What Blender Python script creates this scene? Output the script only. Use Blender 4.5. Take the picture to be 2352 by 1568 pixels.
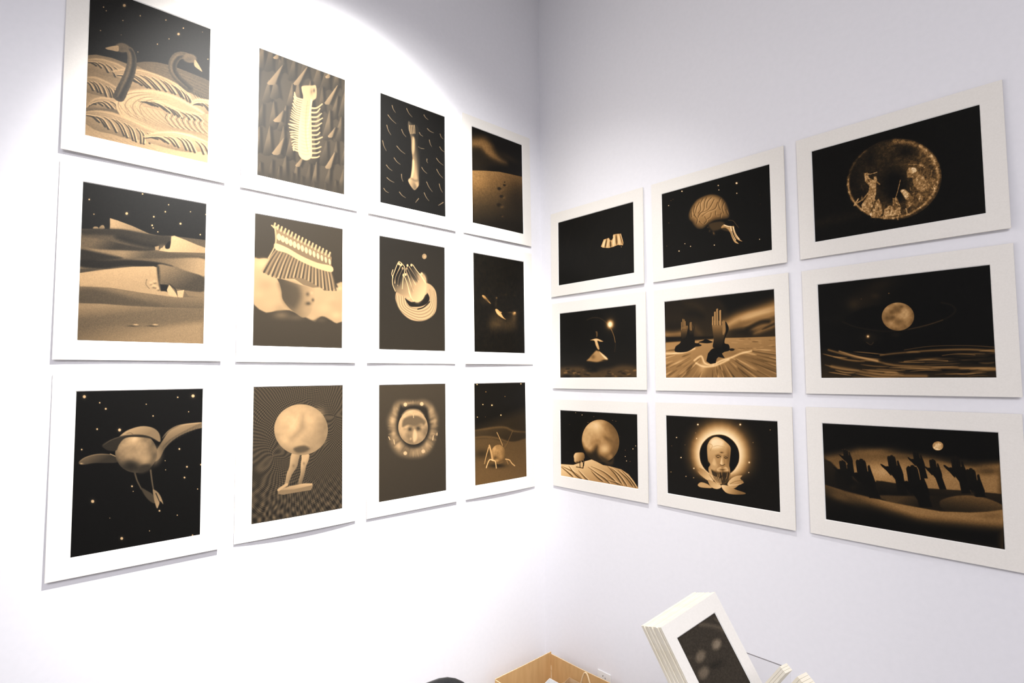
import bpy, bmesh, math, random
import numpy as np
from mathutils import Vector, Matrix

for o in list(bpy.data.objects): bpy.data.objects.remove(o, do_unlink=True)
scene = bpy.context.scene
COL = scene.collection

# ------------------------------------------------------------------ camera
# Corner of the two walls = z axis.  wall_left is the plane x = 0, wall_right the plane y = 0; the room is x > 0, y < 0.
CAM = Vector((1.8684, -1.9162, 1.5496))
yaw, pitch, roll = math.radians(47.354), math.radians(3.451), math.radians(-0.488)
fw = Vector((-math.sin(yaw)*math.cos(pitch), math.cos(yaw)*math.cos(pitch), math.sin(pitch)))
rt = Vector((math.cos(yaw), math.sin(yaw), 0)); up = rt.cross(fw)
rt2 = rt*math.cos(roll)+up*math.sin(roll); up2 = -rt*math.sin(roll)+up*math.cos(roll)
cd = bpy.data.cameras.new('camera'); cam = bpy.data.objects.new('camera', cd); COL.objects.link(cam)
cd.sensor_width = 36; cd.lens = 1285.5/2352*36; cd.clip_start = .02
cam.matrix_world = Matrix(((rt2.x, up2.x, -fw.x, CAM.x), (rt2.y, up2.y, -fw.y, CAM.y), (rt2.z, up2.z, -fw.z, CAM.z), (0, 0, 0, 1)))
scene.camera = cam

# ------------------------------------------------------------------ light
world = bpy.data.worlds.new('gallery_ambient'); scene.world = world; world.use_nodes = True
bgn = world.node_tree.nodes['Background']; bgn.inputs[0].default_value = (.92, .92, 1, 1); bgn.inputs[1].default_value = 0.26

def spot(name, loc, target, power, size, blend, radius, color):
    ld = bpy.data.lights.new(name, 'SPOT'); lo = bpy.data.objects.new(name, ld); COL.objects.link(lo)
    ld.energy = power; ld.spot_size = math.radians(size); ld.spot_blend = blend; ld.shadow_soft_size = radius; ld.color = color
    lo.location = loc; lo.rotation_euler = (Vector(target)-Vector(loc)).to_track_quat('-Z', 'Y').to_euler()
    return lo
spot('track_spot', (1.35, -1.25, 3.3), (0, -1.03, 1.98), 800, 58, 1.0, .03, (1, .985, .955))
spot('track_spot_spill', (1.35, -1.25, 3.3), (0, -.8, 1.25), 210, 88, 1.0, .03, (1, .985, .97))     # wide spill of the same lamp
ld = bpy.data.lights.new('overhead_fill', 'AREA'); lo = bpy.data.objects.new('overhead_fill', ld); COL.objects.link(lo)
ld.shape = 'SQUARE'; ld.size = 2.4; ld.energy = 310; ld.color = (.965, .95, 1); lo.location = (4.2, -4.2, 3.68)  # unseen fill light, added so the ambient light comes from above

scene.view_settings.view_transform = 'Standard'; scene.view_settings.look = 'None'
scene.view_settings.exposure = 0.0; scene.view_settings.gamma = 1.0; scene.view_settings.use_curve_mapping = False

# ------------------------------------------------------------------ helpers
def mesh(name, verts, faces, mat=None, parent=None, smooth=False):
    me = bpy.data.meshes.new(name); me.from_pydata([tuple(v) for v in verts], [], faces); me.update()
    o = bpy.data.objects.new(name, me); COL.objects.link(o)
    if mat: me.materials.append(mat)
    if smooth:
        for p in me.polygons: p.use_smooth = True
    o.parent = parent
    return o

def bm_obj(name, bm, mat=None, parent=None, smooth=False):
    bmesh.ops.recalc_face_normals(bm, faces=bm.faces)
    me = bpy.data.meshes.new(name); bm.to_mesh(me); bm.free()
    o = bpy.data.objects.new(name, me); COL.objects.link(o)
    if mat: me.materials.append(mat)
    if smooth:
        for p in me.polygons: p.use_smooth = True
    o.parent = parent
    return o

def box_bm(x0, x1, y0, y1, z0, z1, bevel=0):
    bm = bmesh.new()
    bmesh.ops.create_cube(bm, size=1)
    for v in bm.verts: v.co = Vector((x0+(v.co.x+.5)*(x1-x0), y0+(v.co.y+.5)*(y1-y0), z0+(v.co.z+.5)*(z1-z0)))
    if bevel: bmesh.ops.bevel(bm, geom=bm.edges[:], offset=bevel, segments=2, affect='EDGES')
    return bm

def tube_bm(path, r, seg=10, closed=False):
    bm = bmesh.new(); P = [Vector(p) for p in path]; n = len(P); rings = []
    prev = None
    for i in range(n):
        if closed: t = (P[(i+1) % n]-P[i-1]).normalized()
        else: t = (P[min(i+1, n-1)]-P[max(i-1, 0)]).normalized()
        if prev is None:
            a = t.cross(Vector((0, 0, 1)))
            if a.length < .1: a = t.cross(Vector((1, 0, 0)))
        else: a = prev-t*prev.dot(t)
        a.normalize(); prev = a; b = t.cross(a)
        rr = r[i] if isinstance(r, (list, tuple)) else r
        rings.append([bm.verts.new(P[i]+(a*math.cos(k*2*math.pi/seg)+b*math.sin(k*2*math.pi/seg))*rr) for k in range(seg)])
    for i in range(n if closed else n-1):
        A, B = rings[i], rings[(i+1) % n]
        for k in range(seg): bm.faces.new((A[k], A[(k+1) % seg], B[(k+1) % seg], B[k]))
    if not closed:
        bm.faces.new(rings[0]); bm.faces.new(rings[-1][::-1])
    return bm

def thing(name, label, cat, loc=(0, 0, 0), group=None):
    o = bpy.data.objects.new(name, None); COL.objects.link(o); o.location = loc
    o.empty_display_size = .05
    return tag(o, label, cat, group)

def tag(o, label, cat, group=None):
    o['label'] = label; o['category'] = cat
    if group: o['group'] = group
    return o

def structure(o): o['kind'] = 'structure'; return o

def principled(name, color, rough=.5, spec=.5, metallic=0):
    m = bpy.data.materials.new(name); m.use_nodes = True
    b = m.node_tree.nodes['Principled BSDF']
    b.inputs['Base Color'].default_value = (*color, 1); b.inputs['Roughness'].default_value = rough
    b.inputs['Specular IOR Level'].default_value = spec; b.inputs['Metallic'].default_value = metallic
    return m, m.node_tree, b

def add_noise(nt, b, c0, c1, scale, bump=0, stretch=(1, 1, 1), detail=3):
    tc = nt.nodes.new('ShaderNodeTexCoord'); mp = nt.nodes.new('ShaderNodeMapping'); mp.inputs['Scale'].default_value = stretch
    n = nt.nodes.new('ShaderNodeTexNoise'); n.inputs['Scale'].default_value = scale; n.inputs['Detail'].default_value = detail
    r = nt.nodes.new('ShaderNodeValToRGB'); r.color_ramp.elements[0].color = (*c0, 1); r.color_ramp.elements[1].color = (*c1, 1)
    r.color_ramp.elements[0].position = .35; r.color_ramp.elements[1].position = .65
    nt.links.new(tc.outputs['Object'], mp.inputs['Vector']); nt.links.new(mp.outputs[0], n.inputs['Vector'])
    nt.links.new(n.outputs['Fac'], r.inputs['Fac']); nt.links.new(r.outputs['Color'], b.inputs['Base Color'])
    if bump:
        bp = nt.nodes.new('ShaderNodeBump'); bp.inputs['Strength'].default_value = bump; bp.inputs['Distance'].default_value = .001
        nt.links.new(n.outputs['Fac'], bp.inputs['Height']); nt.links.new(bp.outputs[0], b.inputs['Normal'])

M_WALL, nt, b = principled('white_wall_paint', (.81, .80, .83), .75, .25); add_noise(nt, b, (.805, .797, .826), (.82, .81, .84), 60, .15)
M_CEIL, nt, b = principled('ceiling_paint', (.8, .8, .8), .9, .1); add_noise(nt, b, (.78, .78, .78), (.82, .82, .82), 30, .1)
M_FLOOR, nt, b = principled('grey_floor', (.3, .29, .28), .5, .4); add_noise(nt, b, (.27, .26, .25), (.33, .32, .31), 4, .1)
M_MAT, nt, b = principled('warm_white_mat_board', (.80, .765, .71), .8, .2); add_noise(nt, b, (.79, .755, .70), (.815, .78, .725), 220, .12)
M_CORE, nt, b = principled('cream_board_core', (.88, .82, .68), .85, .1); add_noise(nt, b, (.86, .79, .64), (.90, .84, .71), 40, .05)
M_BEVEL, nt, b = principled('white_mat_bevel', (.9, .88, .84), .8, .2); add_noise(nt, b, (.88, .86, .82), (.92, .9, .86), 200)
M_CARD, nt, b = principled('corrugated_cardboard', (.56, .33, .13), .8, .2); add_noise(nt, b, (.58, .355, .15), (.64, .40, .18), 9, .1, (6, 6, 1))
M_CARDEDGE, nt, b = principled('cardboard_cut_edge', (.76, .58, .36), .85, .1); add_noise(nt, b, (.66, .48, .27), (.82, .65, .43), 120, .2)
M_PAPER, nt, b = principled('white_bag_paper', (.85, .85, .84), .6, .3); add_noise(nt, b, (.83, .83, .82), (.87, .87, .86), 50)
M_KRAFT, nt, b = principled('kraft_paper', (.6, .42, .24), .8, .2); add_noise(nt, b, (.56, .39, .22), (.64, .45, .27), 30, .1, (1, 1, 8))
M_ROPE, nt, b = principled('tan_cord', (.82, .62, .36), .8, .2); add_noise(nt, b, (.70, .50, .27), (.90, .70, .44), 300, .4)
M_BLACK, nt, b = principled('black_chair_plastic', (.03, .03, .03), .32, .5); add_noise(nt, b, (.026, .027, .027), (.036, .036, .036), 200, .05)
M_MESH, nt, b = principled('dark_grey_chair_mesh', (.06, .06, .06), .7, .3)
wv = nt.nodes.new('ShaderNodeTexWave'); wv.inputs['Scale'].default_value = 90; rr = nt.nodes.new('ShaderNodeValToRGB')
rr.color_ramp.elements[0].color = (.03, .03, .03, 1); rr.color_ramp.elements[1].color = (.13, .13, .125, 1)
tcn = nt.nodes.new('ShaderNodeTexCoord'); nt.links.new(tcn.outputs['Object'], wv.inputs['Vector']); nt.links.new(wv.outputs['Fac'], rr.inputs['Fac']); nt.links.new(rr.outputs['Color'], b.inputs['Base Color'])
M_STEEL, nt, b = principled('brushed_steel', (.6, .6, .6), .3, .5, 1); add_noise(nt, b, (.55, .55, .55), (.65, .65, .65), 80, .05, (1, 1, 12))
M_ACRYL, nt, b = principled('clear_acrylic', (.97, .97, .98), .03, .5); b.inputs['Transmission Weight'].default_value = 1; b.inputs['IOR'].default_value = 1.49; b.inputs['Alpha'].default_value = .3
M_ACRYLEDGE, nt, b = principled('acrylic_cut_edge', (.22, .21, .22), .3, .5); add_noise(nt, b, (.2, .19, .2), (.26, .25, .26), 60)
M_PLINTH, nt, b = principled('white_plinth_paint', (.8, .8, .8), .6, .3); add_noise(nt, b, (.78, .78, .78), (.82, .82, .82), 20, .05)
M_SOCKET, nt, b = principled('white_socket_plastic', (.85, .85, .85), .3, .5); add_noise(nt, b, (.84, .84, .84), (.87, .87, .87), 20)
M_HOLE, nt, b = principled('dark_socket_slot', (.05, .05, .05), .6, .3); add_noise(nt, b, (.04, .04, .04), (.07, .07, .07), 20)

# ------------------------------------------------------------------ the room
X1, Y1, ZC = 5.5, -5.5, 3.7
structure(bm_obj('wall_left', box_bm(-.12, 0, Y1, .12, 0, ZC), M_WALL))
structure(bm_obj('wall_right', box_bm(0, X1, 0, .12, 0, ZC), M_WALL))
structure(bm_obj('floor', box_bm(-.12, X1, Y1, .12, -.1, 0), M_FLOOR))
structure(bm_obj('ceiling', box_bm(-.12, X1, Y1, .12, ZC, ZC+.1), M_CEIL))

# ------------------------------------------------------------------ sepia print painter
class Canvas:
    """Paints one sepia print as a grey plate in the print's own pixel grid."""
    def __init__(self, w, h, seed):
        self.w, self.h, self.seed = w, h, seed
        self.a = np.zeros((h, w), np.float32)

    def win(self, x0, y0, x1, y1, pad):
        ix0, iy0 = max(0, int(x0-pad)), max(0, int(y0-pad))
        ix1, iy1 = min(self.w, int(x1+pad)+2), min(self.h, int(y1+pad)+2)
        if ix1 <= ix0 or iy1 <= iy0: return None
        xx, yy = np.meshgrid(np.arange(ix0, ix1, dtype=np.float32)+.5, np.arange(iy0, iy1, dtype=np.float32)+.5)
        return (slice(iy0, iy1), slice(ix0, ix1)), xx, yy

    @staticmethod
    def val(v, xx, yy):
        if not isinstance(v, list): return v
        x0, y0, a, x1, y1, b = v
        dx, dy = x1-x0, y1-y0
        t = np.clip(((xx-x0)*dx+(yy-y0)*dy)/max(dx*dx+dy*dy, 1e-6), 0, 1)
        return a+(b-a)*t

    def mix(self, s, cov, v):
        self.a[s] += (v-self.a[s])*cov

    def poly_sd(self, P, xx, yy):
        d = np.full(xx.shape, 1e9, np.float32); ins = np.zeros(xx.shape, bool)
        n = len(P)
        for i in range(n):
            x0, y0 = P[i]; x1, y1 = P[(i+1) % n]
            ex, ey = x1-x0, y1-y0
            t = np.clip(((xx-x0)*ex+(yy-y0)*ey)/max(ex*ex+ey*ey, 1e-6), 0, 1)
            d = np.minimum(d, (xx-x0-ex*t)**2+(yy-y0-ey*t)**2)
            if y0 != y1:
                c = (y0 > yy) != (y1 > yy)
                ins ^= c & (xx < ex*(yy-y0)/(y1-y0)+x0)
        d = np.sqrt(d)
        return np.where(ins, d, -d)

    def poly(self, P, v, soft, al, sh=None):
        x = [q[0] for q in P]; y = [q[1] for q in P]
        g = self.win(min(x), min(y), max(x), max(y), soft)
        if g is None: return
        s, xx, yy = g
        sd = self.poly_sd(P, xx, yy)
        t = np.clip(sd/soft*.5+.5, 0, 1); cov = t*t*(3-2*t)*al
        c = self.val(v, xx, yy)
        if sh:
            k = np.clip(sd/sh[1], 0, 1); c = sh[0]+(c-sh[0])*k*(2-k)
        self.mix(s, cov, c)

    def line(self, P, w0, w1, v, soft, al):
        x = [q[0] for q in P]; y = [q[1] for q in P]
        g = self.win(min(x), min(y), max(x), max(y), max(w0, w1)+soft)
        if g is None: return
        s, xx, yy = g
        cov = np.zeros(xx.shape, np.float32); n = len(P)-1
        for i in range(n):
            x0, y0 = P[i]; x1, y1 = P[i+1]; ex, ey = x1-x0, y1-y0
            t = np.clip(((xx-x0)*ex+(yy-y0)*ey)/max(ex*ex+ey*ey, 1e-6), 0, 1)
            d = np.sqrt((xx-x0-ex*t)**2+(yy-y0-ey*t)**2)
            T = (i+t)/n; w = w0+(w1-w0)*T
            if al < .78: w = w*(.2+.8*np.minimum(1, 5*T*(1-T)))
            k = np.clip((w-d)/soft*.5+.5, 0, 1)*np.clip((w+soft*.5)/(soft*.5+.35), 0, 1)
            cov = np.maximum(cov, k)
        self.mix(s, cov*cov*(3-2*cov)*al, self.val(v, xx, yy))

    def local(self, cx, cy, ax, ay, bx, by, k):
        ex = abs(ax)+abs(bx); ey = abs(ay)+abs(by)
        g = self.win(cx-ex*k, cy-ey*k, cx+ex*k, cy+ey*k, 2)
        if g is None: return None
        s, xx, yy = g; det = ax*by-ay*bx or 1e-6
        p = ((xx-cx)*by-(yy-cy)*bx)/det; q = (-(xx-cx)*ay+(yy-cy)*ax)/det
        return s, p, q

    def blob(self, cx, cy, ax, ay, bx, by, v, al, hard):
        g = self.local(cx, cy, ax, ay, bx, by, 1.7)
        if g is None: return
        s, p, q = g; r2 = p*p+q*q
        cov = np.clip(np.exp(-r2*1.6)-.012, 0, 1) if hard == 0 else np.clip((1-np.sqrt(r2))*hard+.5, 0, 1)
        self.mix(s, cov*al, v)

    def ball(self, cx, cy, ax, ay, bx, by, v, amb, lx, ly, lz, mot, seed):
        g = self.local(cx, cy, ax, ay, bx, by, 1.1)
        if g is None: return
        s, p, q = g; r = np.sqrt(p*p+q*q)
        z = np.sqrt(np.clip(1-r*r, 0, 1)); l = math.sqrt(lx*lx+ly*ly+lz*lz)
        dif = np.clip((p*lx+q*ly+z*lz)/l, 0, 1)
        n = fbm(r.shape[1], r.shape[0], max(4, r.shape[1]*.22), max(4, r.shape[0]*.22), seed, 4)
        c = v*(amb+(1-amb)*dif)*(1+mot*2*(n-.5)*1.6)
        rad = max(math.hypot(ax, ay), 1)
        self.mix(s, np.clip((1-r)*rad*.6+.5, 0, 1), c)

    def run(self, cmds):
        for c in cmds:
            k = c[0]
            if k == 'g':
                yy, xx = np.mgrid[0:self.h, 0:self.w].astype(np.float32)
                self.a[:] = self.val(c[1], xx, yy)
            elif k in 'pP':
                P = pairs(c[1]); P = spline(P, 4, True) if k == 'P' else P
                self.poly(P, c[2], c[3], c[4], c[5] if len(c) > 5 else None)
            elif k in 'lL':
                P = pairs(c[1]); P = spline(P, 4, False) if k == 'L' else P
                self.line(P, *c[2:])
            elif k == 'b': self.blob(*c[1:])
            elif k == 's': self.ball(*c[1:])
            elif k == 'n':
                amp, sx, sy, seed, mode = c[1:6]
                n = fbm(self.w, self.h, sx, sy, seed, 2)-.5
                self.a += 2*amp*n*(self.a*2.5 if mode else 1)
            elif k == 'w':
                yy, xx = np.mgrid[0:self.h, 0:self.w].astype(np.float32)
                (x0, y0), (x1, y1), (x2, y2), (x3, y3) = c[1]
                wob = fbm(self.w, self.h, 90, 90, 4, 2)*34
                r1 = np.hypot(xx-x2, (yy-y2)*.8)+wob; r2 = np.hypot(xx-x3, yy-y3)+wob*.7
                m = np.sin(r1*.62)*np.sin(r2*.55+np.sin(yy*.08))
                ck = np.sin(xx*.16+wob*.2)*np.sin(yy*.15)*np.clip((yy-y1+60)/160, 0, 1)
                self.a += .13*m*(1-np.clip((yy-y1)/160, 0, 1)*.4)+.14*ck-.06
        rng = np.random.default_rng(self.seed)
        self.a += (rng.random(self.a.shape, dtype=np.float32)-.5)*.02
        return np.clip(self.a, 0, 1)


def pairs(f): return [(f[i], f[i+1]) for i in range(0, len(f), 2)]


def spline(P, n, closed):
    P = np.array(P, float); m = len(P); out = []
    for i in range(m if closed else m-1):
        if closed: a, b, c, d = P[i-1], P[i], P[(i+1) % m], P[(i+2) % m]
        else: a, b, c, d = P[max(i-1, 0)], P[i], P[i+1], P[min(i+2, m-1)]
        for k in range(n):
            t = k/n
            out.append(tuple(.5*(2*b+(c-a)*t+(2*a-5*b+4*c-d)*t*t+(3*b-a-3*c+d)*t**3)))
    if not closed: out.append(tuple(P[-1]))
    return out


def fbm(w, h, sx, sy, seed, octs):
    rng = np.random.default_rng(seed); out = np.zeros((h, w), np.float32); amp = 1; tot = 0
    for o in range(octs):
        gx, gy = int(w/sx)+3, int(h/sy)+3
        g = rng.random((gy, gx), dtype=np.float32)
        x = np.arange(w)/sx; y = np.arange(h)/sy
        ix = x.astype(int); iy = y.astype(int); fx = x-ix; fy = y-iy
        fx = (fx*fx*(3-2*fx))[None, :]; fy = (fy*fy*(3-2*fy))[:, None]
        a = g[np.ix_(iy, ix)]; b = g[np.ix_(iy, ix+1)]; c = g[np.ix_(iy+1, ix)]; d = g[np.ix_(iy+1, ix+1)]
        out += amp*((a*(1-fx)+b*fx)*(1-fy)+(c*(1-fx)+d*fx)*fy); tot += amp
        amp *= .55; sx = max(1.2, sx*.5); sy = max(1.2, sy*.5)
    return out/tot


SEPIA = np.array([(4, 4, 3), (46, 35, 20), (110, 80, 44), (166, 125, 76), (216, 175, 120), (250, 224, 180)], np.float32)/255


def sepia(a, gain, gamma):
    a = np.clip(np.power(np.clip(a*gain, 0, 1), gamma), 0, 1)*5
    i = np.minimum(a.astype(int), 4); f = (a-i)[..., None]
    return SEPIA[i]*(1-f)+SEPIA[i+1]*f


# draw lists of the prints, in each print's own pixel grid (width, height, strokes)
ART = {}
ART['L00']=(400,568,[
['g',.12],
['b',103.5,33.4,9.9,-4.5,.3,12.4,.9,.3,0],
['b',103.5,33.4,4.6,-2.1,.2,5.7,.9,1,2],
['b',284.6,69.7,10,-4.2,.3,11.7,.9,.3,0],
['b',284.6,69.7,4.6,-1.9,.1,5.4,.9,1,2],
['b',40.4,68.8,4.3,-1.9,.2,5.4,.9,.3,0],
['b',40.4,68.8,2,-.9,.1,2.5,.9,1,2],
['b',48.8,79.2,3.3,-1.5,.1,4.2,.9,.3,0],
['b',48.8,79.2,1.5,-.7,.1,2,.9,1,2],
['b',154.8,51.1,4.6,-2,.2,5.6,.9,.3,0],
['b',154.8,51.1,2.1,-.9,.1,2.6,.9,1,2],
['b',100.5,94.3,3.4,-1.5,.1,4.3,.9,.3,0],
['b',100.5,94.3,1.6,-.7,.1,2,.9,1,2],
['b',239.9,30.9,4.8,-2.1,.1,5.8,.9,.3,0],
['b',239.9,30.9,2.2,-1,.1,2.7,.9,1,2],
['b',301.1,37.8,5.6,-2.4,.2,6.6,.9,.3,0],
['b',301.1,37.8,2.6,-1.1,.1,3,.9,1,2],
['b',213.6,140.6,4.2,-1.7,.1,5.1,.9,.3,0],
['b',213.6,140.6,2,-.8,.1,2.4,.9,1,2],
['b',252.2,103.4,3.8,-1.6,.1,4.5,.9,.3,0],
['b',252.2,103.4,1.8,-.7,.1,2.1,.9,1,2],
['b',150.8,197.7,3,-1.2,.1,3.7,.9,.3,0],
['b',150.8,197.7,1.4,-.6,0,1.7,.9,1,2],
['b',392.4,131.6,4.1,-1.6,.1,4.7,.9,.3,0],
['b',392.4,131.6,1.9,-.7,0,2.2,.9,1,2],
['b',33.9,162.3,3.3,-1.4,.1,4.2,.9,.3,0],
['b',33.9,162.3,1.5,-.6,.1,1.9,.9,1,2],
['b',96.8,152.4,2,-.8,.1,2.5,.9,.3,0],
['b',96.8,152.4,.9,-.4,0,1.1,.9,1,2],
['b',370.5,24.8,2.3,-1,.1,2.7,.9,.3,0],
['b',370.5,24.8,1.1,-.5,0,1.2,.9,1,2],
['p',[-11,275,24,258,72,252,121,257,142,248,171,229,216,214,261,209,295,211,343,216,412,230,410,587,-6,583],[49.6,261.1,.62,134.2,594.6,.8],2.2,1],
['P',[142,249,175,227,216,214,259,212,343,215,412,230,413,303,332,297,280,277,205,265],[203.4,221.1,.5,332.5,314.4,.4],2.8,1],
['L',[156,246,224,228,309,232,407,248],1.1,1.1,.6,2.8,.5],
['L',[168,249,224,237,309,244,408,260],1.1,1.1,.6,2.8,.5],
['L',[180,251,225,246,309,256,408,272],1.1,1.1,.6,2.8,.5],
['L',[192,253,225,254,310,268,408,285],1.2,1.2,.6,2.8,.5],
['L',[204,256,225,263,310,280,408,297],1.2,1.2,.6,2.8,.5],
['p',[-9,293,-2,289,8,283,20,276,32,272,43,269,55,268,68,268,80,268,92,270,106,274,117,277,126,279,119,320,111,322,99,324,86,326,74,327,62,327,51,327,40,326,30,325,19,323,10,322,1,320,-5,319],[55.5,262.6,.86,53.7,343.6,.55],2.5,1],
['L',[-9,296,20,281,67,274,125,284],.8,.8,.56,2.1,.55],
['L',[-8,298,20,285,67,279,124,287],.8,.8,.56,2.1,.55],
['L',[-8,300,20,290,66,284,124,291],.8,.8,.56,2.1,.55],
['L',[-8,301,9,296,24,300],.9,3.5,.3,2,.9],
['L',[-6,297,11,291,28,295],.9,2,.93,1.6,.9],
['L',[9,294,25,292,39,302],.9,3.5,.3,2,.9],
['L',[10,290,27,287,43,298],.9,2,.93,1.6,.9],
['L',[31,288,47,292,60,312],.9,3.5,.3,2.1,.9],
['L',[32,283,50,287,64,307],.9,2,.93,1.6,.9],
['L',[54,286,70,295,82,320],.9,3.6,.3,2.1,.9],
['L',[55,281,72,290,86,316],.9,2.1,.93,1.7,.9],
['L',[78,286,93,298,104,326],.9,3.6,.3,2.1,.9],
['L',[79,282,96,293,108,321],.9,2.1,.93,1.7,.9],
['L',[104,289,118,302,128,328],1,3.6,.3,2.1,.9],
['L',[105,284,121,296,133,323],1,2.1,.93,1.7,.9],
['l',[-9,293,-2,289,8,283,20,276,32,272,43,269,55,268,68,268,80,268,92,270,106,274,117,277,126,279],2.5,2.5,.9,4.1,.7],
['p',[-7,356,-1,354,7,350,17,346,26,344,36,345,47,347,58,350,67,353,75,356,83,360,89,364,94,367,91,401,86,402,78,403,69,405,61,406,53,407,45,409,37,410,28,410,20,411,10,410,2,410,-4,410],[44.6,336,.86,44.3,416.5,.55],2.5,1],
['L',[-7,362,17,353,57,356,93,370],.8,.8,.56,2,.55],
['L',[-6,367,17,358,57,361,93,373],.8,.8,.56,2,.55],
['L',[-6,371,18,364,56,366,93,376],.8,.8,.56,2,.55],
['L',[-6,372,7,377,18,396],.9,3.4,.3,2,.9],
['L',[-5,368,9,371,22,392],.9,2,.93,1.6,.9],
['L',[8,368,21,374,32,397],.9,3.5,.3,2,.9],
['L',[9,364,23,368,37,392],.9,2,.93,1.6,.9],
['L',[18,365,31,374,42,399],.9,3.5,.3,2,.9],
['L',[19,361,33,368,46,395],.9,2,.93,1.6,.9],
['L',[36,364,48,378,58,408],.9,3.5,.3,2.1,.9],
['L',[38,360,51,372,63,403],.9,2,.93,1.6,.9],
['L',[56,367,67,381,74,409],.9,3.5,.3,2.1,.9],
['L',[58,363,69,376,79,405],.9,2.1,.93,1.7,.9],
['L',[65,369,75,383,82,410],.9,3.6,.3,2.1,.9],
['L',[67,365,78,377,86,406],.9,2.1,.93,1.7,.9],
['L',[81,373,91,387,98,411],.9,3.6,.3,2.1,.9],
['L',[83,369,94,382,102,407],.9,2.1,.93,1.7,.9],
['l',[-7,356,-1,354,7,350,17,346,26,344,36,345,47,347,58,350,67,353,75,356,83,360,89,364,94,367],2.5,2.5,.9,4.1,.7],
['p',[0,468,3,461,7,452,13,442,18,434,24,427,31,422,39,417,47,413,57,410,69,408,80,406,87,404,88,444,83,447,75,452,67,456,59,460,52,463,45,465,37,468,30,470,22,472,14,474,7,475,2,476],[35.8,417,.86,44.5,465.5,.55],2.4,1],
['L',[0,469,14,445,40,422,87,408],.8,.8,.56,2,.55],
['L',[0,470,14,448,41,426,87,412],.8,.8,.56,2,.55],
['L',[0,470,15,450,42,430,87,415],.8,.8,.56,2,.55],
['L',[0,470,8,457,14,449],.9,3.4,.3,2,.9],
['L',[2,466,10,452,19,445],.9,2,.93,1.6,.9],
['L',[9,458,18,448,27,445],.9,3.4,.3,2,.9],
['L',[11,454,20,442,31,441],.9,2,.93,1.6,.9],
['L',[22,444,34,439,47,444],.9,3.5,.3,2,.9],
['L',[23,440,36,433,52,440],.9,2,.93,1.6,.9],
['L',[35,435,49,434,65,447],.9,3.5,.3,2,.9],
['L',[36,431,52,429,70,443],.9,2,.93,1.6,.9],
['L',[50,427,65,431,81,448],.9,3.5,.3,2.1,.9],
['L',[52,423,68,426,85,444],.9,2,.93,1.7,.9],
['L',[71,421,85,426,98,444],.9,3.6,.3,2.1,.9],
['L',[72,417,87,421,103,440],.9,2.1,.93,1.7,.9],
['l',[0,468,3,461,7,452,13,442,18,434,24,427,31,422,39,417,47,413,57,410,69,408,80,406,87,404],2.4,2.4,.9,4.1,.7],
['P',[0,472,92,445,108,471,210,482,131,473,56,482,0,490],.5,4.2,1],
['p',[71,304,77,301,84,295,93,290,103,284,113,280,124,275,136,271,149,268,162,265,176,264,190,264,205,264,219,265,234,267,249,269,263,272,276,276,288,280,300,285,310,291,319,297,327,304,333,311,338,315,324,336,321,335,315,334,309,332,302,330,296,327,289,324,281,321,272,320,263,319,252,319,241,320,231,322,220,324,210,328,200,331,190,334,180,338,170,341,160,343,151,345,142,344,135,342,128,339,123,338],[202.1,245.7,.9,227.8,368.5,.55],2.7,1],
['L',[76,308,141,277,236,272,336,317],.9,.9,.56,2.2,.55],
['L',[81,311,144,283,237,277,335,319],.9,.9,.56,2.2,.55],
['L',[86,314,148,289,239,281,334,321],.9,.9,.56,2.2,.55],
['L',[87,314,110,310,145,317],1,3.6,.3,2.1,.9],
['L',[88,310,113,305,150,313],1,2.1,.93,1.7,.9],
['L',[92,312,115,309,150,318],1,3.6,.3,2.1,.9],
['L',[93,308,118,304,155,314],1,2.1,.93,1.7,.9],
['L',[108,306,131,307,166,324],1,3.7,.3,2.1,.9],
['L',[109,301,134,301,170,319],1,2.1,.93,1.7,.9],
['L',[127,299,150,304,184,327],1,3.7,.3,2.2,.9],
['L',[128,294,153,298,189,322],1,2.1,.93,1.7,.9],
['L',[138,294,161,301,194,325],1,3.7,.3,2.2,.9],
['L',[139,290,164,295,199,321],1,2.2,.93,1.7,.9],
['L',[161,287,184,296,215,324],1,3.8,.3,2.2,.9],
['L',[163,283,187,291,220,319],1,2.2,.93,1.8,.9],
['L',[173,285,196,295,226,323],1,3.8,.3,2.2,.9],
['L',[175,281,198,289,230,318],1,2.2,.93,1.8,.9],
['L',[199,282,220,293,246,320],1,3.8,.3,2.2,.9],
['L',[201,277,223,287,251,315],1,2.2,.93,1.8,.9],
['L',[226,281,245,293,267,319],1,3.9,.3,2.3,.9],
['L',[227,277,248,287,272,314],1,2.2,.93,1.8,.9],
['L',[239,282,258,294,278,320],1,3.9,.3,2.3,.9],
['L',[241,278,261,288,283,315],1,2.3,.93,1.8,.9],
['L',[266,287,282,299,299,323],1,3.9,.3,2.3,.9],
['L',[267,282,285,293,304,319],1,2.3,.93,1.8,.9],
['L',[277,290,293,303,307,327],1,3.9,.3,2.3,.9],
['L',[279,285,296,297,312,322],1,2.3,.93,1.9,.9],
['L',[299,298,312,312,322,336],1,4,.3,2.3,.9],
['L',[300,293,315,306,327,331],1,2.3,.93,1.9,.9],
['L',[316,307,327,324,332,347],1.1,4,.3,2.3,.9],
['L',[318,303,329,317,337,342],1.1,2.3,.93,1.9,.9],
['L',[323,313,333,329,337,352],1.1,4,.3,2.3,.9],
['L',[325,308,336,323,342,347],1.1,2.3,.93,1.9,.9],
['l',[71,304,77,301,84,295,93,290,103,284,113,280,124,275,136,271,149,268,162,265,176,264,190,264,205,264,219,265,234,267,249,269,263,272,276,276,288,280,300,285,310,291,319,297,327,304,333,311,338,315],2.7,2.7,.94,4.4,.7],
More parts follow.
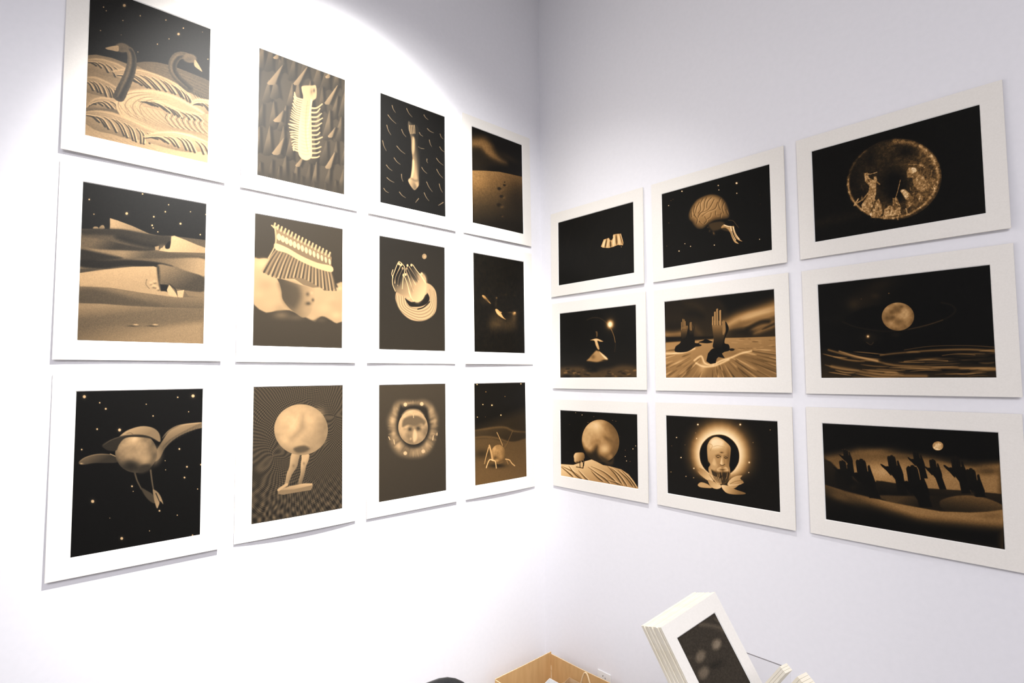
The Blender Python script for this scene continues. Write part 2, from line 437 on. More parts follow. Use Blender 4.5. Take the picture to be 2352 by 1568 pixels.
['p',[331,345,336,339,342,330,350,320,359,313,371,309,385,306,399,304,409,303,405,362,400,363,391,364,382,364,374,365,365,364,356,363,348,363,342,362],[364.2,311.1,.86,373.8,372.3,.55],2.9,1],
['L',[332,347,343,333,360,318,408,309],1,1,.56,2.4,.55],
['L',[333,348,345,336,362,323,408,314],1,1,.56,2.4,.55],
['L',[334,350,346,339,363,328,408,320],1,1,.56,2.4,.55],
['L',[334,350,347,339,360,335],1.1,4,.3,2.4,.9],
['L',[336,346,350,333,366,330],1.1,2.3,.93,1.9,.9],
['L',[339,346,352,336,366,334],1.1,4.1,.3,2.4,.9],
['L',[341,341,355,330,371,330],1.1,2.3,.93,1.9,.9],
['L',[346,340,359,332,375,335],1.1,4.1,.3,2.4,.9],
['L',[348,335,362,326,380,330],1.1,2.4,.93,1.9,.9],
['L',[363,329,380,330,398,347],1.1,4.1,.3,2.4,.9],
['L',[365,324,383,324,404,342],1.1,2.4,.93,1.9,.9],
['L',[374,325,391,332,408,353],1.1,4.1,.3,2.4,.9],
['L',[376,321,394,326,413,349],1.1,2.4,.93,1.9,.9],
['L',[387,323,403,332,417,355],1.1,4.1,.3,2.4,.9],
['L',[389,319,406,325,423,351],1.1,2.4,.93,1.9,.9],
['l',[331,345,336,339,342,330,350,320,359,313,371,309,385,306,399,304,409,303],2.9,2.9,.9,4.8,.7],
['L',[338,284,344,300,355,315],.9,.9,.25,1.4,.7],
['L',[348,286,354,300,364,311],1,1,.25,1.4,.7],
['L',[358,287,364,300,374,308],1,1,.25,1.4,.7],
['L',[368,288,374,299,384,305],1,1,.25,1.4,.7],
['L',[378,289,384,299,394,301],1,1,.25,1.4,.7],
['L',[388,291,394,299,404,298],1,1,.25,1.5,.7],
['L',[398,292,404,299,414,295],1,1,.25,1.5,.7],
['P',[88,421,106,385,143,354,198,333,260,329,324,342,373,361,392,377,401,482,337,490,231,488,139,475,100,457],[128,364.5,.9,293.3,487.4,.68],2.2,1],
['L',[95,418,119,448,158,462,210,473],1.3,.4,.42,2.1,.55],
['L',[112,416,136,445,175,460,228,471],1.3,.4,.42,2.2,.55],
['L',[130,414,153,442,193,459,246,470],1.3,.4,.42,2.2,.55],
['L',[147,412,170,439,210,457,264,468],1.3,.4,.42,2.2,.55],
['L',[165,410,187,435,228,455,283,467],1.3,.4,.42,2.2,.55],
['L',[183,408,205,432,246,454,301,465],1.3,.4,.42,2.2,.55],
['L',[201,406,223,429,265,452,320,464],1.4,.5,.42,2.3,.55],
['L',[219,403,241,426,283,450,339,462],1.4,.5,.42,2.3,.55],
['L',[238,401,259,422,302,448,359,460],1.4,.5,.42,2.3,.55],
['L',[257,399,277,419,321,446,378,459],1.4,.5,.42,2.3,.55],
['L',[276,397,296,415,340,445,398,457],1.4,.5,.42,2.3,.55],
['L',[295,394,315,412,359,443,401,461],1.4,.5,.42,2.4,.55],
['L',[314,392,334,408,379,441,401,465],1.4,.5,.42,2.4,.55],
['L',[334,390,353,405,399,439,401,469],1.4,.5,.42,2.4,.55],
['L',[354,387,373,401,419,437,401,473],1.4,.5,.42,2.4,.55],
['L',[374,385,392,397,439,435,401,477],1.4,.5,.42,2.4,.55],
['p',[152,385,159,382,168,377,180,373,191,370,202,368,214,368,227,369,240,370,254,372,268,375,283,377,299,378,318,378,340,376,360,374,374,372,374,395,360,398,340,402,318,406,300,408,286,409,274,408,264,406,253,405,244,405,234,404,226,403,216,403,205,403,194,404,183,405,176,406],[246.7,350.1,.92,261.2,430.1,.55],2.7,1],
['L',[154,387,194,373,255,376,374,375],.9,.9,.56,2.3,.55],
['L',[156,389,196,376,256,379,374,377],.9,.9,.56,2.3,.55],
['L',[159,391,198,379,257,382,374,379],.9,.9,.56,2.3,.55],
['L',[159,391,179,388,202,391],1,3.7,.3,2.2,.9],
['L',[161,387,181,382,207,387],1,2.2,.93,1.8,.9],
['L',[166,389,186,386,210,390],1,3.7,.3,2.2,.9],
['L',[167,385,188,380,214,386],1,2.2,.93,1.8,.9],
['L',[176,385,196,383,220,390],1,3.8,.3,2.2,.9],
['L',[177,381,199,378,225,385],1,2.2,.93,1.8,.9],
['L',[199,379,219,382,243,395],1,3.8,.3,2.2,.9],
['L',[200,375,222,377,248,390],1,2.2,.93,1.8,.9],
['L',[209,379,229,384,252,399],1,3.8,.3,2.2,.9],
['L',[211,374,232,378,257,395],1,2.2,.93,1.8,.9],
['L',[220,379,239,386,261,402],1,3.8,.3,2.2,.9],
['L',[222,375,242,380,266,398],1,2.2,.93,1.8,.9],
['L',[244,381,262,389,281,406],1,3.9,.3,2.3,.9],
['L',[246,376,265,383,286,401],1,2.3,.93,1.8,.9],
['L',[257,382,274,391,291,408],1,3.9,.3,2.3,.9],
['L',[258,378,277,385,296,404],1,2.3,.93,1.8,.9],
['L',[270,385,287,393,302,410],1,3.9,.3,2.3,.9],
['L',[272,380,289,387,307,406],1,2.3,.93,1.8,.9],
['L',[299,387,316,393,330,406],1,4,.3,2.3,.9],
['L',[301,383,319,387,335,402],1,2.3,.93,1.9,.9],
['L',[318,386,335,390,349,402],1.1,4,.3,2.3,.9],
['L',[320,382,338,384,354,397],1.1,2.3,.93,1.9,.9],
['L',[340,384,357,387,371,397],1.1,4,.3,2.4,.9],
['L',[342,379,360,381,376,392],1.1,2.3,.93,1.9,.9],
['l',[152,385,159,382,168,377,180,373,191,370,202,368,214,368,227,369,240,370,254,372,268,375,283,377,299,378,318,378,340,376,360,374,374,372],2.7,2.7,.96,4.5,.7],
['L',[88,420,106,386,143,355,198,334,260,330,324,343,378,363],4.9,4.9,.93,6.2,.8],
['L',[88,423,100,457,139,475,231,488],1.7,1.7,.93,2.6,.7],
['L',[108,457,94,424,109,388,147,360,199,345],.9,.9,.5,1.7,.75],
['L',[121,458,105,423,119,389,157,361,207,346],.9,.9,.94,1.7,.75],
['L',[134,460,116,422,129,390,166,362,215,347],.9,.9,.5,1.7,.75],
['L',[147,461,128,422,140,391,176,363,223,348],.9,.9,.94,1.7,.75],
['L',[160,463,140,421,150,392,185,364,231,350],.9,.9,.5,1.7,.75],
['L',[174,464,151,420,160,392,195,365,240,351],.9,.9,.94,1.8,.75],
['L',[187,466,163,419,170,393,205,366,248,352],.9,.9,.5,1.8,.75],
['L',[253,408,247,427,259,445,273,456],1.1,1.1,.36,1.8,.8],
['L',[263,407,257,426,268,444,283,455],1.1,1.1,.95,1.8,.8],
['L',[273,406,266,425,278,443,293,455],1.1,1.1,.36,1.8,.8],
['L',[283,405,276,424,288,442,302,454],1.1,1.1,.95,1.8,.8],
['L',[292,404,286,423,297,441,312,453],1.2,1.2,.36,1.8,.8],
['L',[302,403,296,422,307,440,322,452],1.2,1.2,.95,1.9,.8],
['L',[312,402,306,421,317,440,332,451],1.2,1.2,.36,1.9,.8],
['L',[322,401,316,420,327,439,342,450],1.2,1.2,.95,1.9,.8],
['L',[332,400,326,419,337,438,353,449],1.2,1.2,.36,1.9,.8],
['L',[342,399,336,418,347,437,363,449],1.2,1.2,.95,1.9,.8],
['L',[352,398,346,417,358,436,373,448],1.2,1.2,.36,1.9,.8],
['L',[363,397,356,416,368,435,383,447],1.2,1.2,.95,1.9,.8],
['L',[373,396,366,415,378,434,394,446],1.2,1.2,.36,1.9,.8],
['L',[383,395,376,414,389,433,404,445],1.2,1.2,.95,1.9,.8],
['p',[-3,485,2,482,10,477,20,473,30,469,41,466,53,464,65,462,78,461,90,462,103,464,117,467,131,470,146,475,162,480,177,485,190,488,201,490,210,491,217,491,223,491,179,535,174,536,166,539,157,542,148,543,141,545,133,545,126,545,118,545,109,545,100,544,90,543,80,542,68,542,56,543,43,543,32,542,22,539,13,534,5,530,0,527],[105.1,445,.88,92.8,559.7,.55],2.5,1],
['L',[-3,489,53,472,130,478,218,495],.8,.8,.56,2.1,.55],
['L',[-3,493,53,479,128,485,214,499],.8,.8,.56,2.1,.55],
['L',[-2,497,53,486,127,491,210,503],.8,.8,.56,2.1,.55],
['L',[-2,497,17,495,33,506],.9,3.4,.3,2,.9],
['L',[-1,493,19,490,37,502],.9,2,.93,1.6,.9],
['L',[3,496,22,495,39,509],.9,3.4,.3,2,.9],
['L',[5,492,24,490,43,505],.9,2,.93,1.6,.9],
['L',[21,493,40,497,57,520],.9,3.5,.3,2,.9],
['L',[22,489,42,491,61,516],.9,2,.93,1.6,.9],
['L',[31,491,50,498,67,526],.9,3.5,.3,2,.9],
['L',[32,487,53,493,71,522],.9,2,.93,1.6,.9],
['L',[54,487,73,499,91,531],.9,3.5,.3,2.1,.9],
['L',[55,483,76,493,95,527],.9,2,.93,1.7,.9],
['L',[78,486,98,501,115,537],.9,3.6,.3,2.1,.9],
['L',[80,481,100,495,119,533],.9,2.1,.93,1.7,.9],
['L',[90,486,109,503,125,541],.9,3.6,.3,2.1,.9],
['L',[92,482,112,498,129,537],.9,2.1,.93,1.7,.9],
['L',[115,490,132,509,144,547],1,3.6,.3,2.1,.9],
['L',[116,486,134,503,148,543],1,2.1,.93,1.7,.9],
['L',[127,493,143,511,153,549],1,3.6,.3,2.1,.9],
['L',[128,489,146,506,157,545],1,2.1,.93,1.7,.9],
['L',[153,499,167,517,169,551],1,3.7,.3,2.2,.9],
['L',[155,495,169,512,174,547],1,2.1,.93,1.7,.9],
['L',[166,503,178,519,178,551],1,3.7,.3,2.2,.9],
['L',[168,499,181,514,182,547],1,2.1,.93,1.7,.9],
['L',[188,506,200,518,197,543],1,3.7,.3,2.2,.9],
['L',[189,501,202,512,201,538],1,2.2,.93,1.8,.9],
['L',[197,505,209,515,206,537],1,3.8,.3,2.2,.9],
['L',[198,501,212,509,211,533],1,2.2,.93,1.8,.9],
['l',[-3,485,2,482,10,477,20,473,30,469,41,466,53,464,65,462,78,461,90,462,103,464,117,467,131,470,146,475,162,480,177,485,190,488,201,490,210,491,217,491,223,491],2.5,2.5,.92,4.2,.7],
['p',[177,523,183,519,190,513,200,506,211,500,224,493,239,487,256,481,272,476,288,473,303,471,319,470,336,470,355,472,376,476,395,480,408,483,400,518,388,523,372,529,354,535,338,540,322,543,307,545,292,546,278,546,265,546,254,546,243,545,232,544,221,543,209,542,199,541,192,541],[276.2,475,.93,285.2,554.1,.55],2.7,1],
['L',[179,525,213,504,288,480,407,486],.9,.9,.56,2.3,.55],
['L',[180,527,215,508,288,487,406,489],.9,.9,.56,2.3,.55],
['L',[181,528,217,512,289,493,406,493],.9,.9,.56,2.3,.55],
['L',[181,529,198,520,216,519],1,3.7,.3,2.2,.9],
['L',[183,524,201,515,221,515],1,2.2,.93,1.8,.9],
['L',[187,526,205,518,223,519],1,3.8,.3,2.2,.9],
['L',[189,522,207,513,228,515],1,2.2,.93,1.8,.9],
['L',[206,517,225,514,247,523],1,3.8,.3,2.2,.9],
['L',[207,513,227,509,251,518],1,2.2,.93,1.8,.9],
['L',[217,513,236,513,259,526],1,3.8,.3,2.2,.9],
['L',[219,509,239,507,264,522],1,2.2,.93,1.8,.9],
['L',[244,505,262,509,282,530],1,3.9,.3,2.3,.9],
['L',[245,500,265,503,287,526],1,2.2,.93,1.8,.9],
['L',[259,501,277,507,294,532],1,3.9,.3,2.3,.9],
['L',[260,496,279,501,299,528],1,2.3,.93,1.8,.9],
['L',[289,495,306,505,322,535],1,3.9,.3,2.3,.9],
['L',[290,490,309,499,327,531],1,2.3,.93,1.8,.9],
['L',[304,493,322,505,337,536],1,4,.3,2.3,.9],
['L',[306,489,325,499,342,532],1,2.3,.93,1.9,.9],
['L',[320,492,337,505,352,537],1.1,4,.3,2.3,.9],
['L',[322,487,340,499,358,532],1.1,2.3,.93,1.9,.9],
['L',[355,491,371,505,384,535],1.1,4.1,.3,2.4,.9],
['L',[357,487,374,499,390,531],1.1,2.4,.93,1.9,.9],
['L',[375,492,390,505,402,531],1.1,4.1,.3,2.4,.9],
['L',[376,487,393,499,408,526],1.1,2.4,.93,1.9,.9],
['l',[177,523,183,519,190,513,200,506,211,500,224,493,239,487,256,481,272,476,288,473,303,471,319,470,336,470,355,472,376,476,395,480,408,483],2.7,2.7,.97,4.6,.7],
['L',[1,558,29,568,66,576],1.2,1.2,.55,2.4,.5],
['L',[22,558,52,568,89,576],1.2,1.2,.55,2.4,.5],
['L',[44,557,75,567,112,575],1.2,1.2,.55,2.5,.5],
['L',[65,556,98,567,136,575],1.3,1.3,.55,2.5,.5],
['L',[88,555,121,566,160,574],1.3,1.3,.55,2.5,.5],
['L',[110,554,145,566,184,574],1.3,1.3,.55,2.6,.5],
['L',[133,553,169,565,209,574],1.3,1.3,.55,2.6,.5],
['L',[156,553,194,565,234,573],1.3,1.3,.55,2.6,.5],
['L',[180,552,219,564,260,573],1.3,1.3,.55,2.7,.5],
['P',[-3,553,58,560,172,561,405,548,406,588,-2,586],.82,12.9,.5],
['l',[100,200,107,199],12.3,12.3,.5,1.7,1],
['l',[107,199,116,199],12.7,12.7,.49,1.7,1],
['l',[116,199,124,201],13.1,13.1,.48,1.7,1],
['l',[124,201,128,208],13.4,13.4,.47,1.7,1],
['l',[128,208,131,218],13.8,13.8,.46,1.7,1],
['l',[131,218,133,229],14.1,14.1,.46,1.7,1],
['l',[133,229,133,241],14.5,14.5,.45,1.7,1],
['l',[133,241,133,254],14.8,14.8,.44,1.7,1],
['l',[133,254,131,268],15.1,15.1,.43,1.7,1],
['l',[131,268,129,281],15.4,15.4,.42,1.7,1],
['l',[129,281,126,295],15.7,15.7,.41,1.7,1],
['l',[126,295,123,309],16,16,.4,1.7,1],
['l',[123,309,118,323],16.3,16.3,.39,1.7,1],
['l',[118,323,114,338],16.6,16.6,.38,1.7,1],
['l',[114,338,109,352],16.9,16.9,.38,1.7,1],
['l',[109,352,104,368],17.2,17.2,.37,1.7,1],
['l',[104,368,100,383],17.5,17.5,.36,1.7,1],
['l',[100,383,96,394],17.7,17.7,.35,1.7,1],
['l',[105,199,112,199,121,199,128,201,133,208,136,218,138,229,138,241,138,254,136,268,134,282,131,295,128,309,123,324,119,338,114,352,109,368,104,384,101,395],5,5,.2,5.1,.8],
['l',[96,200,102,199,111,199,119,202,124,208,127,218,128,229,129,241,128,255,127,268,124,282,122,295,118,309,114,324,109,338,105,352,100,368,95,383,92,394],3.7,3.7,.62,4.3,.6],
['b',101.2,200.7,21.7,-3.9,-2.1,19.6,.52,1,3],
['b',101.3,205.4,17.5,-7,.3,11.3,.42,.7,0],
['P',[51,221,80,201,90,200,89,220,71,224,55,226],.78,1.7,1],
['l',[329,150,323,149],12.7,12.7,.5,1.9,1],
['l',[323,149,315,148],13,13,.49,1.9,1],
['l',[315,148,307,149],13.2,13.2,.48,1.9,1],
['l',[307,149,299,151],13.4,13.4,.47,1.9,1],
['l',[299,151,291,156],13.6,13.6,.46,1.9,1],
['l',[291,156,283,163],13.8,13.8,.46,1.9,1],
['l',[283,163,277,172],14,14,.45,1.8,1],
['l',[277,172,272,184],14.2,14.2,.44,1.8,1],
['l',[272,184,268,196],14.4,14.4,.43,1.8,1],
['l',[268,196,267,208],14.7,14.7,.42,1.8,1],
['l',[267,208,267,220],14.9,14.9,.41,1.8,1],
['l',[267,220,270,231],15.2,15.2,.4,1.8,1],
['l',[270,231,276,240],15.5,15.5,.39,1.8,1],
['l',[276,240,283,249],15.8,15.8,.38,1.8,1],
['l',[283,249,292,258],16.1,16.1,.38,1.8,1],
['l',[292,258,303,266],16.4,16.4,.37,1.9,1],
['l',[303,266,316,274],16.7,16.7,.36,1.9,1],
['l',[316,274,325,279],17.1,17.1,.35,1.9,1],
['l',[334,150,328,149,320,148,312,149,304,151,296,156,288,163,282,173,277,184,273,196,272,208,272,220,275,231,281,241,288,250,297,258,309,266,321,274,330,279],5,5,.2,5.6,.8],
['l',[324,151,318,149,310,148,302,149,294,152,286,156,279,163,273,173,267,185,264,196,262,208,263,220,266,231,271,241,279,250,287,258,299,266,311,274,320,279],3.7,3.7,.62,4.6,.6],
['b',326.5,153.6,25,-4.6,-2.4,20.1,.52,1,3],
['b',326.7,158.6,20.2,-7.8,.3,11.5,.42,.7,0],
['P',[344,154,353,159,373,191,361,189,343,178],.78,1.9,1],
['n',.05,3,3,3,0,0]])
ART['L01']=(400,568,[
['g',[129.9,-33.4,.33,139.4,585.8,.36]],
['p',[15,-40,19,-41,22,90,10,102,-10,108,-18,103],[-19.1,54.2,.49,26.6,90.4,.22],2,1],
['p',[18,-41,22,90,37,94,30,-41],.17,6.2,.8],
['p',[54,-60,58,-62,57,79,46,90,27,96,20,91],[18.9,39.1,.41,60.7,79.8,.22],2.1,1],
['p',[57,-61,57,79,70,84,69,-61],.17,6.3,.8],
['p',[95,-50,99,-52,113,68,102,79,83,85,76,79],[75.2,33.7,.42,116.9,68.6,.22],2.1,1],
['p',[98,-51,113,68,126,73,111,-51],.17,6.4,.8],
['p',[156,-49,160,-50,157,87,147,97,132,102,125,97],[124.4,46.4,.41,159.8,88.4,.22],2.2,1],
['p',[159,-50,157,87,168,93,172,-50],.17,6.5,.8],
['p',[203,-43,208,-45,220,55,207,67,185,74,176,69],[175.5,31.1,.42,224.6,55.3,.22],2.2,1],
['p',[207,-44,220,55,236,59,220,-44],.17,6.7,.8],
['p',[270,-39,275,-41,282,75,268,88,244,95,235,89],[234.2,46.1,.47,286.6,75.5,.22],2.3,1],
['p',[273,-41,282,75,299,79,287,-40],.17,6.8,.8],
['p',[315,-62,320,-64,320,74,306,87,282,95,272,89],[271.7,38.1,.43,325.3,75,.22],2.3,1],
['p',[319,-64,320,74,338,79,333,-63],.17,6.9,.8],
['p',[362,-66,367,-67,371,46,361,56,345,61,338,56],[337.3,13.8,.46,374.7,47.1,.22],2.3,1],
['p',[366,-67,371,46,383,52,380,-67],.17,7.1,.8],
['p',[423,-66,428,-68,423,59,412,70,392,76,384,70],[384,24.6,.45,427.2,60.3,.22],2.4,1],
['p',[427,-67,423,59,437,65,441,-67],.17,7.2,.8],
['p',[-4,89,0,87,-7,217,-15,225,-29,229,-34,224],[-35,177.5,.4,-4.1,218.1,.22],2,1],
['p',[-1,88,-7,217,3,223,11,88],.17,6.1,.8],
['p',[41,127,45,126,53,223,42,234,22,239,14,233],[13.8,197.6,.46,57.3,223.3,.22],2,1],
['p',[44,126,53,223,67,227,56,127],.17,6.2,.8],
['p',[72,92,76,91,89,194,76,206,55,212,47,206],[45.9,167.2,.48,93.1,194.7,.22],2.1,1],
['p',[75,91,89,194,104,199,87,92],.17,6.3,.8],
['p',[145,105,149,104,151,219,141,229,124,234,117,228],[116.3,186,.48,154.8,220.5,.22],2.1,1],
['p',[148,104,151,219,164,225,161,105],.17,6.5,.8],
['p',[170,79,174,77,190,209,177,221,156,227,147,221],[146.5,170.3,.49,194.7,210,.22],2.2,1],
['p',[173,77,190,209,206,214,186,78],.17,6.5,.8],
['p',[227,66,232,64,242,192,229,204,206,210,197,204],[196.4,156,.49,247,192.4,.22],2.2,1],
['p',[230,64,242,192,259,197,244,65],.17,6.7,.8],
['p',[285,73,289,71,299,188,289,198,272,202,265,197],[264.2,152.9,.41,302.4,189.1,.22],2.3,1],
['p',[288,72,299,188,311,194,302,73],.17,6.8,.8],
['p',[362,91,366,89,356,207,346,217,330,221,323,215],[322.8,173.7,.45,359.6,208.5,.22],2.3,1],
['p',[365,90,356,207,368,214,379,91],.17,7,.8],
['p',[401,43,406,41,414,175,399,187,375,194,366,188],[365.3,137.8,.44,418.5,175.8,.22],2.4,1],
['p',[404,42,414,175,431,180,419,42],.17,7.2,.8],
['p',[16,245,20,243,18,343,8,352,-9,357,-15,351],[-16.1,315.4,.41,21.9,343.9,.22],2,1],
['p',[19,244,18,343,31,349,31,245],.17,6.1,.8],
['p',[63,218,67,217,80,339,68,349,49,354,41,348],[40,302.2,.44,84.2,339.7,.22],2.1,1],
['p',[66,217,80,339,94,344,78,219],.17,6.2,.8],
['p',[117,220,121,219,116,333,105,343,88,347,80,342],[79.8,300.5,.49,119.1,334.3,.22],2.1,1],
['p',[120,219,116,333,128,339,132,220],.17,6.4,.8],
['p',[173,195,177,193,183,315,171,326,151,331,143,325],[141.9,279.7,.43,187.5,315.8,.22],2.2,1],
['p',[176,194,183,315,198,320,189,195],.17,6.5,.8],
['p',[222,182,226,181,226,301,212,313,189,319,180,312],[179.3,268.6,.46,230.4,301.6,.22],2.2,1],
['p',[225,181,226,301,242,306,239,182],.17,6.6,.8],
['p',[274,196,278,195,275,304,264,314,247,318,239,313],[238.9,273.3,.49,278.2,305.7,.22],2.2,1],
['p',[277,195,275,304,287,311,291,197],.17,6.8,.8],
['p',[323,176,327,174,330,314,317,326,295,331,286,325],[285.8,272.7,.48,334.3,315.5,.22],2.3,1],
['p',[326,174,330,314,345,320,340,176],.17,6.9,.8],
['p',[381,189,386,187,384,308,372,318,351,323,343,317],[342.4,273.5,.47,388,309,.22],2.3,1],
['p',[384,187,384,308,399,314,399,189],.17,7.1,.8],
['p',[421,179,425,177,441,312,428,323,406,328,397,322],[396.4,270.5,.45,445.2,312.8,.22],2.4,1],
['p',[424,178,441,312,456,318,439,179],.17,7.2,.8],
['p',[4,352,8,350,12,465,0,475,-19,480,-27,474],[-27.3,431.2,.48,15.6,466.3,.22],2,1],
['p',[7,351,12,465,25,471,18,352],.17,6,.8],
['p',[47,335,51,334,60,461,49,471,29,475,21,469],[20.2,421.6,.48,64.5,461.7,.22],2,1],
['p',[50,335,60,461,75,466,62,336],.17,6.2,.8],
['p',[107,319,112,318,119,457,107,468,85,473,77,466],[75.8,414.2,.45,123.7,458.3,.22],2.1,1],
['p',[111,318,119,457,135,463,123,320],.17,6.3,.8],
['p',[147,321,151,319,152,460,141,470,123,474,116,467],[115.1,415.4,.47,155.7,461.5,.22],2.1,1],
['p',[150,320,152,460,165,467,163,321],.17,6.4,.8],
['p',[208,299,212,298,214,434,203,444,183,448,175,442],[174.5,391.3,.44,218.2,434.7,.22],2.2,1],
['p',[211,298,214,434,228,440,224,299],.17,6.6,.8],
['p',[246,323,251,322,266,449,253,460,232,464,224,458],[223,409.4,.42,270.2,450.3,.22],2.2,1],
['p',[250,322,266,449,281,455,263,324],.17,6.7,.8],
['p',[308,329,313,327,316,441,303,452,281,456,273,450],[272.3,408.3,.4,320,442.4,.22],2.3,1],
['p',[312,328,316,441,331,448,325,329],.17,6.8,.8],
['p',[357,318,362,316,367,424,356,433,339,436,332,430],[331.7,390.9,.42,370,425.1,.22],2.3,1],
['p',[361,317,367,424,379,431,375,318],.17,7,.8],
['p',[414,285,419,283,419,412,407,422,388,427,380,420],[379.1,372.9,.46,423.4,413.7,.22],2.4,1],
['p',[418,284,419,412,434,419,432,285],.17,7.1,.8],
['p',[10,508,14,507,21,602,11,610,-5,613,-12,607],[-12.4,572.4,.44,24,603,.22],2,1],
['p',[13,507,21,602,32,608,25,510],.17,6,.8],
['p',[60,484,64,483,63,597,54,604,40,607,35,601],[34.1,559.7,.41,65.4,598.2,.22],2,1],
['p',[63,484,63,597,73,604,75,486],.17,6.1,.8],
['p',[119,453,123,452,126,575,113,586,91,590,83,583],[82,537.6,.44,129.9,576.4,.22],2.1,1],
['p',[122,452,126,575,141,581,135,454],.17,6.3,.8],
['p',[170,467,175,466,174,582,165,590,149,593,143,587],[142.3,544.5,.46,177.2,583.6,.22],2.1,1],
['p',[174,466,174,582,185,589,186,468],.17,6.4,.8],
['p',[230,460,234,458,230,588,219,597,202,600,194,594],[193.7,546.7,.4,233.4,589.7,.22],2.2,1],
['p',[233,459,230,588,243,595,247,461],.17,6.6,.8],
['p',[260,443,265,442,263,573,254,581,237,584,231,578],[230.2,530,.49,266.8,574.2,.22],2.2,1],
['p',[264,443,263,573,275,580,277,445],.17,6.7,.8],
['p',[327,448,331,447,324,563,313,572,295,576,288,569],[287.1,527.5,.44,327.5,564.8,.22],2.3,1],
['p',[330,447,324,563,337,571,344,449],.17,6.8,.8],
['p',[395,440,400,439,392,575,380,583,362,587,355,580],[354,531.2,.45,395.3,576,.22],2.3,1],
['p',[398,439,392,575,405,582,413,442],.17,7,.8],
['p',[425,400,430,399,439,550,426,560,405,564,397,557],[396.2,500.3,.45,443,551.6,.22],2.4,1],
['p',[429,400,439,550,454,557,444,402],.17,7.1,.8],
['p',[-2,554,2,553,0,667,-9,675,-25,678,-31,672],[-31.6,630.1,.48,2.7,668.7,.22],2,1],
['p',[1,553,0,667,11,674,12,556],.17,6,.8],
['p',[42,553,46,552,49,659,37,669,16,673,8,666],[7.4,626.7,.42,52.8,660.7,.22],2,1],
['p',[45,552,49,659,63,666,57,554],.17,6.1,.8],
['p',[91,505,95,504,96,644,86,652,70,655,64,648],[62.9,596.6,.45,99.1,645.1,.22],2.1,1],
['p',[94,504,96,644,107,651,106,506],.17,6.2,.8],
['p',[150,522,154,521,151,653,142,661,126,663,120,657],[119.5,608.6,.43,153.7,654.4,.22],2.1,1],
['p',[153,521,151,653,162,660,166,523],.17,6.4,.8],
['p',[193,528,197,526,202,639,191,648,172,651,164,645],[163.7,603.4,.44,205.9,640.5,.22],2.1,1],
['p',[196,527,202,639,216,646,209,529],.17,6.5,.8],
['p',[249,540,253,539,256,643,246,651,228,654,222,647],[221,609.9,.49,259.3,644.2,.22],2.2,1],
['p',[252,540,256,643,268,650,265,542],.17,6.6,.8],
['p',[304,533,309,532,316,635,303,645,281,649,272,642],[271.8,604.1,.46,321,636.4,.22],2.2,1],
['p',[308,532,316,635,332,642,321,535],.17,6.8,.8],
['p',[354,509,359,508,369,633,355,644,331,647,321,640],[320.7,593.8,.44,373.8,634.3,.22],2.3,1],
['p',[358,508,369,633,386,640,372,511],.17,6.9,.8],
['p',[407,497,412,496,428,613,413,623,390,627,380,620],[379.5,576.2,.48,432.5,614,.22],2.3,1],
['p',[410,496,428,613,445,620,425,498],.17,7.1,.8],
['p',[100,38,104,37,72,135,60,146,42,152,34,147],[33.6,116.1,.7,75.5,136.2,.5],2.1,1],
['p',[103,37,72,135,85,140,115,38],.17,6.3,.8],
['p',[211,6,216,4,179,99,170,108,155,113,149,107],[148.8,78.9,.7,181.5,100.2,.5],2.2,1],
['p',[215,5,179,99,189,105,228,5],.17,6.6,.8],
['p',[106,247,110,246,99,298,88,308,70,312,63,307],[62.9,290.9,.7,102.3,298.9,.5],2.1,1],
['p',[109,246,99,298,111,304,121,247],.17,6.3,.8],
['p',[110,372,114,370,97,448,86,458,67,462,59,456],[59,430.5,.7,101.1,448.7,.5],2.1,1],
['p',[113,371,97,448,111,454,126,372],.17,6.3,.8],
['p',[201,430,205,429,187,481,180,488,168,490,163,485],[162.6,469.6,.7,189.2,482.4,.5],2.2,1],
['p',[204,430,187,481,195,488,217,432],.17,6.5,.8],
['p',[360,41,365,39,326,142,318,151,303,155,297,149],[297,117.8,.7,329.1,143.5,.5],2.3,1],
['p',[364,40,326,142,336,149,378,40],.17,7,.8],
['p',[351,251,355,250,341,300,333,308,320,311,315,305],[314.9,290.7,.7,343.7,301.7,.5],2.3,1],
['p',[354,250,341,300,350,308,368,251],.17,6.9,.8],
['p',[349,374,354,373,334,452,325,461,309,464,303,458],[302.3,432.2,.7,337.3,453.8,.5],2.3,1],
['p',[353,373,334,452,345,460,367,375],.17,6.9,.8],
['p',[81,-9,85,-10,84,12,76,21,63,25,58,20],[58.2,14.9,.7,86.3,13.6,.5],2.1,1],
['p',[84,-10,84,12,93,19,96,-9],.17,6.3,.8],
['p',[319,-5,323,-6,326,13,318,21,305,26,300,20],[300.1,15.9,.7,328.8,14.6,.5],2.3,1],
['p',[322,-6,326,13,335,20,336,-5],.17,6.9,.8],
['p',[-11,543,395,522,414,581,-11,584],.3,32.2,.8],
['L',[197,168,165,168,156,146],5.1,2.4,.88,2.2,1],
['L',[197,179,165,178,155,155],5.1,2.4,.88,2.2,1],
['L',[197,190,164,189,153,166],5.1,2.4,.88,2.2,1],
['L',[196,200,164,200,152,185],5.1,2.4,.88,2.2,1],
['L',[196,211,164,211,150,200],5.1,2.4,.88,2.2,1],
['L',[196,222,164,221,148,202],5.1,2.4,.88,2.2,1],
['L',[195,233,164,232,147,219],5.1,2.4,.88,2.2,1],
['L',[195,244,163,243,145,233],5.1,2.4,.88,2.2,1],
['L',[195,255,163,254,143,245],5.1,2.4,.88,2.2,1],
['L',[194,266,163,264,142,256],5.1,2.4,.88,2.2,1],
['L',[194,277,163,275,140,266],5.1,2.4,.88,2.2,1],
['L',[194,287,163,286,138,284],5.1,2.4,.88,2.2,1],
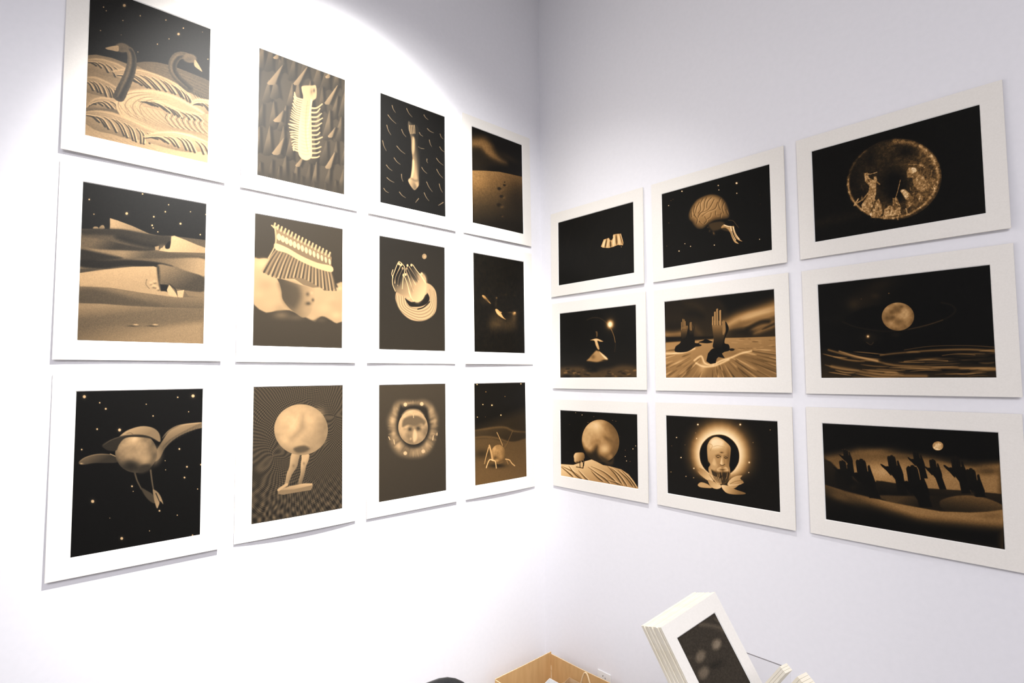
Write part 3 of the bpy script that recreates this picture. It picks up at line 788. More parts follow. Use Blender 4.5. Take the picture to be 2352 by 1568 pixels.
['L',[193,298,163,297,131,302],5.1,2.4,.88,2.1,1],
['L',[193,309,162,307,133,303],5.1,2.4,.88,2.1,1],
['L',[193,320,162,318,135,317],5.1,2.4,.88,2.1,1],
['L',[192,331,162,329,138,336],5.1,2.4,.88,2.1,1],
['L',[192,341,162,339,140,347],5.1,2.4,.88,2.1,1],
['L',[192,352,162,350,142,357],5.1,2.4,.88,2.1,1],
['L',[191,363,161,361,144,360],5.1,2.4,.88,2.1,1],
['L',[191,374,161,371,146,380],5.1,2.4,.88,2.1,1],
['L',[191,385,161,382,149,395],5.1,2.4,.88,2.1,1],
['L',[191,395,161,393,151,407],5.1,2.4,.88,2.1,1],
['L',[190,406,161,403,153,415],5.1,2.4,.88,2.1,1],
['L',[190,417,160,414,155,418],5.1,2.4,.88,2.1,1],
['L',[236,194,261,185,287,157],4.5,2.5,.82,2.2,1],
['L',[236,215,261,206,276,183],4.5,2.5,.82,2.2,1],
['L',[237,237,262,228,284,204],4.5,2.5,.82,2.2,1],
['L',[237,258,262,249,289,225],4.5,2.5,.82,2.2,1],
['L',[237,279,262,271,285,250],4.5,2.5,.82,2.2,1],
['L',[237,301,262,292,275,276],4.5,2.5,.82,2.2,1],
['L',[238,322,263,314,277,298],4.5,2.5,.82,2.2,1],
['L',[238,343,263,335,289,317],4.5,2.5,.82,2.2,1],
['L',[238,365,263,357,275,344],4.5,2.5,.82,2.2,1],
['L',[239,386,263,378,283,365],4.5,2.5,.82,2.2,1],
['L',[239,407,264,400,280,388],4.4,2.5,.82,2.2,1],
['L',[239,429,264,421,275,412],4.4,2.5,.82,2.2,1],
['P',[191,104,235,86,256,81,258,136,236,172,237,277,239,376,238,426,212,449,185,440,175,405,178,306,187,215,196,157,189,126],[176.7,251.3,.92,242,230.8,.78],2.7,1],
['L',[235,155,227,236,218,310,225,391],4.4,4.4,.95,2.8,1],
['L',[216,167,209,252,211,351,222,408],1.6,1.6,.6,4.4,.6],
['b',234.9,115.9,8.8,-3.1,.3,18.9,.55,.8,0],
['b',247,106.1,6.7,-2.3,.2,12.3,.35,.8,0],
['L',[187,193,208,193,227,182],1.1,1.1,.66,2.7,.6],
['L',[187,209,209,208,228,198],1.1,1.1,.66,2.7,.6],
['L',[187,224,209,224,228,213],1.1,1.1,.66,2.7,.6],
['L',[187,239,209,239,228,229],1.1,1.1,.66,2.7,.6],
['L',[188,255,209,254,228,244],1.1,1.1,.66,2.7,.6],
['L',[188,270,209,270,229,259],1.1,1.1,.66,2.7,.6],
['L',[188,285,210,285,229,275],1.1,1.1,.66,2.7,.6],
['L',[188,300,210,301,229,290],1.1,1.1,.66,2.7,.6],
['L',[188,316,210,316,229,306],1.1,1.1,.66,2.7,.6],
['L',[189,331,210,331,229,321],1.1,1.1,.66,2.7,.6],
['L',[189,346,211,347,230,337],1.1,1.1,.66,2.7,.6],
['L',[189,361,211,362,230,352],1.1,1.1,.66,2.7,.6],
['L',[189,377,211,377,230,368],1.1,1.1,.66,2.7,.6],
['L',[190,392,211,393,230,383],1.1,1.1,.66,2.7,.6],
['L',[190,407,211,408,230,398],1.1,1.1,.66,2.7,.6],
['L',[190,422,212,423,231,414],1.1,1.1,.66,2.7,.6]])
ART['L02']=(400,568,[
['g',.06],
['L',[67,44,75,63,87,75],2.4,.9,.7,3,.9],
['L',[43,102,64,120,90,133],2.4,.9,.7,2.9,.9],
['L',[154,32,168,53,188,67],2.4,.9,.7,3.1,.9],
['L',[263,32,274,44,290,50],2.5,1,.7,3.2,.9],
['L',[36,158,45,183,60,202],2.3,.9,.7,2.9,.9],
['L',[124,155,134,174,150,186],2.4,.9,.7,3,.9],
['L',[233,139,241,149,255,153],2.5,.9,.7,3.1,.9],
['L',[285,102,302,111,325,113],2.6,1,.7,3.2,.9],
['L',[369,108,376,122,389,130],2.6,1,.7,3.3,.9],
['L',[297,162,302,181,312,194],2.5,1,.7,3.2,.9],
['L',[366,182,378,195,396,201],2.6,1,.7,3.3,.9],
['L',[226,219,242,223,263,220],2.5,.9,.7,3.1,.9],
['L',[12,247,20,273,33,293],2.3,.9,.7,2.9,.9],
['L',[95,252,117,269,144,280],2.4,.9,.7,3,.9],
['L',[79,319,94,334,115,344],2.4,.9,.7,3,.9],
['L',[281,272,280,285,285,292],2.5,.9,.7,3.2,.9],
['L',[343,252,363,269,388,279],2.6,1,.7,3.2,.9],
['L',[34,368,48,381,67,389],2.3,.9,.7,2.9,.9],
['L',[247,327,261,342,280,352],2.5,.9,.7,3.1,.9],
['L',[344,314,362,337,385,353],2.6,1,.7,3.2,.9],
['L',[37,433,55,443,78,448],2.3,.9,.7,2.9,.9],
['L',[122,395,124,415,131,430],2.4,.9,.7,3,.9],
['L',[278,400,293,425,314,445],2.5,.9,.7,3.2,.9],
['L',[360,392,368,416,381,434],2.6,1,.7,3.2,.9],
['L',[19,493,30,504,46,509],2.3,.9,.7,2.9,.9],
['L',[110,492,125,506,146,514],2.4,.9,.7,3,.9],
['L',[262,463,274,484,292,500],2.5,.9,.7,3.1,.9],
['L',[226,502,214,517,207,527],2.4,.9,.7,3.1,.9],
['L',[385,490,366,504,353,513],2.6,1,.7,3.2,.9],
['P',[164,98,183,100,209,101,229,118,226,166,223,213,233,256,235,313,230,372,230,424,214,450,200,461,184,450,169,434,162,417,176,397,184,361,189,302,184,247,183,201,174,163,164,138],[180.4,270.3,.66,233,256.2,.14],3.7,1],
['P',[166,413,184,412,204,424,212,445,200,458,183,447],[167.9,421.3,.74,213.5,433.5,.4],8.5,1],
['L',[184,403,204,410,223,403],3.7,3.7,.28,11,.6],
['P',[189,302,200,305,198,357,189,394,181,393,186,349],.8,6.1,1],
['L',[173,118,175,134,177,160],2.4,2.4,.78,3.1,.9],
['l',[178,122,180,156],1.2,1.2,.2,2.4,.8],
['L',[183,115,185,131,187,157],2.5,2.5,.78,3.1,.9],
['l',[188,119,190,153],1.2,1.2,.2,2.5,.8],
['L',[192,112,195,128,196,154],2.5,2.5,.78,3.1,.9],
['l',[198,116,200,150],1.2,1.2,.2,2.5,.8],
['L',[201,109,204,126,205,151],2.5,2.5,.78,3.1,.9],
['l',[206,114,208,148],1.2,1.2,.2,2.5,.8],
['P',[190,176,203,184,202,242,191,267,186,223],.74,8.6,1],
['L',[230,165,233,314,233,418],8.1,8.1,.1,12.4,.6]])
ART['L03']=(400,568,[
['g',.05],
['P',[-6,78,43,53,101,42,145,64,174,102,220,131,266,149,204,159,144,157,93,142,57,123,-7,129],.48,39,.9],
['L',[72,56,86,92,108,132],3.2,3.2,.55,10.3,.35],
['L',[85,57,101,95,125,135],3.2,3.2,.52,10.4,.35],
['L',[98,58,115,98,143,139],3.3,3.3,.49,10.4,.35],
['L',[111,59,130,101,161,142],3.3,3.3,.46,10.5,.35],
['L',[124,59,145,104,179,145],3.3,3.3,.43,10.5,.35],
['L',[138,60,159,106,197,149],3.3,3.3,.4,10.6,.35],
['L',[151,61,174,109,215,152],3.3,3.3,.37,10.6,.35],
['L',[164,62,189,112,233,156],3.3,3.3,.34,10.6,.35],
['P',[0,133,71,124,129,161,196,178,0,239],.13,32.1,.8],
['b',281.8,109.1,108.4,19,-15.9,24.7,.22,.5,0],
['p',[-7,263,92,240,204,219,296,211,409,203,412,582,-9,579],[92.3,238.6,.47,155.8,544.1,.07],2.6,1],
['b',358,382.8,129,-26.3,-2.2,179.4,.12,.7,0],
['b',41.6,307.3,85.2,-19.9,-.4,67.5,.52,.4,0],
['b',250.5,273.1,5.8,.3,-1.5,3.4,.1,.9,1.5],
['b',256.7,274.5,6.2,-1.4,0,3.3,.42,.5,0],
['b',248.8,292.9,10.9,.5,-2.8,6.4,.1,.9,1.5],
['b',260.3,295.5,11.6,-2.6,-.1,6.2,.42,.5,0],
['b',206.4,324,15.7,.9,-4.1,9.3,.1,.9,1.5],
['b',223.1,328,16.8,-3.7,-.1,9,.42,.5,0],
['b',223.5,368.5,15.8,1,-4.1,9.3,.1,.9,1.5],
['b',240.3,372.6,16.9,-3.6,-.1,9,.42,.5,0],
['b',203.2,426,19.9,1.5,-5.2,11.7,.1,.9,1.5],
['b',224.4,431.5,21.4,-4.3,-.1,11.4,.42,.5,0],
['b',216.3,487.1,11.4,1,-3,6.6,.1,.9,1.5],
['b',228.4,490.3,12.2,-2.3,-.1,6.5,.42,.5,0],
['n',.05,6,6,8,1,0]])
ART['L10']=(400,568,[
['g',.1],
['b',19,59.6,5.2,-1.1,.2,6.6,.9,.3,0],
['b',19,59.6,2.4,-.5,.1,3,.9,1,2],
['b',34.2,110.6,3.7,-.7,.1,4.6,.9,.3,0],
['b',34.2,110.6,1.7,-.3,.1,2.1,.9,1,2],
['b',132.4,89.3,8.9,-1.7,.3,10.9,.9,.3,0],
['b',132.4,89.3,4.1,-.8,.1,5,.9,1,2],
['b',180.3,4.3,5.2,-1.1,.2,6.3,.9,.3,0],
['b',180.3,4.3,2.4,-.5,.1,2.9,.9,1,2],
['b',256.7,58.3,5.5,-1.1,.2,6.4,.9,.3,0],
['b',256.7,58.3,2.5,-.5,.1,3,.9,1,2],
['b',267.2,28.6,4.3,-.9,.1,5,.9,.3,0],
['b',267.2,28.6,2,-.4,.1,2.3,.9,1,2],
['b',219,85.1,5.9,-1.1,.2,7,.9,.3,0],
['b',219,85.1,2.7,-.5,.1,3.2,.9,1,2],
['b',309.5,96,7.5,-1.3,.2,8.7,.9,.3,0],
['b',309.5,96,3.5,-.6,.1,4,.9,1,2],
['b',214.4,119.5,5.9,-1,.2,7,.9,.3,0],
['b',214.4,119.5,2.7,-.5,.1,3.2,.9,1,2],
['b',217.8,129.2,4.1,-.7,.1,4.9,.9,.3,0],
['b',217.8,129.2,1.9,-.3,.1,2.3,.9,1,2],
['b',343.4,41.5,3.8,-.7,.1,4.4,.9,.3,0],
['b',343.4,41.5,1.8,-.3,0,2,.9,1,2],
['b',233.7,141.6,4.2,-.7,.1,4.9,.9,.3,0],
['b',233.7,141.6,1.9,-.3,.1,2.3,.9,1,2],
['b',380.3,128.2,5.2,-.9,.1,5.9,.9,.3,0],
['b',380.3,128.2,2.4,-.4,.1,2.7,.9,1,2],
['b',399.2,42.1,4.6,-.9,.1,5.2,.9,.3,0],
['b',399.2,42.1,2.1,-.4,.1,2.4,.9,1,2],
['p',[-7,171,27,166,63,161,101,151,152,149,206,156,247,155,280,149,402,147,417,580,-4,577],[135,151.5,.42,145.5,536.1,.68],1.9,1],
['p',[78,130,82,116,104,120,152,133,206,153,247,157,206,156,118,152,79,157],[83,119,.84,179,160,.62],1.9,1],
['P',[76,125,81,119,82,156,74,157],.1,2.8,1],
['P',[33,164,36,156,46,155,49,162],.72,1.8,1],
['P',[50,162,55,149,64,146,67,159],.66,1.8,1],
['P',[3,172,118,152,206,157,270,153,278,171,262,187,180,192,93,179,4,189],.3,7.7,1],
['P',[-2,203,60,198,119,206,189,212,225,212,181,225,86,232,-1,240],[52.2,196.4,.52,94.6,230.9,.3],4.7,1],
['P',[118,175,180,186,234,189,225,209,158,203,102,188],.22,10.6,1],
['p',[279,152,289,147,328,158,368,171,403,180,404,200,339,207,272,215,239,214,246,203,274,199,278,176],[284.5,153.5,.86,368.4,201.9,.74],2.1,1],
['P',[262,187,276,171,274,199,261,202],.12,2.5,1],
['p',[225,201,239,195,238,213,228,214],.72,2,1],
['p',[242,213,257,190,260,201,257,210],.8,1.5,1],
['P',[-1,240,86,235,208,222,399,217,400,243,226,249,121,258,33,250],[137.1,227.3,.66,181.7,260.6,.42],4.8,1],
['P',[-1,245,46,248,95,254,121,261,55,278,1,280],.26,8.2,1],
['P',[1,280,71,275,155,262,227,260,287,268,236,283,139,287,68,305,1,305],.2,5.7,1],
['P',[155,259,272,240,399,226,401,294,341,284,264,261,208,257],[226.4,249.3,.5,370.3,286.1,.7],5.1,1],
['P',[236,270,273,268,321,281,396,300,400,356,323,358,261,348,244,317],[264,276.9,.6,322.8,352.5,.36],4.1,1],
['p',[0,315,64,306,32,319,0,330],.4,2.7,1],
['p',[-2,330,76,307,156,287,223,277,239,281,244,301,247,360,262,369,305,390,185,382,90,373,2,378],[96.6,302.9,.84,141.3,380.9,.76],1.9,1],
['P',[234,283,242,282,247,365,240,334],.3,5,1],
['b',215.2,341.8,7.2,-.8,.2,7.5,.9,.7,0],
['b',218.1,349,6.3,-.7,.1,4.3,.45,.7,0],
['b',226.3,335.3,7.3,-.8,.2,7.5,.9,.7,0],
['b',229.2,342.5,6.4,-.7,.1,4.3,.45,.7,0],
['b',229.1,353.7,7.3,-.7,.2,7.5,.9,.7,0],
['b',232,360.9,6.4,-.6,.1,4.3,.45,.7,0],
['b',238.4,360.8,7.3,-.7,.2,7.5,.9,.7,0],
['b',241.3,368.1,6.4,-.6,.1,4.3,.45,.7,0],
['b',222.2,351.8,7.2,-.7,.2,7.5,.9,.7,0],
['b',225.1,359,6.3,-.6,.1,4.3,.45,.7,0],
['L',[202,330,200,349,211,364],1.2,1.2,.5,2,.8],
['p',[246,344,273,344,269,369,249,370],.15,3,1],
['p',[269,363,277,341,309,389,276,384],.84,1.5,1],
['L',[278,341,297,358,309,389],2.3,2.3,.3,2.5,1],
['p',[307,390,303,365,328,358,324,388],.82,1.5,1],
['p',[326,388,330,363,343,381,398,382],.5,3.1,1],
['p',[0,381,90,375,185,385,305,393,400,381,401,429,277,433,143,435,1,436],[98.7,377.3,.6,100.3,431,.48],3.9,1],
['P',[0,387,58,381,142,402,259,429,100,436,1,436],.42,13.8,.8],
['p',[-4,438,67,434,160,436,259,433,325,432,401,428,402,580,-4,577],[100.3,432,.68,109.9,476.3,.52],2.4,1],
['p',[-3,494,102,502,233,506,400,480,402,580,-4,577],[102,492.2,.52,129.5,572.7,.68],19.1,.9],
['b',171.5,505.2,7.8,-.4,.1,3.6,.86,.9,1],
['b',164.2,509.3,21.7,-1.2,.1,3.6,.3,.7,0],
['b',233.8,501.8,8.2,-.4,.1,3.7,.86,.9,1],
['b',226.2,506,22.6,-1.2,.1,3.7,.3,.7,0],
['n',.05,2,2,4,0,0]])
ART['L11']=(400,568,[
['g',.3],
['P',[-5,209,19,193,63,189,108,225,358,283,372,265,410,269,406,451,371,453,342,438,303,424,259,443,205,425,152,408,101,411,67,424,33,421,-1,389],[97.8,195,.84,152.4,423.4,.78],5.3,1],
['b',29,214.3,33.8,-4.4,.4,24.9,.95,.6,0],
['b',25.4,285.8,28.9,-3.2,.4,21.2,.8,.6,0],
['b',50,303.4,39,-4,.5,28.5,.72,.6,0],
['b',16.9,347.2,28.7,-2.6,.4,21.1,.86,.6,0],
['b',71,383,44.4,-3.6,.5,32.1,.84,.6,0],
['b',111.2,400.4,30.2,-2.3,.4,21.6,.7,.6,0],
['b',341.1,339.3,45.6,-3.9,.4,30.7,.84,.6,0],
['b',313.3,385.3,50.6,-3.8,.4,34.2,.9,.6,0],
['b',370.7,414.1,34.7,-2.3,.3,23.1,.95,.6,0],
['b',358.5,359.8,28.8,-2.3,.2,19.3,.76,.6,0],
['b',386.8,285.3,17.5,-1.7,.1,11.7,.95,.6,0],
['b',258.6,437.6,27.3,-1.7,.2,18.7,.84,.6,0],
['p',[-4,389,23,412,52,425,111,413,152,408,176,419,215,435,270,453,297,427,320,431,331,444,371,453,406,440,407,578,-3,583],[101.6,426.8,.33,103.7,554.6,.32],4.2,1],
['b',116.8,430.9,40.4,-2.7,.3,20.6,.55,.7,0],
['b',297.2,440.6,27.8,-1.7,.2,14,.4,.8,0],
['b',183.8,437,47.1,-3,.2,15.7,.5,.5,0],
['P',[98,270,135,274,182,285,235,292,290,295,282,334,271,367,258,381,247,412,231,429,210,435,184,421,147,393,121,358,116,323,107,292],[115.4,348.4,.36,268.4,350.9,.8],3.2,1],
['P',[109,287,182,290,203,341,173,396,131,373,118,328],.36,20.8,.8],
['b',231,396.7,21.5,-1.6,.2,15.9,.7,.8,0],
['b',236,369.7,16.2,-1.3,.1,10.7,.3,.8,0],
['b',257.5,351.9,8.7,-.7,.1,10.7,.3,.7,0],
['b',251.6,320.2,9.8,-.9,.1,9.7,.85,.8,0],
['b',232.7,327.3,10.8,-1,.2,11.7,.35,.7,0],
['p',[89,144,345,207,369,287,338,301,310,304,295,289,257,295,213,287,173,264,119,268,54,256,29,245,63,189],.55,2.1,1],
['L',[89,144,60,191,31,247],1,3.5,.82,2,.85],
['L',[96,146,68,194,40,250],1,3.5,.32,2,.85],
['L',[102,147,75,196,49,254],1,3.5,.68,2,.85],
['L',[108,149,83,199,58,257],1,3.6,.4,2,.85],
['L',[114,150,90,201,67,260],1,3.6,.82,2,.85],
['L',[120,152,97,203,75,263],1,3.6,.32,2,.85],
['L',[127,153,105,204,84,265],1,3.6,.68,2,.85],
['L',[133,155,112,206,92,266],1,3.6,.4,2.1,.85],
['L',[139,156,120,207,101,267],1,3.6,.82,2.1,.85],
['L',[146,158,127,207,109,267],1,3.6,.32,2.1,.85],
['L',[152,160,134,208,117,266],1,3.6,.68,2.1,.85],
['L',[158,161,142,208,126,265],1,3.6,.4,2.1,.85],
['L',[165,163,149,208,134,263],1,3.6,.82,2.1,.85],
['L',[171,164,157,208,143,261],1,3.7,.32,2.1,.85],
['L',[177,166,164,208,151,259],1,3.7,.68,2.1,.85],
['L',[184,167,172,208,159,258],1.1,3.7,.4,2.1,.85],
['L',[190,169,179,208,168,256],1.1,3.7,.82,2.1,.85],
['L',[197,170,186,209,176,255],1.1,3.7,.32,2.1,.85],
['L',[203,172,194,209,185,254],1.1,3.7,.68,2.1,.85],
['L',[210,174,201,210,193,254],1.1,3.7,.4,2.1,.85],
['L',[216,175,209,211,202,254],1.1,3.7,.82,2.1,.85],
['L',[223,177,217,212,210,255],1.1,3.7,.32,2.1,.85],
['L',[230,178,224,214,219,257],1.1,3.8,.68,2.1,.85],
['L',[236,180,232,216,228,260],1.1,3.8,.4,2.2,.85],
['L',[243,182,239,218,236,263],1.1,3.8,.82,2.2,.85],
['L',[249,183,247,221,245,266],1.1,3.8,.32,2.2,.85],
['L',[256,185,255,223,254,270],1.1,3.8,.68,2.2,.85],
['L',[263,187,262,226,262,275],1.1,3.8,.4,2.2,.85],
['L',[270,188,270,229,271,279],1.1,3.8,.82,2.2,.85],
['L',[276,190,278,232,280,283],1.1,3.8,.32,2.2,.85],
['L',[283,191,286,234,288,287],1.1,3.8,.68,2.2,.85],
['L',[290,193,294,237,297,290],1.1,3.9,.4,2.2,.85],
['L',[297,195,301,239,306,293],1.1,3.9,.82,2.2,.85],
['L',[304,196,309,241,315,296],1.1,3.9,.32,2.2,.85],
['L',[311,198,317,243,324,297],1.1,3.9,.68,2.2,.85],
['L',[317,200,325,244,333,298],1.1,3.9,.4,2.2,.85],
['L',[324,201,333,245,341,298],1.1,3.9,.82,2.2,.85],
['L',[331,203,341,246,350,298],1.1,3.9,.32,2.2,.85],
['L',[338,205,349,246,359,297],1.1,3.9,.68,2.3,.85],
['L',[345,207,357,246,368,296],1.1,4,.4,2.3,.85],
['p',[83,67,345,140,345,209,89,144],.55,2.1,1],
['P',[85,116,137,127,201,155,277,177,346,184,347,212,278,204,201,181,138,153,89,144],[96.5,117.3,.95,255.4,195.8,.9],2.7,1],
['p',[78,37,90,40,211,89,339,133,346,146,342,163,255,142,147,104,85,72],.6,2.7,1],
['b',101.6,85.2,9,-2.8,2.4,15.1,.97,1,4],
['b',118.6,91,8.7,-2.7,2.4,15,.97,1,4],
['b',135.8,96.8,8.4,-2.6,2.3,14.9,.97,1,4],
['b',153.2,102.7,8.2,-2.4,2.3,14.9,.97,1,4],
['b',170.8,108.6,7.9,-2.3,2.3,14.8,.97,1,4],
['b',188.5,114.6,7.6,-2.2,2.3,14.7,.97,1,4],
['b',206.3,120.7,7.3,-2.1,2.3,14.6,.97,1,4],
['b',224.4,126.8,7,-2,2.3,14.5,.97,1,4],
['b',242.6,132.9,6.7,-1.9,2.3,14.4,.97,1,4],
['b',261,139.1,6.4,-1.8,2.3,14.3,.97,1,4],
['b',279.5,145.4,6.1,-1.7,2.3,14.2,.97,1,4],
['b',298.2,151.8,5.8,-1.6,2.3,14.1,.97,1,4],
['b',317.1,158.1,5.4,-1.5,2.2,14,.97,1,4],
['b',336.2,164.6,5.1,-1.4,2.2,13.9,.97,1,4],
['l',[79,46,84,27],3.8,3.8,.85,2,1],
['l',[87,45,90,32],1.5,1.5,.4,2,.8],
['l',[94,51,99,33],3.8,3.8,.85,2.1,1],
['l',[102,51,105,38],1.5,1.5,.4,2.1,.8],
['l',[109,57,114,38],3.9,3.9,.85,2.1,1],
['l',[117,57,120,44],1.6,1.6,.4,2.1,.8],
['l',[124,63,130,44],3.9,3.9,.85,2.1,1],
['l',[132,62,135,49],1.6,1.6,.4,2.1,.8],
['l',[139,68,145,49],3.9,3.9,.85,2.1,1],
['l',[147,68,150,55],1.6,1.6,.4,2.1,.8],
['l',[154,74,160,55],3.9,3.9,.85,2.1,1],
['l',[163,74,166,61],1.6,1.6,.4,2.1,.8],
['l',[170,80,176,61],4,4,.85,2.1,1],
['l',[178,80,181,66],1.6,1.6,.4,2.1,.8],
['l',[185,86,191,67],4,4,.85,2.1,1],
['l',[194,85,197,72],1.6,1.6,.4,2.1,.8],
['l',[201,92,207,72],4,4,.85,2.1,1],
['l',[210,91,213,78],1.6,1.6,.4,2.1,.8],
['l',[217,98,223,78],4,4,.85,2.2,1],
['l',[225,97,228,84],1.6,1.6,.4,2.2,.8],
['l',[233,103,239,84],4.1,4.1,.85,2.2,1],
['l',[241,103,245,90],1.6,1.6,.4,2.2,.8],
['l',[249,110,255,90],4.1,4.1,.85,2.2,1],
['l',[258,109,261,96],1.6,1.6,.4,2.2,.8],
['l',[265,116,271,96],4.1,4.1,.85,2.2,1],
['l',[274,115,277,102],1.6,1.6,.4,2.2,.8],
['l',[281,122,288,102],4.1,4.1,.85,2.2,1],
['l',[290,122,294,108],1.7,1.7,.4,2.2,.8],
['l',[298,128,304,108],4.2,4.2,.85,2.2,1],
['l',[307,128,310,114],1.7,1.7,.4,2.2,.8],
['l',[315,134,321,114],4.2,4.2,.85,2.2,1],
['l',[324,134,327,120],1.7,1.7,.4,2.2,.8],
['l',[331,140,338,121],4.2,4.2,.85,2.2,1],
['l',[341,140,344,126],1.7,1.7,.4,2.3,.8],
['L',[83,42,89,93,82,135,58,185],2.5,2.5,.9,3,1],
['L',[70,39,83,47,93,40],3.1,3.1,.85,2,1]])
ART['L12']=(400,568,[
['g',[69.3,48.3,.12,141.8,567.3,.2]],
['b',267.4,65.7,14.6,-2,0,14.6,.55,1,5],
['b',270.6,66.9,10.2,-1.4,0,10.8,.75,.8,0],
['P',[97,272,117,259,226,212,289,208,327,228,345,264,345,335,327,374,282,404,232,415,177,408,129,377,100,333,91,303],[158.6,245,.7,250.9,411.3,.78],2.9,1],
['L',[153,292,165,338,226,351,289,323,308,279,301,241],1.7,1.7,.5,2.9,.8],
['L',[146,292,159,341,227,358,292,331,312,283,305,242],1.7,1.7,.88,2.9,.8],
['L',[139,292,153,345,228,365,295,338,316,287,308,242],1.7,1.7,.5,2.9,.8],
['L',[132,292,147,348,228,373,298,346,320,292,311,243],1.7,1.7,.88,2.9,.8],
['L',[125,292,141,351,229,380,301,353,325,296,314,243],1.7,1.7,.5,2.9,.8],
['L',[118,292,135,354,230,388,305,361,329,301,317,243],1.7,1.7,.88,2.9,.8],
['L',[111,292,129,357,231,395,308,368,333,305,321,244],1.7,1.7,.5,2.9,.8],
['L',[104,292,123,360,231,402,311,376,337,309,324,244],1.7,1.7,.88,2.9,.8],
['L',[97,292,117,363,232,410,314,383,341,314,327,244],1.7,1.7,.5,2.9,.8],
['P',[147,301,171,312,201,315,276,271,285,260,300,285,289,313,251,334,207,341,174,338],.1,2.9,1],
['L',[226,352,263,339,301,306],2.9,2.9,.1,2.3,1],
['P',[94,269,76,243,74,207,87,165,108,118,119,115,135,127,145,137,161,120,176,120,195,116,216,144,238,162,257,157,276,179,279,211,276,255,260,294,229,315,201,312,186,295,171,304,147,293,117,280],[128.4,154.4,.06,213.4,271.2,.84],2.3,1],
['P',[99,266,129,243,152,214,177,233,213,187,251,161,276,179,276,255,229,315,186,295,141,286],[140.5,215.5,.5,238.2,290.2,.86],17,1],
['L',[91,270,76,238,75,202,90,159,108,119,119,116,135,127,145,137],1.9,1.9,.9,1.7,1],
['L',[88,229,93,195,117,145,119,129],1.9,1.9,.9,1.7,1],
['L',[105,240,111,198,131,154,135,143],1.9,1.9,.9,1.7,1],
['L',[132,253,135,216,139,184],1.9,1.9,.9,1.7,1],
['L',[145,137,146,163,143,184,158,214,171,254,183,290],2,2,.9,1.7,1],
['L',[152,151,170,191,189,237,198,257],2,2,.9,1.7,1],
['L',[161,140,183,179,207,214,213,224],2,2,.9,1.7,1],
['L',[173,133,201,167,232,206],2,2,.9,1.7,1],
['L',[195,120,216,144,244,172,276,212],2,2,.9,1.7,1],
['L',[171,265,183,290,201,313],2,2,.9,1.7,1],
['L',[77,161,70,182,77,202],1.9,1.9,.9,1.6,1],
['L',[238,162,257,182,276,206],2,2,.9,1.7,1],
['b',112.3,126.2,5.9,-.8,0,7.3,.85,1,2],
['b',125.3,129.8,5.9,-.8,0,7.3,.85,1,2],
['b',133.1,147.6,5.9,-.7,0,7.3,.85,1,2],
['b',163,128.1,6,-.8,0,7.4,.85,1,2],
['b',186.7,123,6.1,-.8,0,7.4,.85,1,2],
['b',156.5,146.8,6,-.7,0,7.3,.85,1,2],
['b',138.6,181.3,6,-.7,0,7.3,.85,1,2],
['b',152.4,176.6,6,-.7,0,7.3,.85,1,2],
['b',250.5,160.9,6.3,-.7,0,7.5,.85,1,2],
['P',[87,201,128,144,134,175,111,239],.08,6.6,.6],
['P',[152,157,176,138,226,185,213,208],.12,10.2,.6],
['b',188.9,247.2,12.2,-1.2,.1,26.3,.45,.5,0],
['L',[168,244,177,275,186,295],3.9,3.9,.95,4.5,.6]])
ART['L13']=(400,568,[
['g',.05],
['P',[112,393,161,338,210,345,252,369,326,327,333,381,310,425,209,430,132,434],.22,37,.8],
['b',167.1,400.8,48.7,-2.7,-.2,26.4,.26,.6,0],
['b',310.7,354.8,22.1,-1.4,-.4,32.6,.26,.7,0],
['P',[61,241,73,238,94,251,127,283,99,272,69,253],.62,4.7,1],
['b',79.4,244.8,9.4,-.8,0,5.2,.5,.8,0],
['b',86,270.2,40.5,-3.4,-.2,26.1,.13,.8,0],
['b',172.6,244.9,8.4,-.7,-.1,7.4,.42,.8,0],
['b',168.2,273.9,11.2,-.9,-.3,31.8,.15,.7,0],
['P',[161,316,176,311,203,330,224,355,244,369,210,359,175,340],.66,3.7,1],
['P',[182,321,213,328,196,336],.6,3.7,1],
['b',188.6,336,12.8,8.9,-5,4.1,.75,.6,0],
['b',314.7,327.4,19.2,-1.3,-.2,13.1,.62,.9,0],
['b',319.9,322.6,8.9,-.6,-.1,5.5,.85,.8,0],
['b',281.7,324.2,29.2,-2,-.1,6.5,.3,.6,0],
['b',246.6,219,14.4,-1.3,-.1,7.6,.14,.8,0],
['b',319.7,217.8,11.9,-1.1,-.1,7.7,.16,.8,0],
['b',120.5,199,10.3,-3.9,9.2,18.9,.1,.6,0],
['n',.03,8,14,2,0,0]])
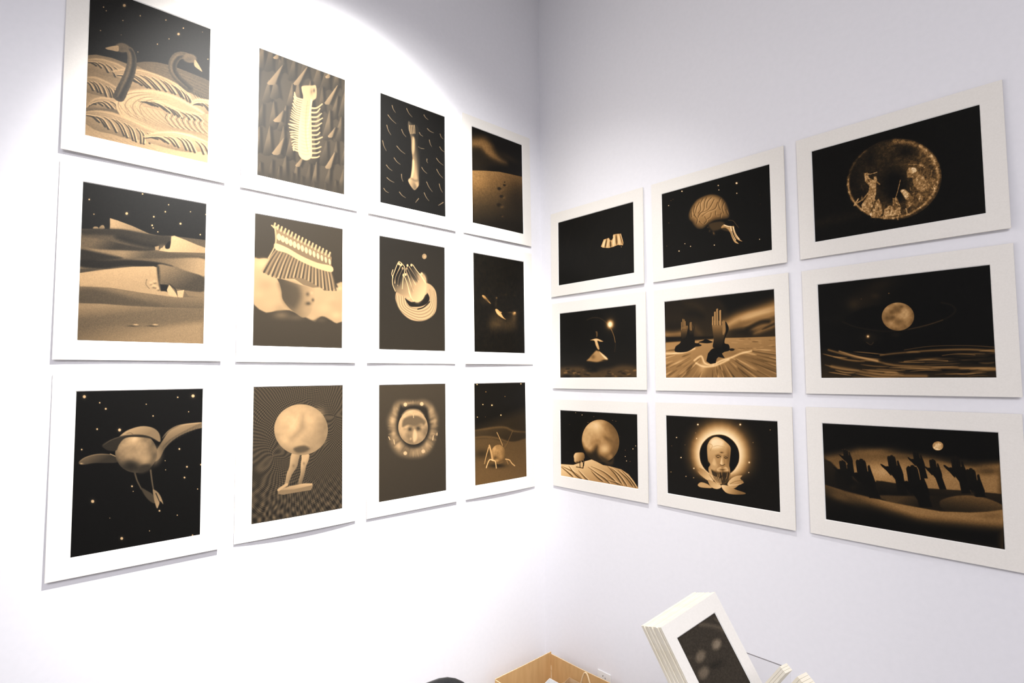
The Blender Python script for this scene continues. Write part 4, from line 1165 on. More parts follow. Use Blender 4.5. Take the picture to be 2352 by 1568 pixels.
ART['L20']=(400,568,[
['g',[59.5,38.3,.06,204.1,549.4,.05]],
['b',22.5,18.1,9.6,.3,.4,11.9,.9,.3,0],
['b',22.5,18.1,4.4,.1,.2,5.5,.9,1,2],
['b',365.6,26.2,11.9,.4,.3,13.3,.9,.3,0],
['b',365.6,26.2,5.5,.2,.1,6.1,.9,1,2],
['b',67.1,41.2,4.4,.2,.2,5.4,.9,.3,0],
['b',67.1,41.2,2,.1,.1,2.5,.9,1,2],
['b',85.5,63.7,6.1,.3,.2,7.4,.9,.3,0],
['b',85.5,63.7,2.8,.1,.1,3.4,.9,1,2],
['b',312.6,29.6,5.1,.2,.1,5.8,.9,.3,0],
['b',312.6,29.6,2.4,.1,.1,2.7,.9,1,2],
['b',62.3,134.5,5.4,.4,.2,6.7,.9,.3,0],
['b',62.3,134.5,2.5,.2,.1,3.1,.9,1,2],
['b',128.7,142.4,9.7,.7,.3,11.6,.9,.3,0],
['b',128.7,142.4,4.5,.3,.1,5.4,.9,1,2],
['b',232.2,97.2,4.9,.3,.1,5.7,.9,.3,0],
['b',232.2,97.2,2.2,.1,.1,2.6,.9,1,2],
['b',20.4,202.7,4.7,.4,.2,5.9,.9,.3,0],
['b',20.4,202.7,2.2,.2,.1,2.7,.9,1,2],
['b',322.3,229.1,6.4,.6,.2,7.2,.9,.3,0],
['b',322.3,229.1,3,.3,.1,3.3,.9,1,2],
['b',349.8,300.3,6.5,.7,.2,7.3,.9,.3,0],
['b',349.8,300.3,3,.3,.1,3.4,.9,1,2],
['b',342.2,340.6,6.5,.8,.2,7.2,.9,.3,0],
['b',342.2,340.6,3,.4,.1,3.3,.9,1,2],
['b',399.4,297.6,6.7,.8,.2,7.4,.9,.3,0],
['b',399.4,297.6,3.1,.3,.1,3.4,.9,1,2],
['b',171.8,350.3,5.8,.8,.2,6.8,.9,.3,0],
['b',171.8,350.3,2.7,.4,.1,3.2,.9,1,2],
['b',56.5,386.9,9.7,1.5,.3,11.8,.9,.3,0],
['b',56.5,386.9,4.5,.7,.2,5.5,.9,1,2],
['b',261,453.6,6.1,1,.2,7,.9,.3,0],
['b',261,453.6,2.8,.5,.1,3.2,.9,1,2],
['b',145.2,532.4,9.1,1.8,.3,10.8,.9,.3,0],
['b',145.2,532.4,4.2,.8,.1,5,.9,1,2],
['b',320.5,480,3.8,.7,.1,4.3,.9,.3,0],
['b',320.5,480,1.8,.3,0,2,.9,1,2],
['b',374.5,565.8,5.3,1,.1,5.8,.9,.3,0],
['b',374.5,565.8,2.4,.5,.1,2.7,.9,1,2],
['b',351.3,87.4,3.9,.2,.1,4.4,.9,.3,0],
['b',351.3,87.4,1.8,.1,0,2,.9,1,2],
['b',175.9,369.3,2.9,.4,.1,3.4,.9,.3,0],
['b',175.9,369.3,1.3,.2,0,1.6,.9,1,2],
['b',275.7,268.9,3.1,.3,.1,3.6,.9,.3,0],
['b',275.7,268.9,1.4,.2,0,1.6,.9,1,2],
['b',278,303.5,3.1,.4,.1,3.6,.9,.3,0],
['b',278,303.5,1.4,.2,0,1.6,.9,1,2],
['b',230.7,521.9,3,.6,.1,3.5,.9,.3,0],
['b',230.7,521.9,1.4,.3,0,1.6,.9,1,2],
['b',388.7,390.9,4,.6,.1,4.4,.9,.3,0],
['b',388.7,390.9,1.8,.3,0,2,.9,1,2],
['b',209.2,52.2,3.6,.1,.1,4.2,.9,.3,0],
['b',209.2,52.2,1.7,.1,.1,1.9,.9,1,2],
['b',107.7,453.7,2.2,.4,.1,2.7,.9,.3,0],
['b',107.7,453.7,1,.2,0,1.2,.9,1,2],
['P',[242,236,264,194,287,158,326,138,366,132,402,132,402,152,377,158,337,172,303,192,275,222,257,259,238,268],[268.2,156.2,.68,288.9,218.2,.46],2.6,1],
['L',[265,224,273,209,284,199],2,2,.38,2.6,.5],
['L',[274,215,283,199,293,189],2.1,2.1,.38,2.6,.5],
['L',[284,208,292,192,303,182],2.1,2.1,.38,2.6,.5],
['L',[293,202,302,186,312,176],2.1,2.1,.38,2.6,.5],
['L',[303,197,311,181,322,170],2.1,2.1,.38,2.6,.5],
['L',[313,191,321,175,332,165],2.1,2.1,.38,2.6,.5],
['L',[322,186,331,170,341,160],2.1,2.1,.38,2.6,.5],
['L',[332,181,341,165,351,155],2.1,2.1,.38,2.6,.5],
['L',[342,177,350,160,361,150],2.1,2.1,.38,2.7,.5],
['L',[352,172,360,156,371,145],2.1,2.1,.38,2.7,.5],
['L',[362,167,370,151,381,140],2.1,2.1,.38,2.7,.5],
['L',[372,163,381,146,392,136],2.2,2.2,.38,2.7,.5],
['L',[382,158,391,142,402,131],2.2,2.2,.38,2.7,.5],
['L',[392,154,401,137,412,127],2.2,2.2,.38,2.7,.5],
['L',[264,183,287,155,326,137,397,134],2.4,2.4,.85,3.1,.7],
['P',[13,246,28,232,57,223,90,224,125,237,125,258,91,257,57,254,25,256],[44.2,223.7,.5,65.9,259,.3],2.3,1],
['L',[16,243,32,231,65,224,107,229],1.6,1.6,.68,2.3,.7],
['b',20.6,251.4,6.5,.7,.1,3.5,.9,.8,0],
['l',[103,226,125,240],1.2,1.2,.8,1.9,1],
['L',[179,301,187,331,201,364],2.9,2.2,.42,2,1],
['L',[229,299,234,337,240,375],3,2.2,.45,2,1],
['P',[199,359,218,372,239,391,247,422,233,417,214,393],.36,2.5,1],
['P',[238,372,253,382,265,403,273,431,263,419,259,432,253,444,246,424,241,400],[240.9,380.8,.62,260.9,432.1,.72],2,1],
['l',[248,387,261,421],1.3,1.3,.2,1.5,1],
['s',182.9,229.7,65.5,6.5,2,73.4,.74,.5,-.2,-.5,.6,.18,6],
['b',169.8,275.9,40.3,4.6,.7,26.4,.12,.75,0],
['b',209.9,253.8,32.2,3.4,1,37.5,.82,.7,0],
['P',[197,279,224,277,229,293,207,307,188,302],.3,6.9,1],
['b',150.6,221.3,22.1,2.1,.7,26.3,.72,.5,0],
['b',172.4,207.6,26.9,2.5,.6,21.2,.6,.4,0],
['L',[241,214,254,248,243,279],10.1,10.1,.72,15.1,.6],
['P',[125,172,149,147,193,133,230,140,252,160,259,188,253,196,222,174,185,165,149,164],[165.9,132.8,.78,194.2,177.5,.6],2.5,1],
['P',[78,196,89,182,123,167,167,162,212,169,250,193,222,180,176,171,145,174,128,196,120,216,98,214],.26,2.4,1],
['L',[81,194,106,176,149,164,194,165],1.2,1.2,.55,1.9,.6],
['L',[149,158,162,155,171,162],1,1,.4,1.5,.7]])
ART['L21']=(400,568,[
['g',.4],
['w',[[158.7,66.9],[217.5,449.7],[80.4,298.9],[359.3,140.9]]],
['P',[162,294,197,298,193,326,187,352,174,371,164,385,154,410,146,429,128,442,108,442,113,432,133,420,142,377,153,348],[147.5,352.3,.82,189.7,372.9,.55],2.1,1],
['P',[209,301,240,304,238,331,227,356,221,387,213,412,208,430,207,438,196,435,193,418,202,385,203,343,206,322],[202.8,358.8,.84,232.7,378.1,.55],2.1,1],
['b',170.9,347.3,7.4,.8,.1,9.4,.5,.6,0],
['b',217.1,342,6.5,.7,.1,9.5,.5,.6,0],
['p',[105,444,154,433,217,429,256,434,258,445,250,462,175,462,129,465,106,459],[169.5,427.4,.86,164.9,468.1,.62],2.1,1],
['p',[105,444,175,449,258,442,250,462,129,465,106,459],.62,2.6,1],
['L',[108,442,133,428,143,424],5.6,5.6,.85,2.6,1],
['s',207.4,191.8,120.7,8.6,1.6,112.2,.9,.72,-.4,-.4,.7,.1,3],
['P',[213,127,222,160,225,187,203,206,172,225,156,224,187,195,197,158],.62,21.3,.7],
['b',204.4,280.2,42.9,4.1,.2,15.8,.5,.8,0],
['P',[172,272,215,263,242,278,226,290,189,292],.42,7.5,1],
['b',269.2,227.4,22.3,1.8,.2,16.1,.7,.6,0],
['b',308.7,246.8,17,1.4,.3,27.1,.6,.6,0],
['b',284.6,125.9,33.7,1.8,.4,32.5,.8,.5,0]])
ART['L22']=(400,568,[
['g',[140.5,38.1,.24,269.4,562.4,.22]],
['P',[98,90,141,84,204,89,262,86,309,110,336,156,346,190,336,239,329,289,302,342,256,370,192,370,135,358,93,333,62,283,65,236,50,177,74,126],.5,21.1,1],
['l',[303,234,350,238],4.9,4.9,.28,7.4,.5],
['l',[301,246,349,253],4.9,4.9,.5,7.4,.5],
['l',[304,258,346,268],4.9,4.9,.74,7.4,.5],
['l',[285,263,342,282],4.9,4.9,.28,7.3,.5],
['l',[297,281,336,296],4.9,4.9,.62,7.3,.5],
['l',[276,281,328,309],4.9,4.9,.28,7.3,.5],
['l',[276,294,319,321],4.9,4.9,.5,7.3,.5],
['l',[273,305,309,332],4.8,4.8,.74,7.3,.5],
['l',[272,321,297,342],4.8,4.8,.62,7.2,.5],
['l',[259,323,284,350],4.8,4.8,.62,7.2,.5],
['l',[248,326,271,357],4.8,4.8,.74,7.2,.5],
['l',[241,338,256,363],4.8,4.8,.62,7.1,.5],
['l',[225,326,242,366],4.7,4.7,.62,7.1,.5],
['l',[215,327,226,369],4.7,4.7,.74,7.1,.5],
['l',[206,334,211,369],4.7,4.7,.62,7,.5],
['l',[195,341,195,369],4.7,4.7,.74,7,.5],
['l',[184,331,179,366],4.7,4.7,.5,7,.5],
['l',[175,322,164,362],4.6,4.6,.28,7,.5],
['l',[162,329,149,357],4.6,4.6,.28,6.9,.5],
['l',[153,322,135,350],4.6,4.6,.28,6.9,.5],
['l',[149,307,122,342],4.6,4.6,.28,6.9,.5],
['l',[135,308,109,333],4.6,4.6,.5,6.8,.5],
['l',[131,296,97,323],4.5,4.5,.5,6.8,.5],
['l',[120,291,87,312],4.5,4.5,.74,6.8,.5],
['l',[120,278,77,300],4.5,4.5,.28,6.8,.5],
['l',[106,273,69,287],4.5,4.5,.5,6.8,.5],
['l',[112,259,62,273],4.5,4.5,.62,6.8,.5],
['l',[89,255,57,260],4.5,4.5,.5,6.7,.5],
['l',[92,242,53,245],4.5,4.5,.62,6.7,.5],
['l',[89,231,51,231],4.5,4.5,.28,6.7,.5],
['l',[83,219,50,217],4.5,4.5,.5,6.7,.5],
['l',[87,207,51,202],4.5,4.5,.62,6.7,.5],
['l',[91,197,53,188],4.5,4.5,.5,6.7,.5],
['l',[102,189,57,174],4.5,4.5,.62,6.8,.5],
['l',[106,180,62,161],4.5,4.5,.74,6.8,.5],
['l',[101,164,69,149],4.5,4.5,.5,6.8,.5],
['l',[119,165,77,137],4.5,4.5,.74,6.8,.5],
['l',[116,148,86,126],4.6,4.6,.5,6.8,.5],
['l',[119,135,96,116],4.6,4.6,.74,6.8,.5],
['l',[134,137,108,108],4.6,4.6,.62,6.9,.5],
['l',[140,126,121,100],4.6,4.6,.5,6.9,.5],
['l',[157,137,134,94],4.6,4.6,.28,6.9,.5],
['l',[166,134,148,89],4.6,4.6,.62,7,.5],
['l',[174,128,163,86],4.7,4.7,.5,7,.5],
['l',[183,110,179,84],4.7,4.7,.5,7,.5],
['l',[194,116,194,84],4.7,4.7,.74,7.1,.5],
['l',[204,133,210,85],4.7,4.7,.5,7.1,.5],
['l',[215,128,226,88],4.8,4.8,.5,7.1,.5],
['l',[225,130,241,93],4.8,4.8,.5,7.2,.5],
['l',[233,140,256,99],4.8,4.8,.62,7.2,.5],
['l',[249,133,271,106],4.8,4.8,.28,7.2,.5],
['l',[254,146,284,115],4.8,4.8,.5,7.2,.5],
['l',[271,144,297,125],4.9,4.9,.5,7.3,.5],
['l',[266,165,309,137],4.9,4.9,.74,7.3,.5],
['l',[272,174,319,149],4.9,4.9,.62,7.3,.5],
['l',[291,176,328,163],4.9,4.9,.62,7.3,.5],
['l',[281,193,336,177],4.9,4.9,.28,7.3,.5],
['l',[291,201,342,192],4.9,4.9,.74,7.3,.5],
['l',[294,212,346,207],4.9,4.9,.28,7.4,.5],
['l',[304,222,349,222],4.9,4.9,.5,7.4,.5],
['b',73.8,178.8,15.6,1,.1,21,.8,.8,0],
['b',85.6,126.7,12.1,.6,.1,26.4,.6,.8,0],
['b',80.1,242.4,13.3,1,.1,21,.72,.8,0],
['b',110.8,308.1,18.3,1.7,.1,19,.82,.8,0],
['b',308.9,137.5,17.5,.8,0,22.3,.66,.8,0],
['b',329.1,199.9,13.5,.8,0,24.6,.66,.8,0],
['b',302.2,259.2,16,1.2,0,24.3,.6,.8,0],
['b',279,317.9,14.5,1.3,0,16.5,.72,.8,0],
['b',172.1,95.8,37.9,1.5,0,6.5,.62,.8,0],
['P',[119,102,141,111,191,102,249,110,282,125,296,181,302,237,276,290,230,324,166,319,123,277,98,233,98,170],.16,14.1,1],
['b',148.8,100.8,10.6,.4,0,9.7,.85,1,3],
['b',247.9,101.6,11.1,.5,0,9.9,.85,1,3],
['b',147.8,346.6,10.6,1,0,9.6,.85,1,3],
['b',256.1,347.5,11.1,1.1,0,9.8,.85,1,3],
['l',[53,257,59,270],2.2,2.2,.9,2.2,1],
['l',[82,274,86,295],2.3,2.3,.9,2.3,1],
['l',[320,272,316,294],2.4,2.4,.9,2.4,1],
['l',[344,260,343,271],2.5,2.5,.9,2.5,1],
['s',196.5,219.8,89.2,6.1,.2,87.6,.76,.7,-.2,-.5,.7,.2,9],
['P',[129,203,141,172,185,159,230,164,269,191,262,212,243,203,204,214,166,206,135,215],.4,8.2,1],
['b',175.6,228.1,18.9,1.3,0,15.1,.2,.9,0],
['b',226.7,227.4,19.4,1.4,0,15.2,.2,.9,0],
['b',147.4,225,16.2,1.1,0,8.6,.6,.8,0],
['b',252.6,222.6,17,1.2,0,7.7,.7,.8,0],
['P',[204,230,220,258,214,285,198,294,192,262],.86,8.2,1],
['b',166.3,259.6,25.1,2,.1,21.4,.42,.6,0],
['b',242.9,271.1,26,2.1,0,21.8,.8,.5,0],
['l',[196,156,198,170],1.8,1.8,.9,1.8,1],
['b',180.8,276.9,7.6,.6,0,7.5,.85,.7,0],
['L',[129,155,166,133,223,136,262,163],5.9,5.9,.85,7.1,.7]])
ART['L23']=(400,568,[
['g',[121.8,193.4,.05,135.7,254.2,.16]],
['b',19.5,4.3,8.1,.1,0,6.3,.9,.3,0],
['b',19.5,4.3,3.7,.1,0,2.9,.9,1,2],
['b',364.3,6.3,9.3,.2,-.1,6.7,.9,.3,0],
['b',364.3,6.3,4.3,.1,0,3.1,.9,1,2],
['b',84.3,47.8,7.4,.2,0,5.6,.5,.3,0],
['b',84.3,47.8,3.4,.1,0,2.6,.5,1,2],
['b',231.8,79.1,6.9,.2,-.1,5.1,.5,.3,0],
['b',231.8,79.1,3.2,.1,0,2.3,.5,1,2],
['b',61.2,119.5,7.3,.3,0,5.6,.9,.3,0],
['b',61.2,119.5,3.4,.1,0,2.6,.9,1,2],
['b',128.8,126.2,11.3,.5,-.1,8.5,.9,.3,0],
['b',128.8,126.2,5.2,.2,0,3.9,.9,1,2],
['b',197,187.1,9.6,.5,-.1,7.2,.9,.3,0],
['b',197,187.1,4.4,.2,0,3.3,.9,1,2],
['b',19.7,188.8,6.3,.4,0,4.8,.9,.3,0],
['b',19.7,188.8,2.9,.2,0,2.2,.9,1,2],
['b',79,191,3.7,.2,0,2.8,.5,.3,0],
['b',79,191,1.7,.1,0,1.3,.5,1,2],
['p',[-1,266,71,258,165,256,239,261,300,279,410,296,414,588,-3,581],[121.3,247.7,.24,135,335.7,.18],12.7,1],
['L',[-1,263,71,259,179,256,239,264,300,288,410,302],3.8,3.8,.42,10.2,.7],
['L',[-1,303,71,304,164,319,238,344,299,358,409,342],3.8,3.8,.46,10.2,.7],
['L',[-2,361,64,359,120,359],3.7,3.7,.36,9.8,.7],
['p',[-2,308,121,313,238,350,330,352,409,336,406,587,-3,581],[120.8,312.8,.3,132.9,578.5,.36],10.2,1],
['b',119.1,523,171.3,21.3,-.5,64.4,.36,.6,0],
['b',49.5,397.6,83.4,8.3,-.2,31.9,.17,.7,0],
['b',162.7,476.9,80,9.1,-.1,16.3,.1,.8,0],
['s',174.3,412.8,57.1,5.7,-.5,55.6,.62,.55,-.3,-.5,.7,.14,5],
['b',148.6,431.9,21.7,2.3,-.1,16.3,.26,.8,0],
['b',159.4,446.6,21.8,2.3,-.1,10.9,.62,.8,0],
['b',192.5,428.3,22.1,2.3,-.2,21.9,.66,.4,0],
['L',[164,286,186,324,206,364],2.2,1.6,.7,1.9,1],
['L',[288,287,253,340,223,376],1.9,1.9,.38,2.6,1],
['L',[67,455,81,411,100,365],2.1,3.7,.66,1.8,1],
['L',[105,356,117,393,127,440],5.6,6.8,.66,1.9,1],
['L',[80,478,95,448,109,436,134,444],3.4,3.4,.78,1.9,1],
['L',[134,444,148,451,155,489],3.4,3.4,.78,1.9,1],
['L',[228,446,259,455,278,476,301,493],3.2,3.2,.72,1.9,1],
['l',[237,455,248,476],2.6,2.6,.5,1.9,1],
['n',.03,3,3,3,1,0]])
ART['R00']=(568,400,[
['g',.06],
['l',[281,381,265,413],3.7,3.7,.14,8.4,.5],
['l',[180,258,163,319],3.8,3.8,.1,8.7,.5],
['l',[132,-19,116,18],3.9,3.9,.1,8.9,.5],
['l',[241,387,225,431],3.7,3.7,.11,8.5,.5],
['l',[285,118,268,178],3.7,3.7,.14,8.4,.5],
['l',[108,66,91,125],3.9,3.9,.16,8.9,.5],
['l',[380,195,365,264],3.6,3.6,.09,8.2,.5],
['l',[41,279,24,326],4,4,.09,9.1,.5],
['l',[323,404,307,454],3.6,3.6,.11,8.3,.5],
['l',[67,-13,49,57],4,4,.12,9.1,.5],
['l',[534,80,520,115],3.4,3.4,.09,7.8,.5],
['l',[247,21,231,58],3.7,3.7,.12,8.6,.5],
['l',[194,6,178,33],3.8,3.8,.16,8.7,.5],
['l',[115,179,98,225],3.9,3.9,.13,8.9,.5],
['l',[59,87,42,119],4,4,.13,9.1,.5],
['l',[521,284,507,346],3.4,3.4,.11,7.7,.5],
['l',[16,174,-2,225],4,4,.13,9.2,.5],
['l',[230,246,213,306],3.7,3.7,.15,8.6,.5],
['l',[192,168,175,233],3.8,3.8,.11,8.7,.5],
['l',[78,90,61,120],3.9,3.9,.14,9,.5],
['l',[472,166,458,196],3.5,3.5,.1,7.9,.5],
['l',[158,11,141,58],3.9,3.9,.13,8.8,.5],
['l',[158,2,141,62],3.9,3.9,.09,8.8,.5],
['l',[129,89,113,133],3.9,3.9,.1,8.9,.5],
['l',[258,125,241,186],3.7,3.7,.13,8.5,.5],
['l',[508,302,493,361],3.4,3.4,.13,7.8,.5],
['l',[265,328,249,385],3.7,3.7,.16,8.4,.5],
['l',[421,307,407,344],3.5,3.5,.15,8,.5],
['l',[237,47,222,76],3.8,3.8,.1,8.6,.5],
['l',[163,255,147,295],3.8,3.8,.09,8.7,.5],
['l',[441,254,427,280],3.5,3.5,.09,8,.5],
['l',[87,110,69,179],3.9,3.9,.16,9,.5],
['l',[364,113,349,158],3.6,3.6,.12,8.2,.5],
['l',[209,-7,192,46],3.8,3.8,.15,8.7,.5],
['l',[426,73,411,122],3.5,3.5,.1,8.1,.5],
['l',[414,207,398,274],3.5,3.5,.15,8.1,.5],
['l',[80,92,62,164],3.9,3.9,.12,9,.5],
['l',[264,178,248,239],3.7,3.7,.16,8.5,.5],
['l',[314,395,299,449],3.6,3.6,.1,8.3,.5],
['l',[469,206,455,233],3.5,3.5,.16,7.9,.5],
['p',[359,174,399,171,408,185,418,185,430,158,449,158,483,163,499,222,496,233,461,225,428,230,394,231,355,222,338,213],.74,2,1],
['l',[370,178,352,219],5.6,7.9,.9,4.1,.75],
['l',[382,174,369,226],3.6,5,.2,4.1,.75],
['l',[396,174,384,227],4.6,6.4,.85,4.1,.75],
['l',[408,190,410,229],4.5,6.3,.25,4,.75],
['l',[432,159,431,228],6.5,9.1,.88,4,.75],
['l',[449,161,453,223],4.5,6.3,.3,4,.75],
['l',[463,162,474,227],5.4,7.6,.85,3.9,.75],
['l',[476,164,493,226],2.2,3.1,.25,3.9,.75],
['l',[480,164,499,220],1.7,2.4,.92,3.9,.75],
['b',485,240.1,4.3,.8,-.1,4,.8,.9,0],
['P',[399,168,418,167,427,173,418,187,407,185],.05,4,1]])
ART['R01']=(568,400,[
['g',.03],
['b',119.8,13.3,7.5,1.9,-.2,6.9,.9,.3,0],
['b',119.8,13.3,3.5,.9,-.1,3.2,.9,1,2],
['b',318.8,34.3,6.2,1.6,-.2,6,.9,.3,0],
['b',318.8,34.3,2.8,.7,-.1,2.7,.9,1,2],
['b',321.4,57.6,4.9,1.2,-.2,4.8,.9,.3,0],
['b',321.4,57.6,2.3,.6,-.1,2.2,.9,1,2],
['b',411.6,47.1,9.9,2.6,-.3,9.9,.9,.3,0],
['b',411.6,47.1,4.6,1.2,-.2,4.6,.9,1,2],
['b',411.3,96.9,5.3,1.3,-.2,5.2,.9,.3,0],
['b',411.3,96.9,2.4,.6,-.1,2.4,.9,1,2],
['b',39.9,70.5,5.7,1.3,-.1,5.1,.9,.3,0],
['b',39.9,70.5,2.6,.6,-.1,2.4,.9,1,2],
['b',54.8,47.3,3.5,.8,-.1,3.2,.5,.3,0],
['b',54.8,47.3,1.6,.4,0,1.5,.5,1,2],
['b',66.4,43.2,2.8,.7,-.1,2.5,.5,.3,0],
['b',66.4,43.2,1.3,.3,0,1.2,.5,1,2],
['b',95.7,324.2,6.9,1.2,-.2,6.2,.9,.3,0],
['b',95.7,324.2,3.2,.5,-.1,2.9,.9,1,2],
['b',129.9,291.7,4.7,.9,-.1,4.3,.9,.3,0],
['b',129.9,291.7,2.2,.4,-.1,2,.9,1,2],
['b',162,311.3,5.3,.9,-.1,4.9,.9,.3,0],
['b',162,311.3,2.5,.4,-.1,2.3,.9,1,2],
['b',290.7,328.1,5.6,1,-.2,5.3,.9,.3,0],
['b',290.7,328.1,2.6,.5,-.1,2.5,.9,1,2],
['b',514,340.7,4.4,.8,-.2,4.5,.9,.3,0],
['b',514,340.7,2,.4,-.1,2.1,.9,1,2],
['b',23.8,284.9,3.6,.6,-.1,3.2,.5,.3,0],
['b',23.8,284.9,1.6,.3,0,1.5,.5,1,2],
['b',38.3,163.5,3.5,.7,-.1,3.2,.5,.3,0],
['b',38.3,163.5,1.6,.3,0,1.5,.5,1,2],
['b',521.3,132.2,2.2,.5,-.1,2.2,.4,.3,0],
['b',521.3,132.2,1,.2,0,1,.4,1,2],
['b',522.4,175.1,2.2,.5,-.1,2.2,.4,.3,0],
['b',522.4,175.1,1,.2,0,1,.4,1,2],
['P',[262,217,310,213,343,224,347,248,309,258,280,253],.27,7.5,1],
['b',267.9,252.7,6.8,1.3,-.3,8.3,.3,.9,0],
['b',289.2,268.4,7.3,-1.1,3.9,12,.42,.9,0],
['b',258.8,232.3,4.9,1,-.1,4.6,.5,.6,0],
['P',[153,146,162,119,180,95,206,75,247,66,286,68,324,87,351,117,368,157,374,195,362,210,329,208,291,207,257,220,232,234,202,228,182,207,172,189,157,171],[256.4,75.3,.62,281.1,220.6,.45],3.8,1,[.2,33.4]],
['L',[236,80,221,104,222,133,209,149],1.9,1.9,.24,2.9,.8],
['L',[241,83,226,107,227,136,214,152],1.9,1.9,.74,3.9,.5],
['L',[256,80,243,105,240,137,214,160],1.9,1.9,.24,2.9,.8],
['L',[261,83,248,108,244,140,219,163],1.9,1.9,.74,3.8,.5],
['L',[281,86,260,104,255,131],1.9,1.9,.24,2.9,.8],
['L',[285,89,265,107,259,134],1.9,1.9,.74,3.8,.5],
['L',[295,99,274,131,254,147,219,151,206,172],1.9,1.9,.24,2.9,.8],
['L',[299,102,279,134,259,150,224,154,211,175],1.9,1.9,.74,3.8,.5],
['L',[313,117,298,146,259,153,229,168],1.9,1.9,.24,2.8,.8],
['L',[318,120,303,149,264,156,234,170],1.9,1.9,.74,3.8,.5],
['L',[216,94,200,119,194,146],2,2,.24,2.9,.8],
['L',[221,97,205,122,199,149],1.9,1.9,.74,3.9,.5],
['L',[190,107,184,134,194,165],2,2,.24,2.9,.8],
['L',[195,110,189,137,199,168],2,2,.74,3.9,.5],
['L',[328,102,318,127,326,157],1.9,1.9,.24,2.8,.8],
['L',[333,105,322,130,331,160],1.9,1.9,.74,3.7,.5],
['L',[346,125,336,150,344,179],1.8,1.8,.24,2.8,.8],
['L',[351,128,341,153,349,182],1.8,1.8,.74,3.7,.5],
['L',[278,164,273,182,253,191],1.9,1.9,.24,2.9,.8],
['L',[283,167,277,185,258,194],1.9,1.9,.74,3.8,.5],
['L',[302,160,302,179,321,185],1.9,1.9,.24,2.8,.8],
['L',[307,163,306,182,325,188],1.9,1.9,.74,3.7,.5],
['l',[330,176,325,198],1.9,1.9,.24,2.8,.8],
['l',[335,179,330,200],1.9,1.9,.74,3.7,.5],
['L',[243,175,253,196,237,212],1.9,1.9,.24,2.9,.8],
['L',[248,178,257,199,242,214],1.9,1.9,.74,3.8,.5],
['L',[184,153,203,176,198,199],2,2,.24,2.9,.8],
['L',[189,156,208,179,203,202],2,2,.74,3.9,.5],
['l',[213,192,232,211],1.9,1.9,.24,2.9,.8],
['l',[218,195,237,213],1.9,1.9,.74,3.9,.5],
['l',[354,163,363,188],1.8,1.8,.24,2.7,.8],
['l',[359,166,367,190],1.8,1.8,.74,3.7,.5],
['l',[169,131,173,160],2,2,.24,3,.8],
['l',[174,134,178,163],2,2,.74,3.9,.5],
['b',253.8,158.9,48.9,10.8,-1.2,37.1,.75,.25,0],
['L',[366,219,389,227,404,248,415,265],1.8,1.8,.3,1.8,1],
['P',[328,249,343,236,375,251,393,253,394,275,400,299,418,322,433,336,417,329,400,312,387,279,378,277,387,305,400,326,415,344,395,334,382,309,371,278,351,265],[351.6,244.3,.6,399.5,325.6,.66],1.8,1],
['L',[343,237,361,248,379,252],1.6,1.6,.92,1.8,1],
['L',[377,256,385,291,400,323],1.8,1.8,.9,2.3,1],
['L',[390,259,401,295,418,322],2,2,.9,2.2,1],
['L',[384,260,391,297,406,322],1.3,1.3,.15,1.8,1],
['P',[328,253,351,253,369,275,342,265],.25,3.7,1]])
